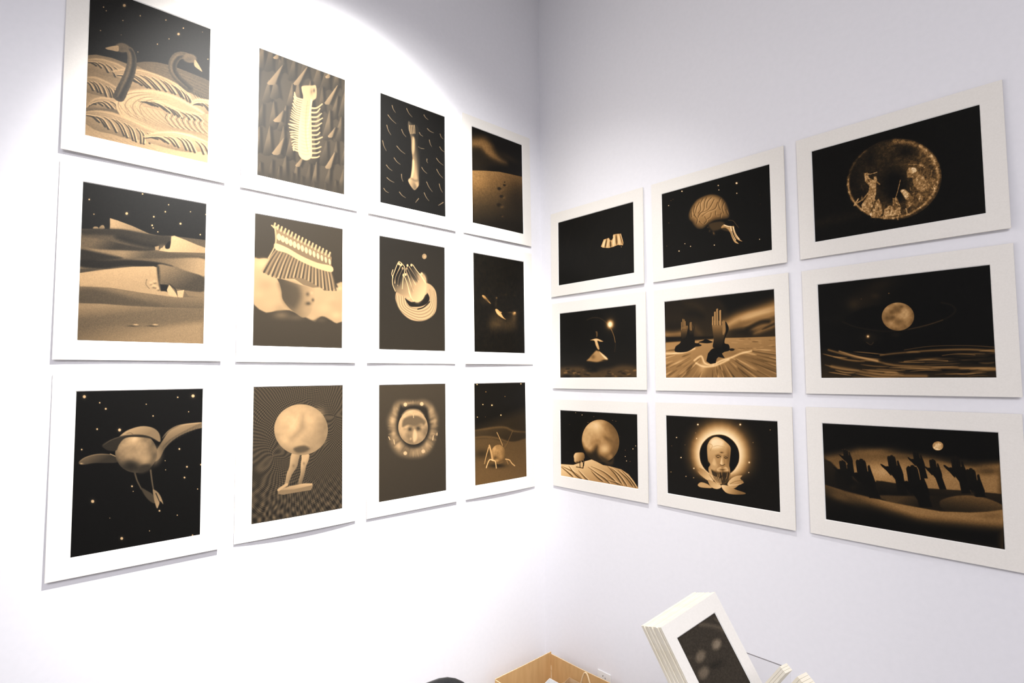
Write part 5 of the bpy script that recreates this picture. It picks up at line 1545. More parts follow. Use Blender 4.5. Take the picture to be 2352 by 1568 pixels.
ART['R02']=(568,400,[
['g',.03],
['P',[2,306,125,301,175,302,174,327,5,339],.12,24.6,.7],
['s',293.7,202.7,152.2,-4.8,26,165.6,.34,.35,.3,.1,.5,.35,4],
['b',286,108.5,96.9,-.1,8.7,55.9,.18,.6,0],
['b',339.3,104.8,35.7,10.9,-1.2,29.1,.05,.8,0],
['b',218.4,98.5,21.5,6.3,-1.7,40.3,.06,.7,0],
['b',294.4,205.4,77.4,20.6,-3.5,83.3,.02,.97,0],
['b',300.3,261.2,60.8,15.1,-2.5,58.5,.02,.9,0],
['l',[386,96,405,120],3.4,3.4,.62,4.3,.85],
['l',[405,120,420,146],3.4,3.4,.62,4.2,.85],
['l',[420,146,431,174],3.4,3.4,.62,4.2,.85],
['l',[431,174,436,202],3.4,3.4,.62,4.2,.85],
['l',[436,202,437,231],3.3,3.3,.62,4.2,.85],
['l',[437,231,433,259],3.3,3.3,.62,4.2,.85],
['l',[433,259,423,284],3.3,3.3,.62,4.2,.85],
['l',[423,284,409,307],3.4,3.4,.62,4.2,.85],
['l',[409,307,391,327],3.4,3.4,.62,4.2,.85],
['l',[391,327,369,342],3.4,3.4,.62,4.3,.85],
['l',[369,342,344,353],3.5,3.5,.62,4.3,.85],
['l',[344,353,317,358],3.5,3.5,.62,4.4,.85],
['l',[317,358,289,358],3.6,3.6,.62,4.4,.85],
['l',[289,358,260,352],3.6,3.6,.62,4.5,.85],
['l',[260,352,232,340],3.7,3.7,.62,4.6,.85],
['l',[232,340,205,323],3.7,3.7,.62,4.6,.85],
['l',[205,323,182,301],3.8,3.8,.62,4.7,.85],
['l',[182,301,162,275],3.8,3.8,.62,4.8,.85],
['l',[162,275,147,246],3.8,3.8,.62,4.8,.85],
['l',[147,246,138,215],3.9,3.9,.62,4.8,.85],
['l',[138,215,135,183],3.9,3.9,.62,4.8,.85],
['l',[135,183,138,152],3.9,3.9,.62,4.9,.85],
['l',[138,152,147,123],3.9,3.9,.3,4.8,.85],
['l',[147,123,161,97],3.9,3.9,.3,4.8,.85],
['l',[161,97,181,76],3.8,3.8,.3,4.8,.85],
['l',[181,76,204,59],3.8,3.8,.3,4.7,.85],
['L',[304,50,364,80,416,142,433,192],6.5,6.5,.5,10.4,.8],
['p',[195,151,208,151,211,173,228,188,229,175,237,175,240,191,236,207,234,245,223,293,209,320,184,299,180,280,204,247,212,209,197,185],.56,2.3,1],
['l',[184,242,183,263],1.7,1.7,.75,2.4,.55],
['l',[211,185,214,197],1.6,1.6,.3,2.3,.55],
['l',[201,276,197,286],1.6,1.6,.15,2.3,.55],
['l',[227,267,232,275],1.6,1.6,.75,2.3,.55],
['l',[207,175,211,190],1.6,1.6,.15,2.3,.55],
['l',[188,213,191,224],1.7,1.7,.15,2.4,.55],
['l',[225,282,225,295],1.6,1.6,.3,2.3,.55],
['l',[215,288,214,292],1.6,1.6,.3,2.3,.55],
['l',[216,258,219,264],1.6,1.6,.3,2.3,.55],
['l',[185,198,183,211],1.7,1.7,.3,2.4,.55],
['l',[222,230,225,246],1.6,1.6,.3,2.3,.55],
['l',[217,163,212,175],1.6,1.6,.3,2.3,.55],
['l',[182,275,177,284],1.7,1.7,.15,2.4,.55],
['l',[188,206,189,225],1.7,1.7,.3,2.4,.55],
['L',[199,152,216,160,240,159],1.4,1.4,.6,1.4,1],
['l',[236,195,248,211],2.3,2.3,.6,1.8,1],
['L',[213,229,186,258,163,268],2.8,2.8,.5,2.4,1],
['l',[154,276,170,252],2.4,2.4,.6,1.9,1],
['p',[209,325,228,284,242,267,251,299,253,329,240,347,217,342],.5,2.3,1],
['l',[227,341,220,361],1.6,1.6,.15,2.3,.55],
['l',[212,321,214,343],1.6,1.6,.75,2.3,.55],
['l',[239,333,241,350],1.6,1.6,.15,2.3,.55],
['l',[233,272,227,282],1.6,1.6,.3,2.3,.55],
['l',[227,341,229,353],1.6,1.6,.3,2.3,.55],
['l',[234,282,236,293],1.6,1.6,.75,2.3,.55],
['l',[214,316,214,334],1.6,1.6,.75,2.3,.55],
['l',[222,270,219,289],1.6,1.6,.3,2.3,.55],
['l',[212,337,206,348],1.6,1.6,.15,2.3,.55],
['l',[221,267,221,287],1.6,1.6,.3,2.3,.55],
['l',[242,300,240,314],1.6,1.6,.15,2.3,.55],
['l',[224,285,225,307],1.6,1.6,.15,2.3,.55],
['l',[230,276,226,290],1.6,1.6,.3,2.3,.55],
['l',[219,277,220,293],1.6,1.6,.3,2.3,.55],
['p',[253,349,261,316,278,305,298,315,316,321,315,348,284,351,276,357],.58,2.2,1],
['l',[275,309,281,317],1.6,1.6,.3,2.3,.55],
['l',[313,330,317,346],1.5,1.5,.15,2.2,.55],
['l',[309,344,311,364],1.6,1.6,.15,2.2,.55],
['l',[267,311,261,317],1.6,1.6,.3,2.3,.55],
['l',[301,340,299,350],1.6,1.6,.15,2.2,.55],
['l',[297,357,302,374],1.6,1.6,.15,2.2,.55],
['l',[276,347,272,357],1.6,1.6,.15,2.3,.55],
['l',[282,342,285,348],1.6,1.6,.75,2.2,.55],
['l',[312,337,305,357],1.6,1.6,.75,2.2,.55],
['l',[263,302,261,313],1.6,1.6,.3,2.3,.55],
['l',[258,340,260,351],1.6,1.6,.15,2.3,.55],
['l',[303,362,305,371],1.6,1.6,.75,2.2,.55],
['l',[278,320,277,337],1.6,1.6,.15,2.3,.55],
['l',[290,323,287,342],1.6,1.6,.3,2.2,.55],
['p',[288,303,291,279,304,279,310,298,306,322,295,329],.4,2.2,1],
['l',[298,289,304,300],1.6,1.6,.3,2.2,.55],
['l',[290,290,285,302],1.6,1.6,.15,2.2,.55],
['l',[300,298,305,306],1.6,1.6,.75,2.2,.55],
['l',[292,281,296,289],1.6,1.6,.15,2.2,.55],
['l',[289,305,293,326],1.6,1.6,.15,2.2,.55],
['l',[290,287,295,301],1.6,1.6,.75,2.2,.55],
['l',[299,327,299,347],1.6,1.6,.75,2.2,.55],
['l',[300,281,298,299],1.6,1.6,.75,2.2,.55],
['l',[306,328,307,344],1.6,1.6,.3,2.2,.55],
['l',[290,277,293,290],1.6,1.6,.75,2.2,.55],
['l',[308,300,314,319],1.6,1.6,.75,2.2,.55],
['l',[291,317,289,338],1.6,1.6,.75,2.2,.55],
['l',[293,299,290,311],1.6,1.6,.75,2.2,.55],
['l',[288,308,291,327],1.6,1.6,.15,2.2,.55],
['L',[299,281,309,249,318,212],1.3,1.3,.55,1.3,1],
['p',[315,255,323,252,344,270,363,301,350,322,334,333,330,283],.42,2.2,1],
['l',[317,281,321,302],1.5,1.5,.15,2.2,.55],
['l',[345,316,344,326],1.5,1.5,.75,2.2,.55],
['l',[321,270,325,292],1.5,1.5,.15,2.2,.55],
['l',[313,313,308,319],1.6,1.6,.3,2.2,.55],
['l',[331,315,326,327],1.5,1.5,.3,2.2,.55],
['l',[342,279,337,289],1.5,1.5,.75,2.2,.55],
['l',[332,292,332,313],1.5,1.5,.15,2.2,.55],
['l',[362,273,356,277],1.5,1.5,.75,2.2,.55],
['l',[320,289,322,295],1.5,1.5,.15,2.2,.55],
['l',[334,294,335,313],1.5,1.5,.15,2.2,.55],
['l',[354,279,355,299],1.5,1.5,.15,2.2,.55],
['l',[341,291,336,297],1.5,1.5,.75,2.2,.55],
['l',[342,279,343,294],1.5,1.5,.75,2.2,.55],
['l',[363,286,358,305],1.5,1.5,.15,2.2,.55],
['P',[317,253,333,255,342,274,335,294,326,277],.68,3.5,1],
['p',[340,183,349,169,368,177,377,198,393,222,404,249,402,277,383,277,361,247,357,212,341,208],.5,2.2,1],
['l',[383,184,379,198],1.5,1.5,.15,2.2,.55],
['l',[400,213,400,231],1.5,1.5,.15,2.1,.55],
['l',[371,181,364,194],1.5,1.5,.3,2.2,.55],
['l',[371,181,365,190],1.5,1.5,.15,2.2,.55],
['l',[364,207,367,221],1.5,1.5,.15,2.2,.55],
['l',[389,206,392,222],1.5,1.5,.75,2.1,.55],
['l',[349,247,350,263],1.5,1.5,.75,2.2,.55],
['l',[397,265,398,279],1.5,1.5,.3,2.1,.55],
['l',[364,185,363,202],1.5,1.5,.3,2.2,.55],
['l',[370,261,364,274],1.5,1.5,.15,2.2,.55],
['l',[366,226,365,241],1.5,1.5,.3,2.2,.55],
['l',[403,195,397,210],1.5,1.5,.15,2.1,.55],
['l',[341,238,338,251],1.5,1.5,.3,2.2,.55],
['l',[388,187,389,206],1.5,1.5,.15,2.1,.55],
['L',[347,159,380,169,397,185],1.5,1.5,.55,1.3,1],
['b',387.7,172.6,8.4,2.4,-.3,6.7,.5,.9,0],
['P',[356,176,368,179,371,192,359,196],.72,2.6,1],
['p',[401,229,427,236,432,256,417,290,402,277],.4,2.1,1],
['l',[413,250,412,259],1.5,1.5,.75,2.1,.55],
['l',[415,284,414,291],1.5,1.5,.15,2.1,.55],
['l',[430,255,431,267],1.5,1.5,.15,2.1,.55],
['l',[412,236,410,251],1.5,1.5,.3,2.1,.55],
['l',[413,243,417,252],1.5,1.5,.3,2.1,.55],
['l',[414,265,418,273],1.5,1.5,.75,2.1,.55],
['l',[417,262,422,272],1.5,1.5,.15,2.1,.55],
['l',[421,258,423,277],1.5,1.5,.75,2.1,.55],
['l',[420,245,418,264],1.5,1.5,.3,2.1,.55],
['l',[408,267,408,288],1.5,1.5,.15,2.1,.55],
['l',[422,241,417,259],1.5,1.5,.75,2.1,.55],
['l',[426,269,420,288],1.5,1.5,.75,2.1,.55],
['l',[405,249,408,256],1.5,1.5,.75,2.1,.55],
['l',[428,254,425,264],1.5,1.5,.75,2.1,.55],
['l',[419,203,414,232],1.3,1.3,.5,1.3,1],
['p',[367,283,375,280,394,299,382,315,369,297],.45,2.1,1],
['l',[369,288,364,308],1.5,1.5,.3,2.2,.55],
['l',[391,301,386,311],1.5,1.5,.15,2.1,.55],
['l',[378,312,377,328],1.5,1.5,.3,2.1,.55],
['l',[380,312,385,326],1.5,1.5,.15,2.1,.55],
['l',[372,287,373,294],1.5,1.5,.3,2.2,.55],
['l',[393,302,392,311],1.5,1.5,.3,2.1,.55],
['l',[379,308,373,326],1.5,1.5,.15,2.1,.55],
['l',[377,302,381,313],1.5,1.5,.3,2.1,.55],
['l',[382,286,376,305],1.5,1.5,.75,2.1,.55],
['l',[375,298,378,314],1.5,1.5,.75,2.1,.55],
['l',[374,305,371,316],1.5,1.5,.3,2.2,.55],
['l',[384,286,380,302],1.5,1.5,.3,2.1,.55],
['l',[388,298,384,306],1.5,1.5,.3,2.1,.55],
['l',[369,293,370,313],1.5,1.5,.15,2.2,.55],
['l',[332,330,335,348],1.5,1.5,.6,1.3,1],
['n',.16,7,7,7,1,0],
['n',.12,2,2,8,1,0]])
ART['R10']=(568,400,[
['g',[159,222.5,.06,166.9,388.5,.14]],
['P',[-12,342,99,331,191,337,240,367,300,347,373,348,475,329,576,347,574,407,-13,406],.34,19.1,1],
['l',[465,373,485,381],3.9,3.9,.14,5.4,.6],
['l',[326,375,346,368],4,4,.3,5.6,.6],
['l',[379,372,412,382],3.1,3.1,.62,5.5,.6],
['l',[40,359,70,356],3.7,3.7,.5,6.2,.6],
['l',[181,355,219,348],3.9,3.9,.5,5.9,.6],
['l',[194,390,225,389],4.9,4.9,.3,5.9,.6],
['l',[210,383,238,389],4.2,4.2,.14,5.8,.6],
['l',[103,370,120,377],4.9,4.9,.62,6.1,.6],
['l',[30,372,60,365],3.2,3.2,.5,6.2,.6],
['l',[491,361,522,365],3.2,3.2,.5,5.3,.6],
['l',[382,394,401,390],2.5,2.5,.2,5.5,.6],
['l',[230,376,251,369],4,4,.2,5.8,.6],
['l',[442,371,471,364],3,3,.14,5.4,.6],
['l',[96,347,113,354],2.9,2.9,.3,6.1,.6],
['l',[509,393,533,391],2.4,2.4,.2,5.3,.6],
['l',[370,390,398,395],4.7,4.7,.2,5.5,.6],
['l',[130,379,157,380],5.4,5.4,.62,6,.6],
['l',[128,373,165,368],3.7,3.7,.14,6,.6],
['l',[262,362,294,361],2.9,2.9,.14,5.7,.6],
['l',[512,383,531,383],3.4,3.4,.3,5.3,.6],
['l',[546,364,571,360],4,4,.62,5.2,.6],
['l',[444,392,477,398],3.4,3.4,.2,5.4,.6],
['l',[506,385,529,380],3.1,3.1,.62,5.3,.6],
['l',[419,391,435,399],4.9,4.9,.5,5.5,.6],
['l',[226,351,256,350],2.8,2.8,.62,5.8,.6],
['l',[116,373,150,383],4.7,4.7,.2,6,.6],
['l',[283,389,318,394],4.9,4.9,.3,5.7,.6],
['l',[98,344,116,348],4.8,4.8,.3,6.1,.6],
['l',[166,375,203,373],5.3,5.3,.3,5.9,.6],
['l',[110,367,137,374],3.2,3.2,.62,6,.6],
['l',[72,371,107,372],2.8,2.8,.2,6.1,.6],
['l',[196,350,220,345],3.5,3.5,.14,5.9,.6],
['l',[192,381,212,382],2.7,2.7,.14,5.9,.6],
['l',[29,371,58,371],3.1,3.1,.62,6.2,.6],
['l',[366,377,401,378],4.7,4.7,.14,5.5,.6],
['l',[352,351,376,351],2.8,2.8,.3,5.6,.6],
['l',[59,362,81,367],4,4,.14,6.1,.6],
['l',[480,374,495,383],4.1,4.1,.14,5.3,.6],
['l',[354,392,376,393],4.8,4.8,.2,5.6,.6],
['l',[214,372,249,375],3.7,3.7,.5,5.8,.6],
['l',[366,368,390,363],3.5,3.5,.14,5.6,.6],
['l',[191,364,221,367],3,3,.3,5.9,.6],
['l',[93,360,123,363],4.7,4.7,.14,6.1,.6],
['l',[46,348,79,345],4.6,4.6,.14,6.2,.6],
['l',[265,362,296,364],5.3,5.3,.2,5.7,.6],
['b',56.7,392.3,53.4,.2,-.3,13.4,.06,.9,0],
['b',144.1,392.7,28.6,.1,-.2,11.4,.1,.8,0],
['b',267.4,350.7,70.4,1,-.5,21.3,.08,.8,0],
['b',300.4,321.6,85.5,1.8,-.4,16.9,.08,.8,0],
['L',[219,56,263,46,312,52,354,75,389,111,414,158,427,205,422,254],2.1,2.1,.34,4.2,.8],
['L',[399,124,416,159,426,200],2.1,2.1,.6,3.2,.8],
['b',392.3,92.4,56.6,4.2,-1.4,58.4,.45,.6,0],
['b',392.3,94.5,28.8,2.1,-.7,29.2,.98,1,0],
['b',389.6,96.4,15.5,1.1,-.4,16.7,1,1,0],
['P',[282,130,298,131,299,158,289,162,287,138],.4,2.9,1],
['P',[244,179,280,171,304,174,341,191,319,192,298,186,308,216,312,235,300,236,284,211,274,184],[271.3,175.8,.82,307.8,228.6,.7],3.8,1],
['P',[291,241,318,254,354,277,372,294,364,302,322,307,290,311,241,305,214,300,236,282,270,253],[296.8,245.2,.66,290,308.6,.62],7.6,1],
['P',[307,246,364,285,369,296,349,289],.88,5.6,1],
['b',263.6,278.1,21.7,.7,-.4,17.1,.36,.6,0],
['b',348.5,301.6,26.2,.7,-.1,5.9,.1,.7,0]])
ART['R11']=(568,400,[
['g',[154.9,14.5,.16,159.4,182.2,.24]],
['P',[317,-11,576,-5,574,61,482,89,400,98,335,109],.05,32.7,.9],
['L',[334,151,399,122,494,98,577,78],24.4,24.4,.74,44,.9],
['L',[420,124,502,106,576,97],12,12,.84,21.6,.7],
['L',[356,144,412,115,482,97],8.3,8.3,.7,14.9,.6],
['L',[359,165,440,154,509,131,572,112],10.1,10.1,.62,18.2,.8],
['L',[459,176,520,160,571,144],9.9,9.9,.66,17.8,.7],
['L',[471,197,523,180,570,167],7.9,7.9,.62,14.2,.7],
['L',[439,174,500,146,540,145],6.8,6.8,.12,12.2,.8],
['l',[511,179,570,156],3.5,3.5,.15,6.3,.7],
['L',[346,181,410,181,450,199],14.5,14.5,.12,26.1,.7],
['L',[11,173,67,172,111,171],14.2,14.2,.68,25.6,.8],
['L',[170,139,184,166,206,185],13.6,13.6,.42,24.4,.6],
['L',[116,15,183,35,220,65],13.7,13.7,.3,24.7,.5],
['L',[302,30,328,74,335,109],12.9,12.9,.3,23.2,.5],
['L',[12,128,53,140,93,134],19.1,19.1,.1,34.3,.6],
['L',[119,73,182,79,218,99],13.7,13.7,.08,24.6,.6],
['p',[2,205,101,201,270,206,417,212,572,215,567,405,-3,405],[287.9,206.8,.62,325.7,396.8,.5],2.6,1],
['p',[3,187,270,199,270,210,2,214],.08,6.4,.9],
['l',[-15,320,-223,376],2.1,4.7,.26,4.5,.5],
['l',[-65,254,-181,258],1.6,4.7,.74,4.6,.5],
['l',[11,354,-241,461],1.5,7.5,.3,4.5,.5],
['l',[503,321,654,371],1.2,2.9,.74,3.4,.5],
['l',[124,251,17,257],1.3,5.5,.26,4.2,.5],
['l',[311,374,333,444],1.2,3.3,.84,3.8,.5],
['l',[429,319,533,368],1.7,4.2,.38,3.6,.5],
['l',[-23,297,-170,323],1.4,4.6,.66,4.5,.5],
['l',[145,279,96,293],1,5,.3,4.2,.5],
['l',[438,275,576,301],1.6,3.7,.26,3.6,.5],
['l',[524,280,692,304],.9,3.3,.38,3.4,.5],
['l',[365,305,395,323],1.9,4.7,.38,3.8,.5],
['l',[61,274,-45,290],1.5,4.2,.74,4.3,.5],
['l',[322,335,368,413],1.7,4.3,.74,3.8,.5],
['l',[369,302,439,342],1.6,3.3,.66,3.7,.5],
['l',[193,313,148,354],1.7,4.6,.84,4.1,.5],
['l',[400,285,452,301],1.2,4.2,.66,3.7,.5],
['l',[13,321,-168,376],1.4,4.6,.3,4.5,.5],
['l',[376,319,457,376],1.4,3,.3,3.7,.5],
['l',[505,274,591,286],.8,2.6,.74,3.5,.5],
['l',[408,327,496,379],1,2.9,.38,3.6,.5],
['l',[146,305,62,346],1.6,5.3,.38,4.2,.5],
['l',[422,328,487,363],1.1,3.1,.66,3.6,.5],
['l',[289,369,295,407],1.7,4.8,.74,3.9,.5],
['l',[-87,283,-190,294],1,5.8,.26,4.6,.5],
['l',[177,334,136,374],1.4,5.2,.66,4.1,.5],
['l',[345,326,389,374],1.5,2.9,.38,3.8,.5],
['l',[128,263,42,275],1.3,3.7,.84,4.2,.5],
['l',[149,321,50,385],1.2,4.3,.38,4.2,.5],
['l',[120,355,78,385],1.2,6.2,.74,4.2,.5],
['l',[364,387,391,428],1.2,4,.26,3.7,.5],
['l',[-64,310,-400,376],1.1,6,.3,4.7,.5],
['l',[486,284,620,308],1.1,2.9,.38,3.5,.5],
['l',[322,393,357,493],1,5.2,.3,3.8,.5],
['l',[100,358,28,407],1.7,5.6,.66,4.2,.5],
['l',[450,383,537,450],1.3,3,.38,3.6,.5],
['l',[73,314,-47,357],1.7,7.2,.26,4.3,.5],
['l',[396,370,500,472],.9,4.8,.3,3.6,.5],
['l',[230,393,198,514],1,5.4,.3,4,.5],
['l',[182,315,153,339],1,6.2,.84,4.1,.5],
['l',[295,332,304,361],.9,4.6,.3,3.9,.5],
['l',[138,362,25,463],1.8,4.9,.26,4.2,.5],
['l',[269,380,270,464],.9,3.9,.66,3.9,.5],
['l',[267,319,266,346],1.9,6.4,.74,3.9,.5],
['l',[447,346,536,397],.9,5.6,.3,3.6,.5],
['l',[279,347,283,390],1.3,3.8,.84,3.9,.5],
['l',[123,303,56,331],1.2,6,.74,4.2,.5],
['l',[103,250,-6,254],1.3,5.1,.66,4.3,.5],
['l',[367,314,439,364],.9,3.6,.3,3.7,.5],
['l',[524,336,614,369],1.1,2.5,.26,3.5,.5],
['l',[52,285,-6,296],1.3,6,.66,4.3,.5],
['l',[65,360,10,391],1.3,3.5,.3,4.3,.5],
['l',[102,349,16,404],2.1,4,.74,4.2,.5],
['l',[322,408,335,449],1.4,6.2,.38,3.8,.5],
['l',[280,345,288,421],1.1,3,.3,3.9,.5],
['l',[200,374,160,452],1.3,5.4,.26,4.1,.5],
['l',[146,350,84,405],1.1,2.9,.84,4.2,.5],
['l',[190,348,120,443],1.4,3.7,.66,4.1,.5],
['l',[383,349,425,388],1.7,3.4,.3,3.7,.5],
['l',[421,350,545,436],1.3,3.9,.38,3.6,.5],
['l',[152,346,118,376],1.1,4.5,.26,4.1,.5],
['l',[41,313,-54,341],1.3,6.3,.84,4.4,.5],
['l',[303,336,331,413],1.9,4.5,.38,3.8,.5],
['l',[142,298,25,348],2,3.3,.3,4.2,.5],
['l',[280,322,286,364],1.6,5.9,.74,3.9,.5],
['l',[-24,281,-120,293],1.3,4.6,.38,4.5,.5],
['l',[389,350,472,424],1.2,5.6,.26,3.7,.5],
['l',[338,350,381,416],1.3,4.8,.26,3.8,.5],
['l',[36,365,-31,400],2,6.3,.84,4.3,.5],
['l',[48,281,-96,305],2.1,6.1,.38,4.4,.5],
['l',[302,333,315,367],1,4,.84,3.9,.5],
['l',[357,326,388,354],1.2,4.4,.74,3.8,.5],
['l',[506,342,684,416],.8,3.4,.3,3.4,.5],
['l',[476,296,640,338],.9,4.4,.26,3.5,.5],
['l',[263,363,259,446],1.4,4.3,.3,3.9,.5],
['l',[7,350,-184,428],1.7,5.7,.38,4.5,.5],
['l',[512,314,640,350],1.4,3.4,.66,3.4,.5],
['l',[358,302,381,317],1.5,6.1,.74,3.8,.5],
['l',[95,380,35,427],1.6,7,.38,4.2,.5],
['l',[457,328,573,379],1.1,4.5,.26,3.5,.5],
['l',[169,311,87,366],1.3,4.4,.66,4.1,.5],
['l',[301,386,315,449],.9,5.1,.74,3.8,.5],
['l',[285,371,296,455],1.1,5.7,.84,3.9,.5],
['l',[411,279,480,296],1.5,5.6,.84,3.7,.5],
['l',[17,256,-129,262],1.6,4.4,.74,4.5,.5],
['l',[181,329,108,399],2,5.3,.38,4.1,.5],
['l',[502,354,650,424],1.2,2.5,.38,3.4,.5],
['l',[414,354,501,420],1,3.8,.84,3.6,.5],
['l',[504,322,588,350],1.4,2.6,.38,3.5,.5],
['l',[160,302,93,337],1.2,6.8,.66,4.1,.5],
['l',[456,350,548,402],1.4,2.8,.74,3.6,.5],
['l',[459,311,545,341],1.4,2.4,.3,3.6,.5],
['l',[516,330,662,381],.9,3.6,.84,3.4,.5],
['l',[429,272,502,284],1.5,4.2,.38,3.6,.5],
['l',[307,336,336,406],1.4,6.2,.38,3.8,.5],
['l',[502,317,681,373],1.5,5.3,.38,3.4,.5],
['l',[484,345,600,399],1.7,3.5,.74,3.5,.5],
['l',[55,284,-15,298],1.3,3.4,.84,4.3,.5],
['l',[188,309,121,363],1.1,6.4,.26,4.1,.5],
['l',[43,277,-157,307],1.5,4.6,.66,4.4,.5],
['l',[85,254,-84,262],2,4.3,.38,4.4,.5],
['l',[472,278,615,302],1.2,3.5,.66,3.5,.5],
['l',[482,313,532,330],1.2,2.5,.26,3.6,.5],
['l',[469,268,546,277],1.3,4,.84,3.6,.5],
['l',[539,308,627,329],1.5,5,.84,3.4,.5],
['l',[206,375,166,457],1.8,6,.84,4,.5],
['l',[287,404,302,530],1.4,4.9,.26,3.9,.5],
['l',[12,312,-128,348],1.1,6.1,.84,4.4,.5],
['l',[282,341,288,388],1.9,4.9,.3,3.9,.5],
['l',[385,312,479,368],1.7,5.1,.84,3.7,.5],
['b',210.6,349.1,25.8,9.2,-18.8,44.1,.78,.6,0],
['b',62.3,324.4,60.8,-20.4,4.2,10,.8,.6,0],
['b',434.4,304.2,95.6,23.1,-4,15.7,.42,.5,0],
['l',[421,243,450,244],1.2,1.2,.7,2.4,.6],
['l',[443,220,456,222],1.2,1.2,.36,2.4,.6],
['l',[364,264,383,265],1.3,1.3,.36,2.5,.6],
['l',[489,236,506,237],1.2,1.2,.7,2.4,.6],
['l',[550,261,566,261],1.2,1.2,.36,2.3,.6],
['l',[444,262,457,264],1.2,1.2,.7,2.4,.6],
['l',[457,272,488,275],1.2,1.2,.72,2.4,.6],
['l',[549,231,564,233],1.2,1.2,.72,2.3,.6],
['l',[393,262,429,265],1.2,1.2,.36,2.5,.6],
['l',[481,267,512,267],1.2,1.2,.36,2.4,.6],
['l',[456,234,487,235],1.2,1.2,.36,2.4,.6],
['l',[493,244,505,244],1.2,1.2,.72,2.4,.6],
['l',[385,222,420,225],1.2,1.2,.7,2.5,.6],
['l',[532,273,559,275],1.2,1.2,.7,2.3,.6],
['l',[360,233,393,236],1.3,1.3,.72,2.5,.6],
['l',[542,253,568,254],1.2,1.2,.7,2.3,.6],
['l',[465,264,482,264],1.2,1.2,.72,2.4,.6],
['l',[546,227,559,227],1.2,1.2,.72,2.3,.6],
['l',[460,234,475,234],1.2,1.2,.36,2.4,.6],
['l',[391,269,405,268],1.2,1.2,.72,2.5,.6],
['l',[474,228,506,230],1.2,1.2,.72,2.4,.6],
['l',[496,260,514,261],1.2,1.2,.72,2.4,.6],
['l',[397,270,420,270],1.2,1.2,.7,2.5,.6],
['l',[538,231,572,232],1.2,1.2,.36,2.3,.6],
['l',[448,234,464,234],1.2,1.2,.72,2.4,.6],
['l',[471,235,491,236],1.2,1.2,.36,2.4,.6],
['l',[483,264,511,266],1.2,1.2,.7,2.4,.6],
['l',[534,255,554,256],1.2,1.2,.7,2.3,.6],
['l',[401,219,430,220],1.2,1.2,.36,2.5,.6],
['l',[433,263,461,264],1.2,1.2,.36,2.4,.6],
['P',[191,223,215,216,229,209,251,218,266,226,237,230],.06,1.8,1],
['P',[168,226,205,237,195,243,167,242],.08,2.7,1],
['L',[5,273,99,272,167,253],4.7,4.7,.88,5.6,.8],
['L',[165,314,203,293,221,328,261,337,311,317,355,306,406,287,456,277],4.3,4.3,.88,5.2,.8],
['L',[174,327,215,345,275,342,346,314],4.4,4.4,.88,5.3,.8],
['P',[59,266,61,239,90,218,94,169,94,134,122,131,136,154,137,132,168,139,164,183,171,205,171,227,196,228,167,248,123,268],.1,2.3,1],
['P',[266,124,291,122,321,129,334,151,335,180,325,217,317,255,268,253,272,214,267,172],[265.9,120.2,.62,261.7,252.2,.1],2.2,1],
['l',[270,103,269,138],4.4,4.4,.62,1.8,1],
['l',[274,104,273,142],1.2,1.2,.13,1.3,.8],
['l',[282,81,281,138],5.2,5.2,.62,1.7,1],
['l',[287,81,286,143],1.5,1.5,.13,1.3,.8],
['l',[294,68,293,139],5.7,5.7,.62,1.7,1],
['l',[299,68,298,144],1.6,1.6,.13,1.3,.8],
['l',[309,76,309,140],5.6,5.6,.62,1.7,1],
['l',[315,77,314,145],1.6,1.6,.13,1.3,.8],
['P',[321,129,328,125,334,138,333,176,319,192],.55,2.6,1],
['P',[334,130,347,152,348,173,332,205,327,234,348,243,349,270,312,267,323,217,335,176],.06,2.1,1],
['p',[230,319,240,281,257,263,268,257,313,254,347,272,325,276,312,284,326,307,294,300,285,308,279,329,252,333],.06,1.7,1],
['b',362.3,266.8,12.8,.5,-.2,5.8,.07,.9,2],
['P',[95,143,112,139,132,136,129,167,120,193,98,201,94,169],[95.3,133.8,.55,93.3,200.6,.16],2.3,1],
['l',[98,116,97,152],2.8,2.8,.55,1.9,1],
['l',[101,116,100,156],.8,.8,.13,1.4,.8],
['l',[106,101,106,148],3.3,3.3,.55,1.9,1],
['l',[109,101,109,153],.9,.9,.13,1.4,.8],
['l',[113,104,114,148],3.3,3.3,.55,1.9,1],
['l',[117,104,117,153],.9,.9,.13,1.4,.8],
['l',[119,113,121,149],2.8,2.8,.55,1.9,1],
['l',[122,113,124,154],.8,.8,.13,1.4,.8],
['P',[141,133,152,120,161,134,166,148,162,182,145,190,139,155],[141.2,119.4,.5,139,189.8,.08],2.3,1],
['l',[150,124,151,155],6.9,6.9,.5,1.8,1],
['l',[157,124,158,160],1.9,1.9,.13,1.4,.8]])
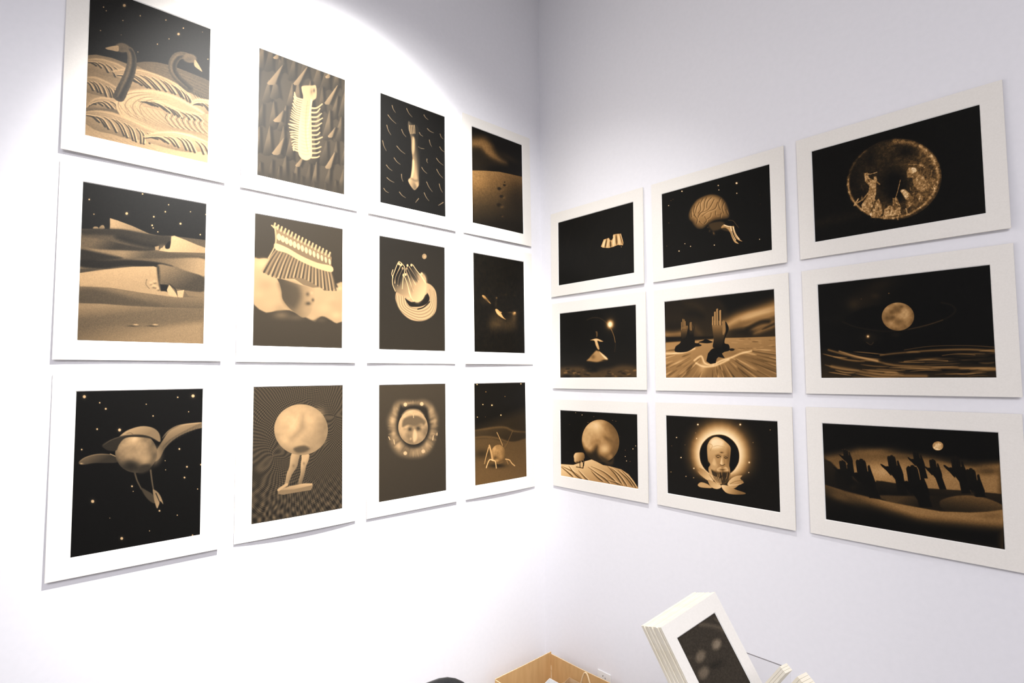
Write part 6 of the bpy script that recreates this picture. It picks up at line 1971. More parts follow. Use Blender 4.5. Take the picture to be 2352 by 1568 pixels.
ART['R12']=(568,400,[
['g',.03],
['b',176.9,84.8,91.2,-12.6,7.5,52.9,.2,.8,0],
['b',232.4,29.4,80,-14.9,7.1,38.9,.2,.7,0],
['b',133.2,98.2,31.6,3.1,-1.3,31.4,.28,.7,0],
['b',211.9,70.9,18.8,2.1,-.5,13.1,.3,.5,0],
['b',258.6,66.5,3.3,.4,-.1,3,.6,.9,0],
['b',161.6,78.7,2.3,.2,-.1,2.7,.5,.8,0],
['b',78.4,156.9,81.8,6.5,-1.1,27.3,.1,.5,0],
['P',[99,158,128,134,199,114,273,112,378,116,437,128,455,150,441,177,391,198,322,214,232,215,157,199,114,178],.02,7.8,1],
['L',[90,167,141,193,232,215,319,214,391,198,444,176,464,155,456,134,424,120],2.3,2.3,.2,3.8,.8],
['L',[319,213,374,202,425,186],1.9,1.9,.36,2.6,.8],
['s',284.4,161.2,53.7,4.5,-2.3,55.4,.66,.75,-.1,-.2,.8,.2,12],
['b',283,134.5,17.9,1.6,-.7,17.1,.34,.6,0],
['b',264.6,141.4,14.5,1.3,-.5,12.9,.34,.6,0],
['b',297.8,123.1,10.6,1,-.4,8.5,.34,.6,0],
['b',288.1,181.9,21.4,1.6,-.7,17,.34,.6,0],
['b',248.9,166,14.7,1.2,-.6,14.6,.34,.6,0],
['b',267.3,163.2,14.5,1.2,-.5,12.8,.34,.6,0],
['b',186,238,38.1,2.1,-1.1,26.3,.22,.7,0],
['b',187.6,244.7,16.7,.9,-.9,22.8,.13,.8,4],
['L',[174,257,189,268,198,258],1,1,.36,2,1],
['b',179.7,233.3,8.4,.5,-.4,9.7,.7,.9,0],
['b',179.7,233.3,3.4,.2,-.2,4,1,1,0],
['b',275.2,232.3,18,1.1,-.5,12.8,.16,.8,0],
['P',[2,281,73,298,137,309,213,324,265,309,370,296,468,288,576,300,571,407,-2,406],[265.5,291.6,.1,260.9,402.2,.24],9.3,1],
['L',[252,390,274,388,296,391],1.4,1.4,.7,2,.75],
['L',[347,334,411,329,473,331],3,3,.56,4.2,.75],
['L',[146,317,221,327,293,336],2.8,2.8,.56,4,.75],
['L',[356,341,412,342,466,338],2,2,.44,2.8,.75],
['L',[86,293,153,307,218,317],1.7,1.7,.56,2.4,.75],
['L',[120,396,184,404,246,411],3.7,3.7,.44,5.1,.75],
['L',[422,361,442,361,461,360],1.6,1.6,.03,2.3,.75],
['L',[393,389,435,385,476,385],1.4,1.4,.44,2,.75],
['L',[521,371,573,370,624,367],1.9,1.9,.7,2.6,.75],
['L',[206,365,254,370,300,372],2.9,2.9,.56,4,.75],
['L',[497,371,522,368,546,370],2.4,2.4,.64,3.4,.75],
['L',[131,383,207,397,280,401],2.9,2.9,.64,4,.75],
['L',[280,340,322,341,363,342],1.9,1.9,.64,2.6,.75],
['L',[528,306,581,302,631,305],2.7,2.7,.56,3.8,.75],
['L',[477,337,539,332,597,334],2.3,2.3,.64,3.2,.75],
['L',[50,312,107,327,163,334],3.4,3.4,.64,4.7,.75],
['L',[434,326,472,323,509,325],2.8,2.8,.44,3.9,.75],
['L',[489,385,516,384,543,383],1.2,1.2,.56,1.7,.75],
['L',[248,361,314,362,377,366],1.8,1.8,.7,2.5,.75],
['L',[155,366,216,374,275,379],2.1,2.1,.7,2.9,.75],
['L',[81,294,144,309,205,317],3.4,3.4,.03,4.8,.75],
['L',[185,294,215,301,245,301],2,2,.03,2.8,.75],
['L',[229,329,265,333,299,334],3.4,3.4,.03,4.8,.75],
['L',[364,352,418,351,469,349],2.6,2.6,.44,3.7,.75],
['L',[489,333,551,332,610,330],1.6,1.6,.44,2.2,.75],
['L',[468,336,507,336,544,334],2.6,2.6,.7,3.6,.75],
['L',[506,349,562,347,615,346],1.8,1.8,.03,2.5,.75],
['L',[503,321,561,316,616,319],1.1,1.1,.44,1.5,.75],
['L',[9,298,55,312,100,318],2.5,2.5,.7,3.5,.75],
['L',[334,326,374,328,414,325],2.9,2.9,.56,4.1,.75],
['L',[55,368,92,378,128,380],2.6,2.6,.7,3.6,.75],
['L',[125,293,181,300,235,309],1.9,1.9,.7,2.6,.75],
['L',[313,374,377,376,438,373],3.2,3.2,.03,4.5,.75],
['L',[523,347,547,349,571,346],2.8,2.8,.56,3.9,.75],
['L',[118,317,167,323,214,331],3.5,3.5,.44,4.9,.75],
['L',[324,358,385,356,443,356],2.6,2.6,.03,3.7,.75],
['L',[462,325,508,325,553,323],3.1,3.1,.44,4.3,.75],
['L',[177,379,227,387,277,388],2.5,2.5,.64,3.5,.75],
['L',[16,345,80,364,142,370],2.9,2.9,.64,4.1,.75],
['L',[30,376,72,383,112,390],2.1,2.1,.7,2.9,.75],
['L',[425,388,478,386,530,383],1.5,1.5,.64,2.1,.75],
['L',[460,388,487,389,512,386],1.5,1.5,.56,2,.75],
['L',[232,381,256,380,278,383],2.7,2.7,.7,3.8,.75],
['L',[385,362,425,360,463,360],1.6,1.6,.7,2.3,.75],
['L',[316,376,366,372,415,375],1.7,1.7,.64,2.4,.75],
['L',[416,371,442,370,468,369],2.6,2.6,.03,3.6,.75],
['L',[466,369,514,366,561,366],1.8,1.8,.64,2.6,.75],
['L',[445,317,494,315,541,315],2.5,2.5,.56,3.5,.75],
['L',[179,366,226,369,271,375],2.5,2.5,.44,3.5,.75],
['L',[171,373,234,377,294,384],2.5,2.5,.56,3.5,.75],
['L',[489,397,518,392,545,394],1.4,1.4,.44,2,.75],
['L',[195,312,224,312,253,317],3.5,3.5,.03,5,.75],
['L',[152,330,192,332,231,339],2.7,2.7,.56,3.8,.75],
['L',[309,303,330,302,351,304],2.8,2.8,.7,3.9,.75],
['L',[236,313,309,318,378,323],1.4,1.4,.03,2,.75],
['L',[464,381,490,379,516,379],1.5,1.5,.03,2,.75],
['L',[150,346,199,354,246,357],2.2,2.2,.56,3.1,.75],
['L',[288,367,351,367,412,368],1.6,1.6,.7,2.2,.75],
['L',[499,379,554,375,606,375],2.3,2.3,.56,3.2,.75],
['L',[510,339,551,336,591,337],1.9,1.9,.7,2.7,.75],
['L',[32,282,93,303,190,328,263,351,367,359,465,365,567,368],4.2,4.2,.6,5.9,.8],
['L',[221,311,265,306,336,301,403,298,499,299,570,309],3.7,3.7,.62,5.2,.8],
['L',[301,293,387,282,499,285,571,294],1.4,1.4,.5,2,.8],
['L',[227,327,300,318,402,317,497,332,569,334],9.1,9.1,.04,12.8,.8],
['L',[42,352,111,366,225,389,366,394],5.3,5.3,.56,7.4,.8],
['L',[299,337,368,333,434,338],1.7,1.7,.6,2.3,.8],
['L',[419,318,467,313,513,319],1.6,1.6,.52,2.2,.8],
['L',[73,289,136,313,209,333],2.9,2.9,.72,4.1,.8]])
ART['R20']=(568,400,[
['g',.06],
['b',125.6,8.8,4.7,-.2,-.1,3.5,.9,.3,0],
['b',125.6,8.8,2.2,-.1,0,1.6,.9,1,2],
['b',175.6,20,6.1,-.3,-.1,4.7,.9,.3,0],
['b',175.6,20,2.8,-.1,0,2.1,.9,1,2],
['b',265.9,25.5,4.4,-.2,-.1,3.4,.6,.3,0],
['b',265.9,25.5,2,-.1,0,1.6,.6,1,2],
['b',220.4,62.2,4.5,-.2,-.1,3.5,.6,.3,0],
['b',220.4,62.2,2.1,-.1,0,1.6,.6,1,2],
['b',401.1,40.7,4.1,-.2,-.1,3.3,.6,.3,0],
['b',401.1,40.7,1.9,-.1,0,1.5,.6,1,2],
['b',424.7,43.7,4.1,-.2,-.1,3.3,.6,.3,0],
['b',424.7,43.7,1.9,-.1,0,1.5,.6,1,2],
['b',75.3,82.7,4.8,-.3,-.1,3.6,.4,.3,0],
['b',75.3,82.7,2.2,-.1,0,1.6,.4,1,2],
['b',538.2,188.6,6.4,-.6,-.1,5.3,.9,.3,0],
['b',538.2,188.6,3,-.3,-.1,2.5,.9,1,2],
['b',556.4,170.6,5.1,-.4,-.1,4.2,.9,.3,0],
['b',556.4,170.6,2.4,-.2,-.1,2,.9,1,2],
['b',487,200.2,3.9,-.4,-.1,3.2,.6,.3,0],
['b',487,200.2,1.8,-.2,0,1.5,.6,1,2],
['b',486.2,235,5.3,-.5,-.1,4.3,.9,.3,0],
['b',486.2,235,2.4,-.2,0,2,.9,1,2],
['b',494.6,258.5,5.9,-.6,-.1,4.8,.9,.3,0],
['b',494.6,258.5,2.7,-.3,-.1,2.2,.9,1,2],
['b',518.6,258.5,3.9,-.4,-.1,3.2,.6,.3,0],
['b',518.6,258.5,1.8,-.2,0,1.5,.6,1,2],
['b',102.4,117.8,3.9,-.3,-.1,2.9,.3,.3,0],
['b',102.4,117.8,1.8,-.1,0,1.4,.3,1,2],
['b',452.1,127.7,3.3,-.2,-.1,2.7,.4,.3,0],
['b',452.1,127.7,1.5,-.1,0,1.3,.4,1,2],
['s',309.5,163.3,133.8,-32.9,29.8,118.1,.76,.6,-.35,-.45,.65,.16,8],
['P',[170,192,199,225,244,230,289,195,299,242,332,269,385,289,331,299,243,291,186,253],.16,24.6,.85],
['b',361.4,146.4,39.1,19.1,-9.5,11.2,.42,.6,0],
['b',343.8,207.7,54.1,-4.9,-.9,38.6,.84,.8,0],
['b',280.5,100.3,78,-5.1,-1.1,48,.8,.5,0],
['b',414.4,142.3,18.6,-4.1,12.1,61.4,.5,.5,0],
['P',[310,250,348,263,385,272,407,244,400,287,353,292],.3,12.4,1],
['b',200.1,149.9,28.9,-2.2,-1,48.8,.74,.6,0],
['b',385.6,246.3,21.2,-2.1,-.4,17,.66,.6,0],
['p',[-5,330,103,323,197,291,246,276,287,286,331,299,384,301,457,308,507,329,541,361,574,401,-6,403],[220.2,280.4,.82,273.7,404.6,.64],1.9,1],
['L',[-2,345,59,374,101,396],2.1,6.9,.3,3.7,.75],
['L',[8,342,69,371,111,393],2.4,2.4,.92,4.2,.7],
['L',[10,343,102,365,172,396],2.1,6.8,.3,3.6,.75],
['L',[20,340,111,362,181,393],2.3,2.3,.92,4.1,.7],
['L',[66,335,113,377,172,401],2.1,6.7,.3,3.6,.75],
['L',[76,332,123,374,181,398],2.3,2.3,.92,4.1,.7],
['L',[143,353,195,389,218,399],2,6.6,.3,3.5,.75],
['L',[153,350,204,386,227,396],2.3,2.3,.92,4,.7],
['L',[219,324,275,348,340,375,377,399],1.9,6.3,.3,3.4,.75],
['L',[228,322,284,346,349,372,385,397],2.2,2.2,.92,3.9,.7],
['L',[242,344,285,373,329,393],2,6.3,.3,3.4,.75],
['L',[251,341,294,370,337,390],2.2,2.2,.92,3.9,.7],
['L',[242,317,330,337,393,368,434,396],1.9,6.2,.3,3.3,.75],
['L',[251,315,339,335,402,365,443,393],2.1,2.1,.92,3.8,.7],
['L',[363,304,415,340,465,396],1.9,6.1,.3,3.3,.75],
['L',[372,301,423,337,473,393],2.1,2.1,.92,3.7,.7],
['L',[384,310,446,344,495,396],1.9,6,.3,3.2,.75],
['L',[393,307,454,342,503,393],2.1,2.1,.92,3.7,.7],
['L',[436,316,496,355,535,394],1.8,5.9,.3,3.2,.75],
['L',[444,314,504,352,543,392],2,2,.92,3.6,.7],
['L',[361,380,414,386,455,395],1.9,6.1,.3,3.3,.75],
['L',[370,378,422,383,463,392],2.1,2.1,.92,3.7,.7],
['L',[467,321,516,356,554,396],1.8,5.9,.3,3.2,.75],
['L',[475,319,524,353,562,393],2,2,.92,3.6,.7],
['l',[126,333,179,334],2,2,.2,2,1],
['P',[106,270,119,251,152,244,181,243,192,255,193,277,186,291,165,293,147,306,127,310,111,303,109,285],[121.8,254.7,.82,185.7,284,.45],3.1,1],
['b',106.8,257,7.2,-.7,-.1,3.6,.1,.9,0],
['l',[155,296,156,332],2.8,2.8,.16,1.5,1],
['L',[176,292,182,311,179,333],3,3,.14,1.5,1],
['l',[189,279,185,319],2.5,2.5,.12,1.5,1],
['b',138.6,304.5,23.6,-2.5,-.1,6.3,.2,.7,0],
['l',[165,297,170,325],3.1,3.1,.75,2,1]])
ART['R21']=(568,400,[
['g',.05],
['b',179.1,36,9.1,-.5,-.3,8.3,.9,.3,0],
['b',179.1,36,4.2,-.2,-.1,3.8,.9,1,2],
['b',396.9,23.3,8.7,-.5,-.3,8.4,.9,.3,0],
['b',396.9,23.3,4,-.2,-.1,3.9,.9,1,2],
['b',57.8,109.4,6.2,-.5,-.2,5.5,.9,.3,0],
['b',57.8,109.4,2.9,-.2,-.1,2.5,.9,1,2],
['b',170,106,5.9,-.4,-.2,5.3,.9,.3,0],
['b',170,106,2.7,-.2,-.1,2.5,.9,1,2],
['b',81.1,209.1,6.8,-.7,-.2,6.1,.9,.3,0],
['b',81.1,209.1,3.1,-.3,-.1,2.8,.9,1,2],
['b',151.8,255.7,7.2,-.8,-.2,6.5,.9,.3,0],
['b',151.8,255.7,3.3,-.4,-.1,3,.9,1,2],
['b',434.8,195.8,7.9,-.8,-.3,7.7,.9,.3,0],
['b',434.8,195.8,3.6,-.4,-.1,3.6,.9,1,2],
['b',431.4,242.6,4.5,-.5,-.2,4.4,.9,.3,0],
['b',431.4,242.6,2.1,-.2,-.1,2,.9,1,2],
['b',106.8,300.9,5.4,-.7,-.1,4.8,.9,.3,0],
['b',106.8,300.9,2.5,-.3,-.1,2.2,.9,1,2],
['b',149.4,302.4,5.2,-.7,-.1,4.7,.9,.3,0],
['b',149.4,302.4,2.4,-.3,-.1,2.2,.9,1,2],
['b',291.7,379.2,5.5,-.8,-.2,5.1,.9,.3,0],
['b',291.7,379.2,2.5,-.4,-.1,2.4,.9,1,2],
['b',355,368.7,5.3,-.8,-.2,5,.9,.3,0],
['b',355,368.7,2.4,-.4,-.1,2.3,.9,1,2],
['b',535.6,39.2,3.7,-.2,-.1,3.8,.6,.3,0],
['b',535.6,39.2,1.7,-.1,-.1,1.7,.6,1,2],
['b',455.6,102.7,3.3,-.3,-.1,3.3,.5,.3,0],
['b',455.6,102.7,1.5,-.1,-.1,1.5,.5,1,2],
['b',21.2,289.1,4.9,-.6,-.1,4.3,.6,.3,0],
['b',21.2,289.1,2.3,-.3,-.1,2,.6,1,2],
['b',166.3,77.9,3.9,-.3,-.1,3.6,.4,.3,0],
['b',166.3,77.9,1.8,-.1,-.1,1.6,.4,1,2],
['b',105.4,143.3,3.4,-.3,-.1,3,.4,.3,0],
['b',105.4,143.3,1.6,-.1,0,1.4,.4,1,2],
['b',28.3,154.6,3.5,-.3,-.1,3.1,.4,.3,0],
['b',28.3,154.6,1.6,-.1,0,1.4,.4,1,2],
['b',532.2,318.1,2.7,-.4,-.1,2.7,.3,.3,0],
['b',532.2,318.1,1.2,-.2,0,1.2,.3,1,2],
['b',476.1,304.6,2.7,-.4,-.1,2.7,.3,.3,0],
['b',476.1,304.6,1.3,-.2,0,1.3,.3,1,2],
['p',[433,169,425,205,408,238,384,267,353,290,318,305,280,311,243,308,208,294,179,271,157,241,145,205,144,166,153,128,172,92,199,62,233,40,270,27,308,24,344,31,377,46,403,70,422,99,432,133],.62,77.1,1],
['p',[413,171,406,202,391,231,370,256,344,276,313,289,281,294,249,291,219,279,194,259,176,233,166,202,164,169,172,136,188,106,212,80,240,61,272,50,305,47,336,52,364,66,387,86,403,111,412,140],.86,40.8,.9],
['p',[61,326,514,267,510,383,58,456],.05,49.5,.97],
['P',[388,179,384,201,374,221,361,240,344,256,324,269,302,276,279,279,256,277,235,270,216,258,201,242,190,223,185,201,184,177,189,154,199,132,214,113,232,97,253,85,276,79,299,77,321,80,341,88,359,101,373,117,383,136,388,157],.03,2.3,1],
['l',[388,179,384,201,374,221,361,240,344,256,324,269,302,276,279,279,256,277,235,270,216,258,201,242,190,223,185,201,184,177,189,154,199,132,214,113,232,97,253,85,276,79,299,77,321,80,341,88,359,101,373,117,383,136,388,157,388,179],2,2,.9,4.1,.5],
['P',[171,334,189,319,223,323,246,338,222,343,183,344],.6,2.3,1],
['P',[181,250,210,258,243,289,256,312,223,305,185,283,173,266,188,266],[180.7,256.5,.5,237.6,303.2,.72],1.9,1],
['P',[226,303,257,307,289,316,293,331,270,341,241,334],[232.8,303.9,.55,274.4,338,.7],1.8,1],
['P',[294,320,331,317,366,329,412,338,405,346,356,354,316,350],[302.9,320.9,.72,383.3,348.2,.4],1.8,1],
['P',[326,313,341,286,368,267,400,260,390,275,407,292,385,305,357,326],[340.8,281.2,.7,384.6,309.7,.5],1.8,1],
['L',[340,307,367,291,403,282],.9,.9,.35,1.8,1],
['L',[335,313,367,308,394,300],.9,.9,.8,1.8,1],
['P',[226,144,231,126,249,102,273,90,301,96,328,113,346,133,346,159,341,195,338,221,342,242,337,273,317,306,294,313,266,308,243,276,230,246,240,227,229,206,226,180],[248.1,124.1,.62,329.7,204.5,.5],2.3,1],
['b',262.7,114,33.3,-2.7,-.7,22.3,.76,.7,0],
['b',247,159.9,19.2,-1.8,-.9,26.8,.6,.6,0],
['b',304.4,132.6,37.3,-3.2,-.6,17.6,.72,.5,0],
['b',335.1,177.8,11.9,-1.2,-1.6,48,.3,.6,0],
['b',280.1,161.2,37.7,-3.5,-.7,22.1,.66,.5,0],
['L',[272,184,284,178,296,184],1.8,1.8,.2,2.3,1],
['L',[313,185,322,181,330,185],1.8,1.8,.2,2.2,1],
['b',282.1,188.4,10.4,-1,-.1,3.5,.16,.9,0],
['b',321.1,188.8,8.3,-.8,-.1,3.5,.16,.9,0],
['b',301.1,162.8,10.3,-1,-.1,4.4,.2,.9,0],
['b',301.2,159.3,12.1,-1.1,-.1,3.5,.5,.5,0],
['P',[302,181,311,182,315,215,304,223,292,219],[297.6,199.1,.72,316.2,197.2,.42],2.7,1],
['L',[292,222,304,224,315,218],1.6,1.6,.24,2.3,1],
['P',[250,213,278,223,270,246,244,254],.62,5.5,.7],
['P',[273,246,292,233,303,238,320,229,333,243,319,258,303,247,286,262],.66,3.6,1],
['b',303.1,244.5,18.6,-2.2,-.2,7,.22,.8,0],
['P',[244,254,272,259,333,252,337,273,317,306,294,313,266,308],.22,7.2,1],
['l',[333,277,327,305],1.6,1.6,.14,2.2,.6],
['l',[296,265,295,288],1.6,1.6,.14,2.3,.6],
['l',[278,272,280,288],1.6,1.6,.62,2.3,.6],
['l',[309,259,306,273],1.6,1.6,.14,2.2,.6],
['l',[289,275,289,303],1.6,1.6,.1,2.3,.6],
['l',[322,278,318,295],1.6,1.6,.5,2.2,.6],
['l',[321,260,316,284],1.6,1.6,.14,2.2,.6],
['l',[275,255,278,284],1.6,1.6,.5,2.3,.6],
['l',[312,258,308,283],1.6,1.6,.1,2.2,.6],
['l',[299,248,298,273],1.6,1.6,.62,2.3,.6],
['l',[328,255,323,270],1.6,1.6,.62,2.2,.6],
['l',[336,250,329,280],1.6,1.6,.1,2.2,.6],
['l',[317,274,313,300],1.6,1.6,.14,2.2,.6],
['l',[326,272,320,301],1.6,1.6,.1,2.2,.6],
['l',[329,260,323,283],1.6,1.6,.5,2.2,.6],
['l',[296,271,295,295],1.6,1.6,.1,2.3,.6],
['l',[326,262,321,286],1.6,1.6,.62,2.2,.6],
['l',[294,260,293,287],1.6,1.6,.1,2.3,.6],
['l',[247,254,254,275],1.6,1.6,.1,2.3,.6],
['l',[284,253,285,276],1.6,1.6,.5,2.3,.6],
['l',[301,279,299,296],1.6,1.6,.62,2.3,.6],
['l',[341,261,333,291],1.6,1.6,.5,2.2,.6],
['l',[289,275,289,292],1.6,1.6,.1,2.3,.6],
['l',[326,259,320,281],1.6,1.6,.1,2.2,.6],
['l',[315,259,312,276],1.6,1.6,.14,2.2,.6],
['l',[286,267,287,285],1.6,1.6,.62,2.3,.6],
['b',233.5,205.8,7.7,-.8,-.6,17.9,.5,.8,0],
['P',[253,106,282,95,314,110,300,137,262,150,243,142],.82,11.9,.7],
['P',[260,194,271,211,266,229,252,222],.7,6.4,.7],
['L',[268,180,284,172,298,177],1.4,1.4,.4,2.7,.8],
['L',[312,177,326,173,337,178],1.3,1.3,.35,2.7,.8],
['L',[252,142,281,132,318,136],.9,.9,.48,2.3,.6],
['L',[234,125,253,133,242,160],1.2,1.2,.45,2.8,.6],
['P',[230,251,244,254,257,301,238,276],.6,2.8,1],
['L',[243,276,257,296,275,316],1.4,1.4,.8,1.8,.8],
['L',[253,278,264,298,279,315],1.4,1.4,.8,1.8,.8],
['L',[262,281,272,300,283,315],1.4,1.4,.8,1.8,.8],
['L',[271,283,279,301,286,314],1.4,1.4,.8,1.8,.8],
['L',[281,285,287,303,290,314],1.4,1.4,.8,1.8,.8],
['L',[290,288,294,305,294,313],1.4,1.4,.8,1.8,.8]])
ART['R22']=(568,400,[
['g',.04],
['p',[-1,133,60,117,134,91,215,91,293,95,366,101,419,109,502,115,576,101,570,222,-6,260],[215.5,88.5,.4,249,225.6,.55],20.5,1],
['b',191,100,81.1,-15.6,.7,18.4,.5,.6,0],
['b',291.9,112.9,91,-9.1,-.5,10.8,.3,.5,0],
['b',211.9,175.9,127.7,-15.1,-1.9,45.9,.7,.8,0],
['b',398.2,175.2,91.4,-11.5,-1.3,30.2,.6,.7,0],
['b',533.2,137.8,44.7,-5.3,-.8,16.4,.25,.6,0],
['b',452.5,113.6,66.1,7.6,-2.3,12.7,.14,.6,0],
['s',394.8,60.7,16.6,-1.4,-.7,16.9,.76,.85,-.1,-.1,.9,.25,3],
['p',[-2,147,27,159,61,194,128,233,210,215,265,219,361,223,465,217,573,213,565,407,-12,407],[88,171.5,.18,92.2,280.1,.1],4.2,1],
['p',[190,215,265,218,361,223,465,215,570,212,569,238,430,239,286,261,200,273],[287.8,211.4,.2,285.7,260.5,.08],3.1,1],
['P',[192,275,286,260,395,244,430,243,393,304,284,305],[285.7,260.5,.32,321,303.4,.15],4,1],
['P',[391,266,426,242,471,230,516,230,566,247,568,272,494,291,410,297],[463.9,231.7,.42,461.2,292.5,.2],3,1],
['p',[-6,255,54,267,151,281,246,293,321,297,393,300,478,290,527,279,571,264,564,411,-12,412],[167.4,278.3,.54,141.7,356.4,.09],3.2,1],
['b',52.5,300.3,62.8,10.3,-7,24,.5,.5,0],
['b',538.8,291.4,44.3,-7.8,-.7,16.3,.4,.5,0],
['p',[-10,358,165,329,319,347,568,330,564,411,-12,412],.04,28.6,1],
['p',[431,103,433,97,436,95,440,97,442,93,445,91,449,92,450,96,454,96,456,102,459,119,460,130,462,129,461,115,463,110,466,111,469,126,475,145,479,163,479,178,484,222,458,226,453,185,446,173,438,161,434,143,433,121],[431.2,95.5,.12,453.9,156.4,.07],1.5,1],
['P',[434,138,424,137,412,129,409,131,414,140,426,153,441,171],.07,1.5,1],
['l',[440,98,441,126],.9,.9,.04,1.1,.8],
['l',[450,97,451,125],.9,.9,.04,1.1,.8],
['p',[315,93,317,89,319,87,322,88,323,85,326,84,329,85,330,88,333,88,335,93,336,105,338,113,339,112,338,102,340,98,342,99,345,110,349,123,352,137,352,148,359,185,337,187,332,153,327,144,321,136,318,122,317,106],[315.5,87.5,.12,333,132.1,.07],1.6,1],
['P',[318,119,310,118,301,112,299,113,302,120,312,130,323,142],.07,1.6,1],
['l',[322,89,323,110],.6,.6,.04,1.2,.8],
['l',[330,88,330,109],.6,.6,.04,1.2,.8],
['p',[74,107,75,103,78,102,81,103,82,100,84,99,87,100,88,102,90,102,93,107,94,117,95,125,97,124,96,114,97,111,100,112,102,122,106,134,109,145,109,155,114,206,93,209,90,159,85,152,80,144,77,132,75,118],[74.3,102.2,.14,91.1,141.2,.09],1.8,1],
['P',[77,130,70,129,61,124,59,125,62,130,71,139,82,150],.09,1.8,1],
['l',[81,104,81,122],.6,.6,.06,1.4,.8],
['l',[88,103,89,121],.6,.6,.06,1.4,.8],
['p',[231,121,233,115,237,113,240,115,242,111,246,109,250,110,251,113,255,114,258,120,261,137,262,148,264,147,263,132,265,128,268,129,272,144,278,162,282,180,283,196,294,255,262,260,255,203,247,191,239,179,235,161,233,139],[231.1,113.5,.12,255.8,174.3,.07],1.7,1],
['P',[235,156,224,155,211,148,207,149,213,158,226,171,242,189],.07,1.7,1],
['l',[240,116,241,144],.9,.9,.04,1.3,.8],
['l',[251,115,252,143],.9,.9,.04,1.3,.8],
['p',[366,120,367,115,370,114,373,115,374,112,377,111,380,112,381,114,383,114,386,119,387,132,389,140,390,139,389,128,391,125,393,126,396,137,400,151,403,165,403,176,414,218,394,221,383,181,377,172,372,164,369,150,367,133],[366.2,114.1,.12,383.8,159.8,.07],1.6,1],
['P',[369,146,361,145,352,140,349,141,353,147,362,158,374,171],.07,1.6,1],
['l',[373,116,373,137],.7,.7,.04,1.2,.8],
['l',[381,115,381,136],.6,.6,.04,1.2,.8],
['p',[58,157,60,152,63,150,67,152,68,148,72,147,75,148,76,151,80,151,83,156,85,170,86,180,88,179,87,166,89,163,92,163,95,176,100,192,105,207,105,220,116,262,86,267,80,226,73,216,66,206,62,191,60,172],[58.4,150.8,.12,80.7,201.9,.07],1.8,1],
['P',[62,187,52,186,40,180,37,181,42,188,54,200,68,214],.07,1.8,1],
['l',[67,153,68,177],.8,.8,.04,1.4,.8],
['l',[76,152,77,176],.8,.8,.04,1.4,.8],
['p',[120,149,122,142,127,139,132,141,135,136,140,134,145,135,147,139,152,140,156,148,159,169,161,183,163,182,162,163,165,157,169,158,174,178,181,201,187,224,188,243,203,281,164,287,151,253,141,238,131,223,125,200,122,172],[120,139.6,.11,152.7,216.4,.06],1.8,1],
['P',[125,194,111,193,93,183,89,185,96,196,113,213,134,235],.06,1.8,1],
['l',[132,142,134,179],1.1,1.1,.03,1.3,.8],
['l',[147,141,148,177],1.1,1.1,.03,1.3,.8],
['p',[473,145,475,138,479,136,482,138,484,133,488,131,492,133,493,136,497,137,500,144,502,161,503,173,505,172,504,156,507,151,510,152,513,169,518,188,523,207,523,224,529,228,500,232,496,231,488,219,481,206,476,187,475,163],[473.2,136.5,.12,496.9,200.8,.07],1.5,1],
['l',[482,139,483,169],.9,.9,.04,1.1,.8],
['l',[493,138,494,168],.9,.9,.04,1.1,.8],
['p',[292,157,295,149,300,145,305,148,308,142,313,140,318,142,320,146,325,146,329,155,333,179,335,194,337,192,336,172,339,166,343,167,348,188,356,213,362,238,362,260,369,289,329,296,324,270,314,254,303,238,297,212,295,182],[292.4,146.3,.1,326,230.4,.05],1.6,1],
['P',[297,206,282,205,265,194,260,197,267,208,285,227,307,251],.05,1.6,1],
['l',[305,149,306,189],1.2,1.2,.02,1.2,.8],
['l',[320,148,321,187],1.2,1.2,.02,1.2,.8],
['b',72.5,103.8,2.6,-.2,-.1,2.4,.4,.8,0],
['b',82.1,101.5,2.6,-.2,-.1,2.4,.4,.8,0],
['b',89.8,104.6,2.6,-.2,-.1,2.4,.4,.8,0],
['b',95.7,107.9,2.6,-.2,-.1,2.4,.4,.8,0],
['P',[43,196,95,199,137,222,192,279,151,281,54,262],.07,8.9,.7],
['b',490.8,221.5,5.3,-4.5,3.6,8.1,.3,.6,0],
['b',106,254.5,17.1,-2.4,-.6,14.2,.2,.6,0],
['n',.03,3,3,9,1,0]])
ART['S00']=(300,420,[
['g',.17],
['L',[176,8,234,44,279,79,300,107],9.5,9.5,.27,15.2,.8],
['l',[281,20,304,58],9.6,9.6,.24,11.5,.7],
['b',214.2,146.9,32.5,4.7,-8.5,24.6,.36,.95,1.2],
['b',82.8,149.9,32.6,6.4,-13.8,24.7,.33,.95,1.2],
['b',218.8,151.2,18.9,5.9,-14.6,12.6,.42,.6,0],
['b',20.1,126.1,26.5,21,-13.1,3.3,.22,.7,0],
['b',146.8,232.5,74.1,23,-23.4,20.2,.12,.8,0],
['b',54.2,231.1,35.4,6.1,-11.1,25.4,.34,.8,1.2],
['n',.03,6,6,3,0,0]])

def print_image(key, gain=1, gamma=1):
    w, h, cmds = ART[key]
    cv = Canvas(w, h, sum(map(ord, key)))
    rgb = sepia(cv.run(cmds), gain, gamma)
    lum = rgb.mean(2, keepdims=True)        # brightly lit portrait sheets greyed: sheen and overexposure put into the colour
    k = {'L': 1 if key[2] == '3' else .35+.35*np.clip(lum*2, 0, 1), 'R': 1, 'S': .3}[key[0]]
    rgb = rgb*k+lum*(1-k)*np.array((1.03, 1, .95), np.float32)
    px = np.ones((h, w, 4), np.float32); px[..., :3] = rgb[::-1]
    img = bpy.data.images.new('print_'+key, w, h); img.colorspace_settings.name = 'sRGB'
    img.pixels.foreach_set(np.ascontiguousarray(px).ravel()); img.update(); img.pack()
    return img

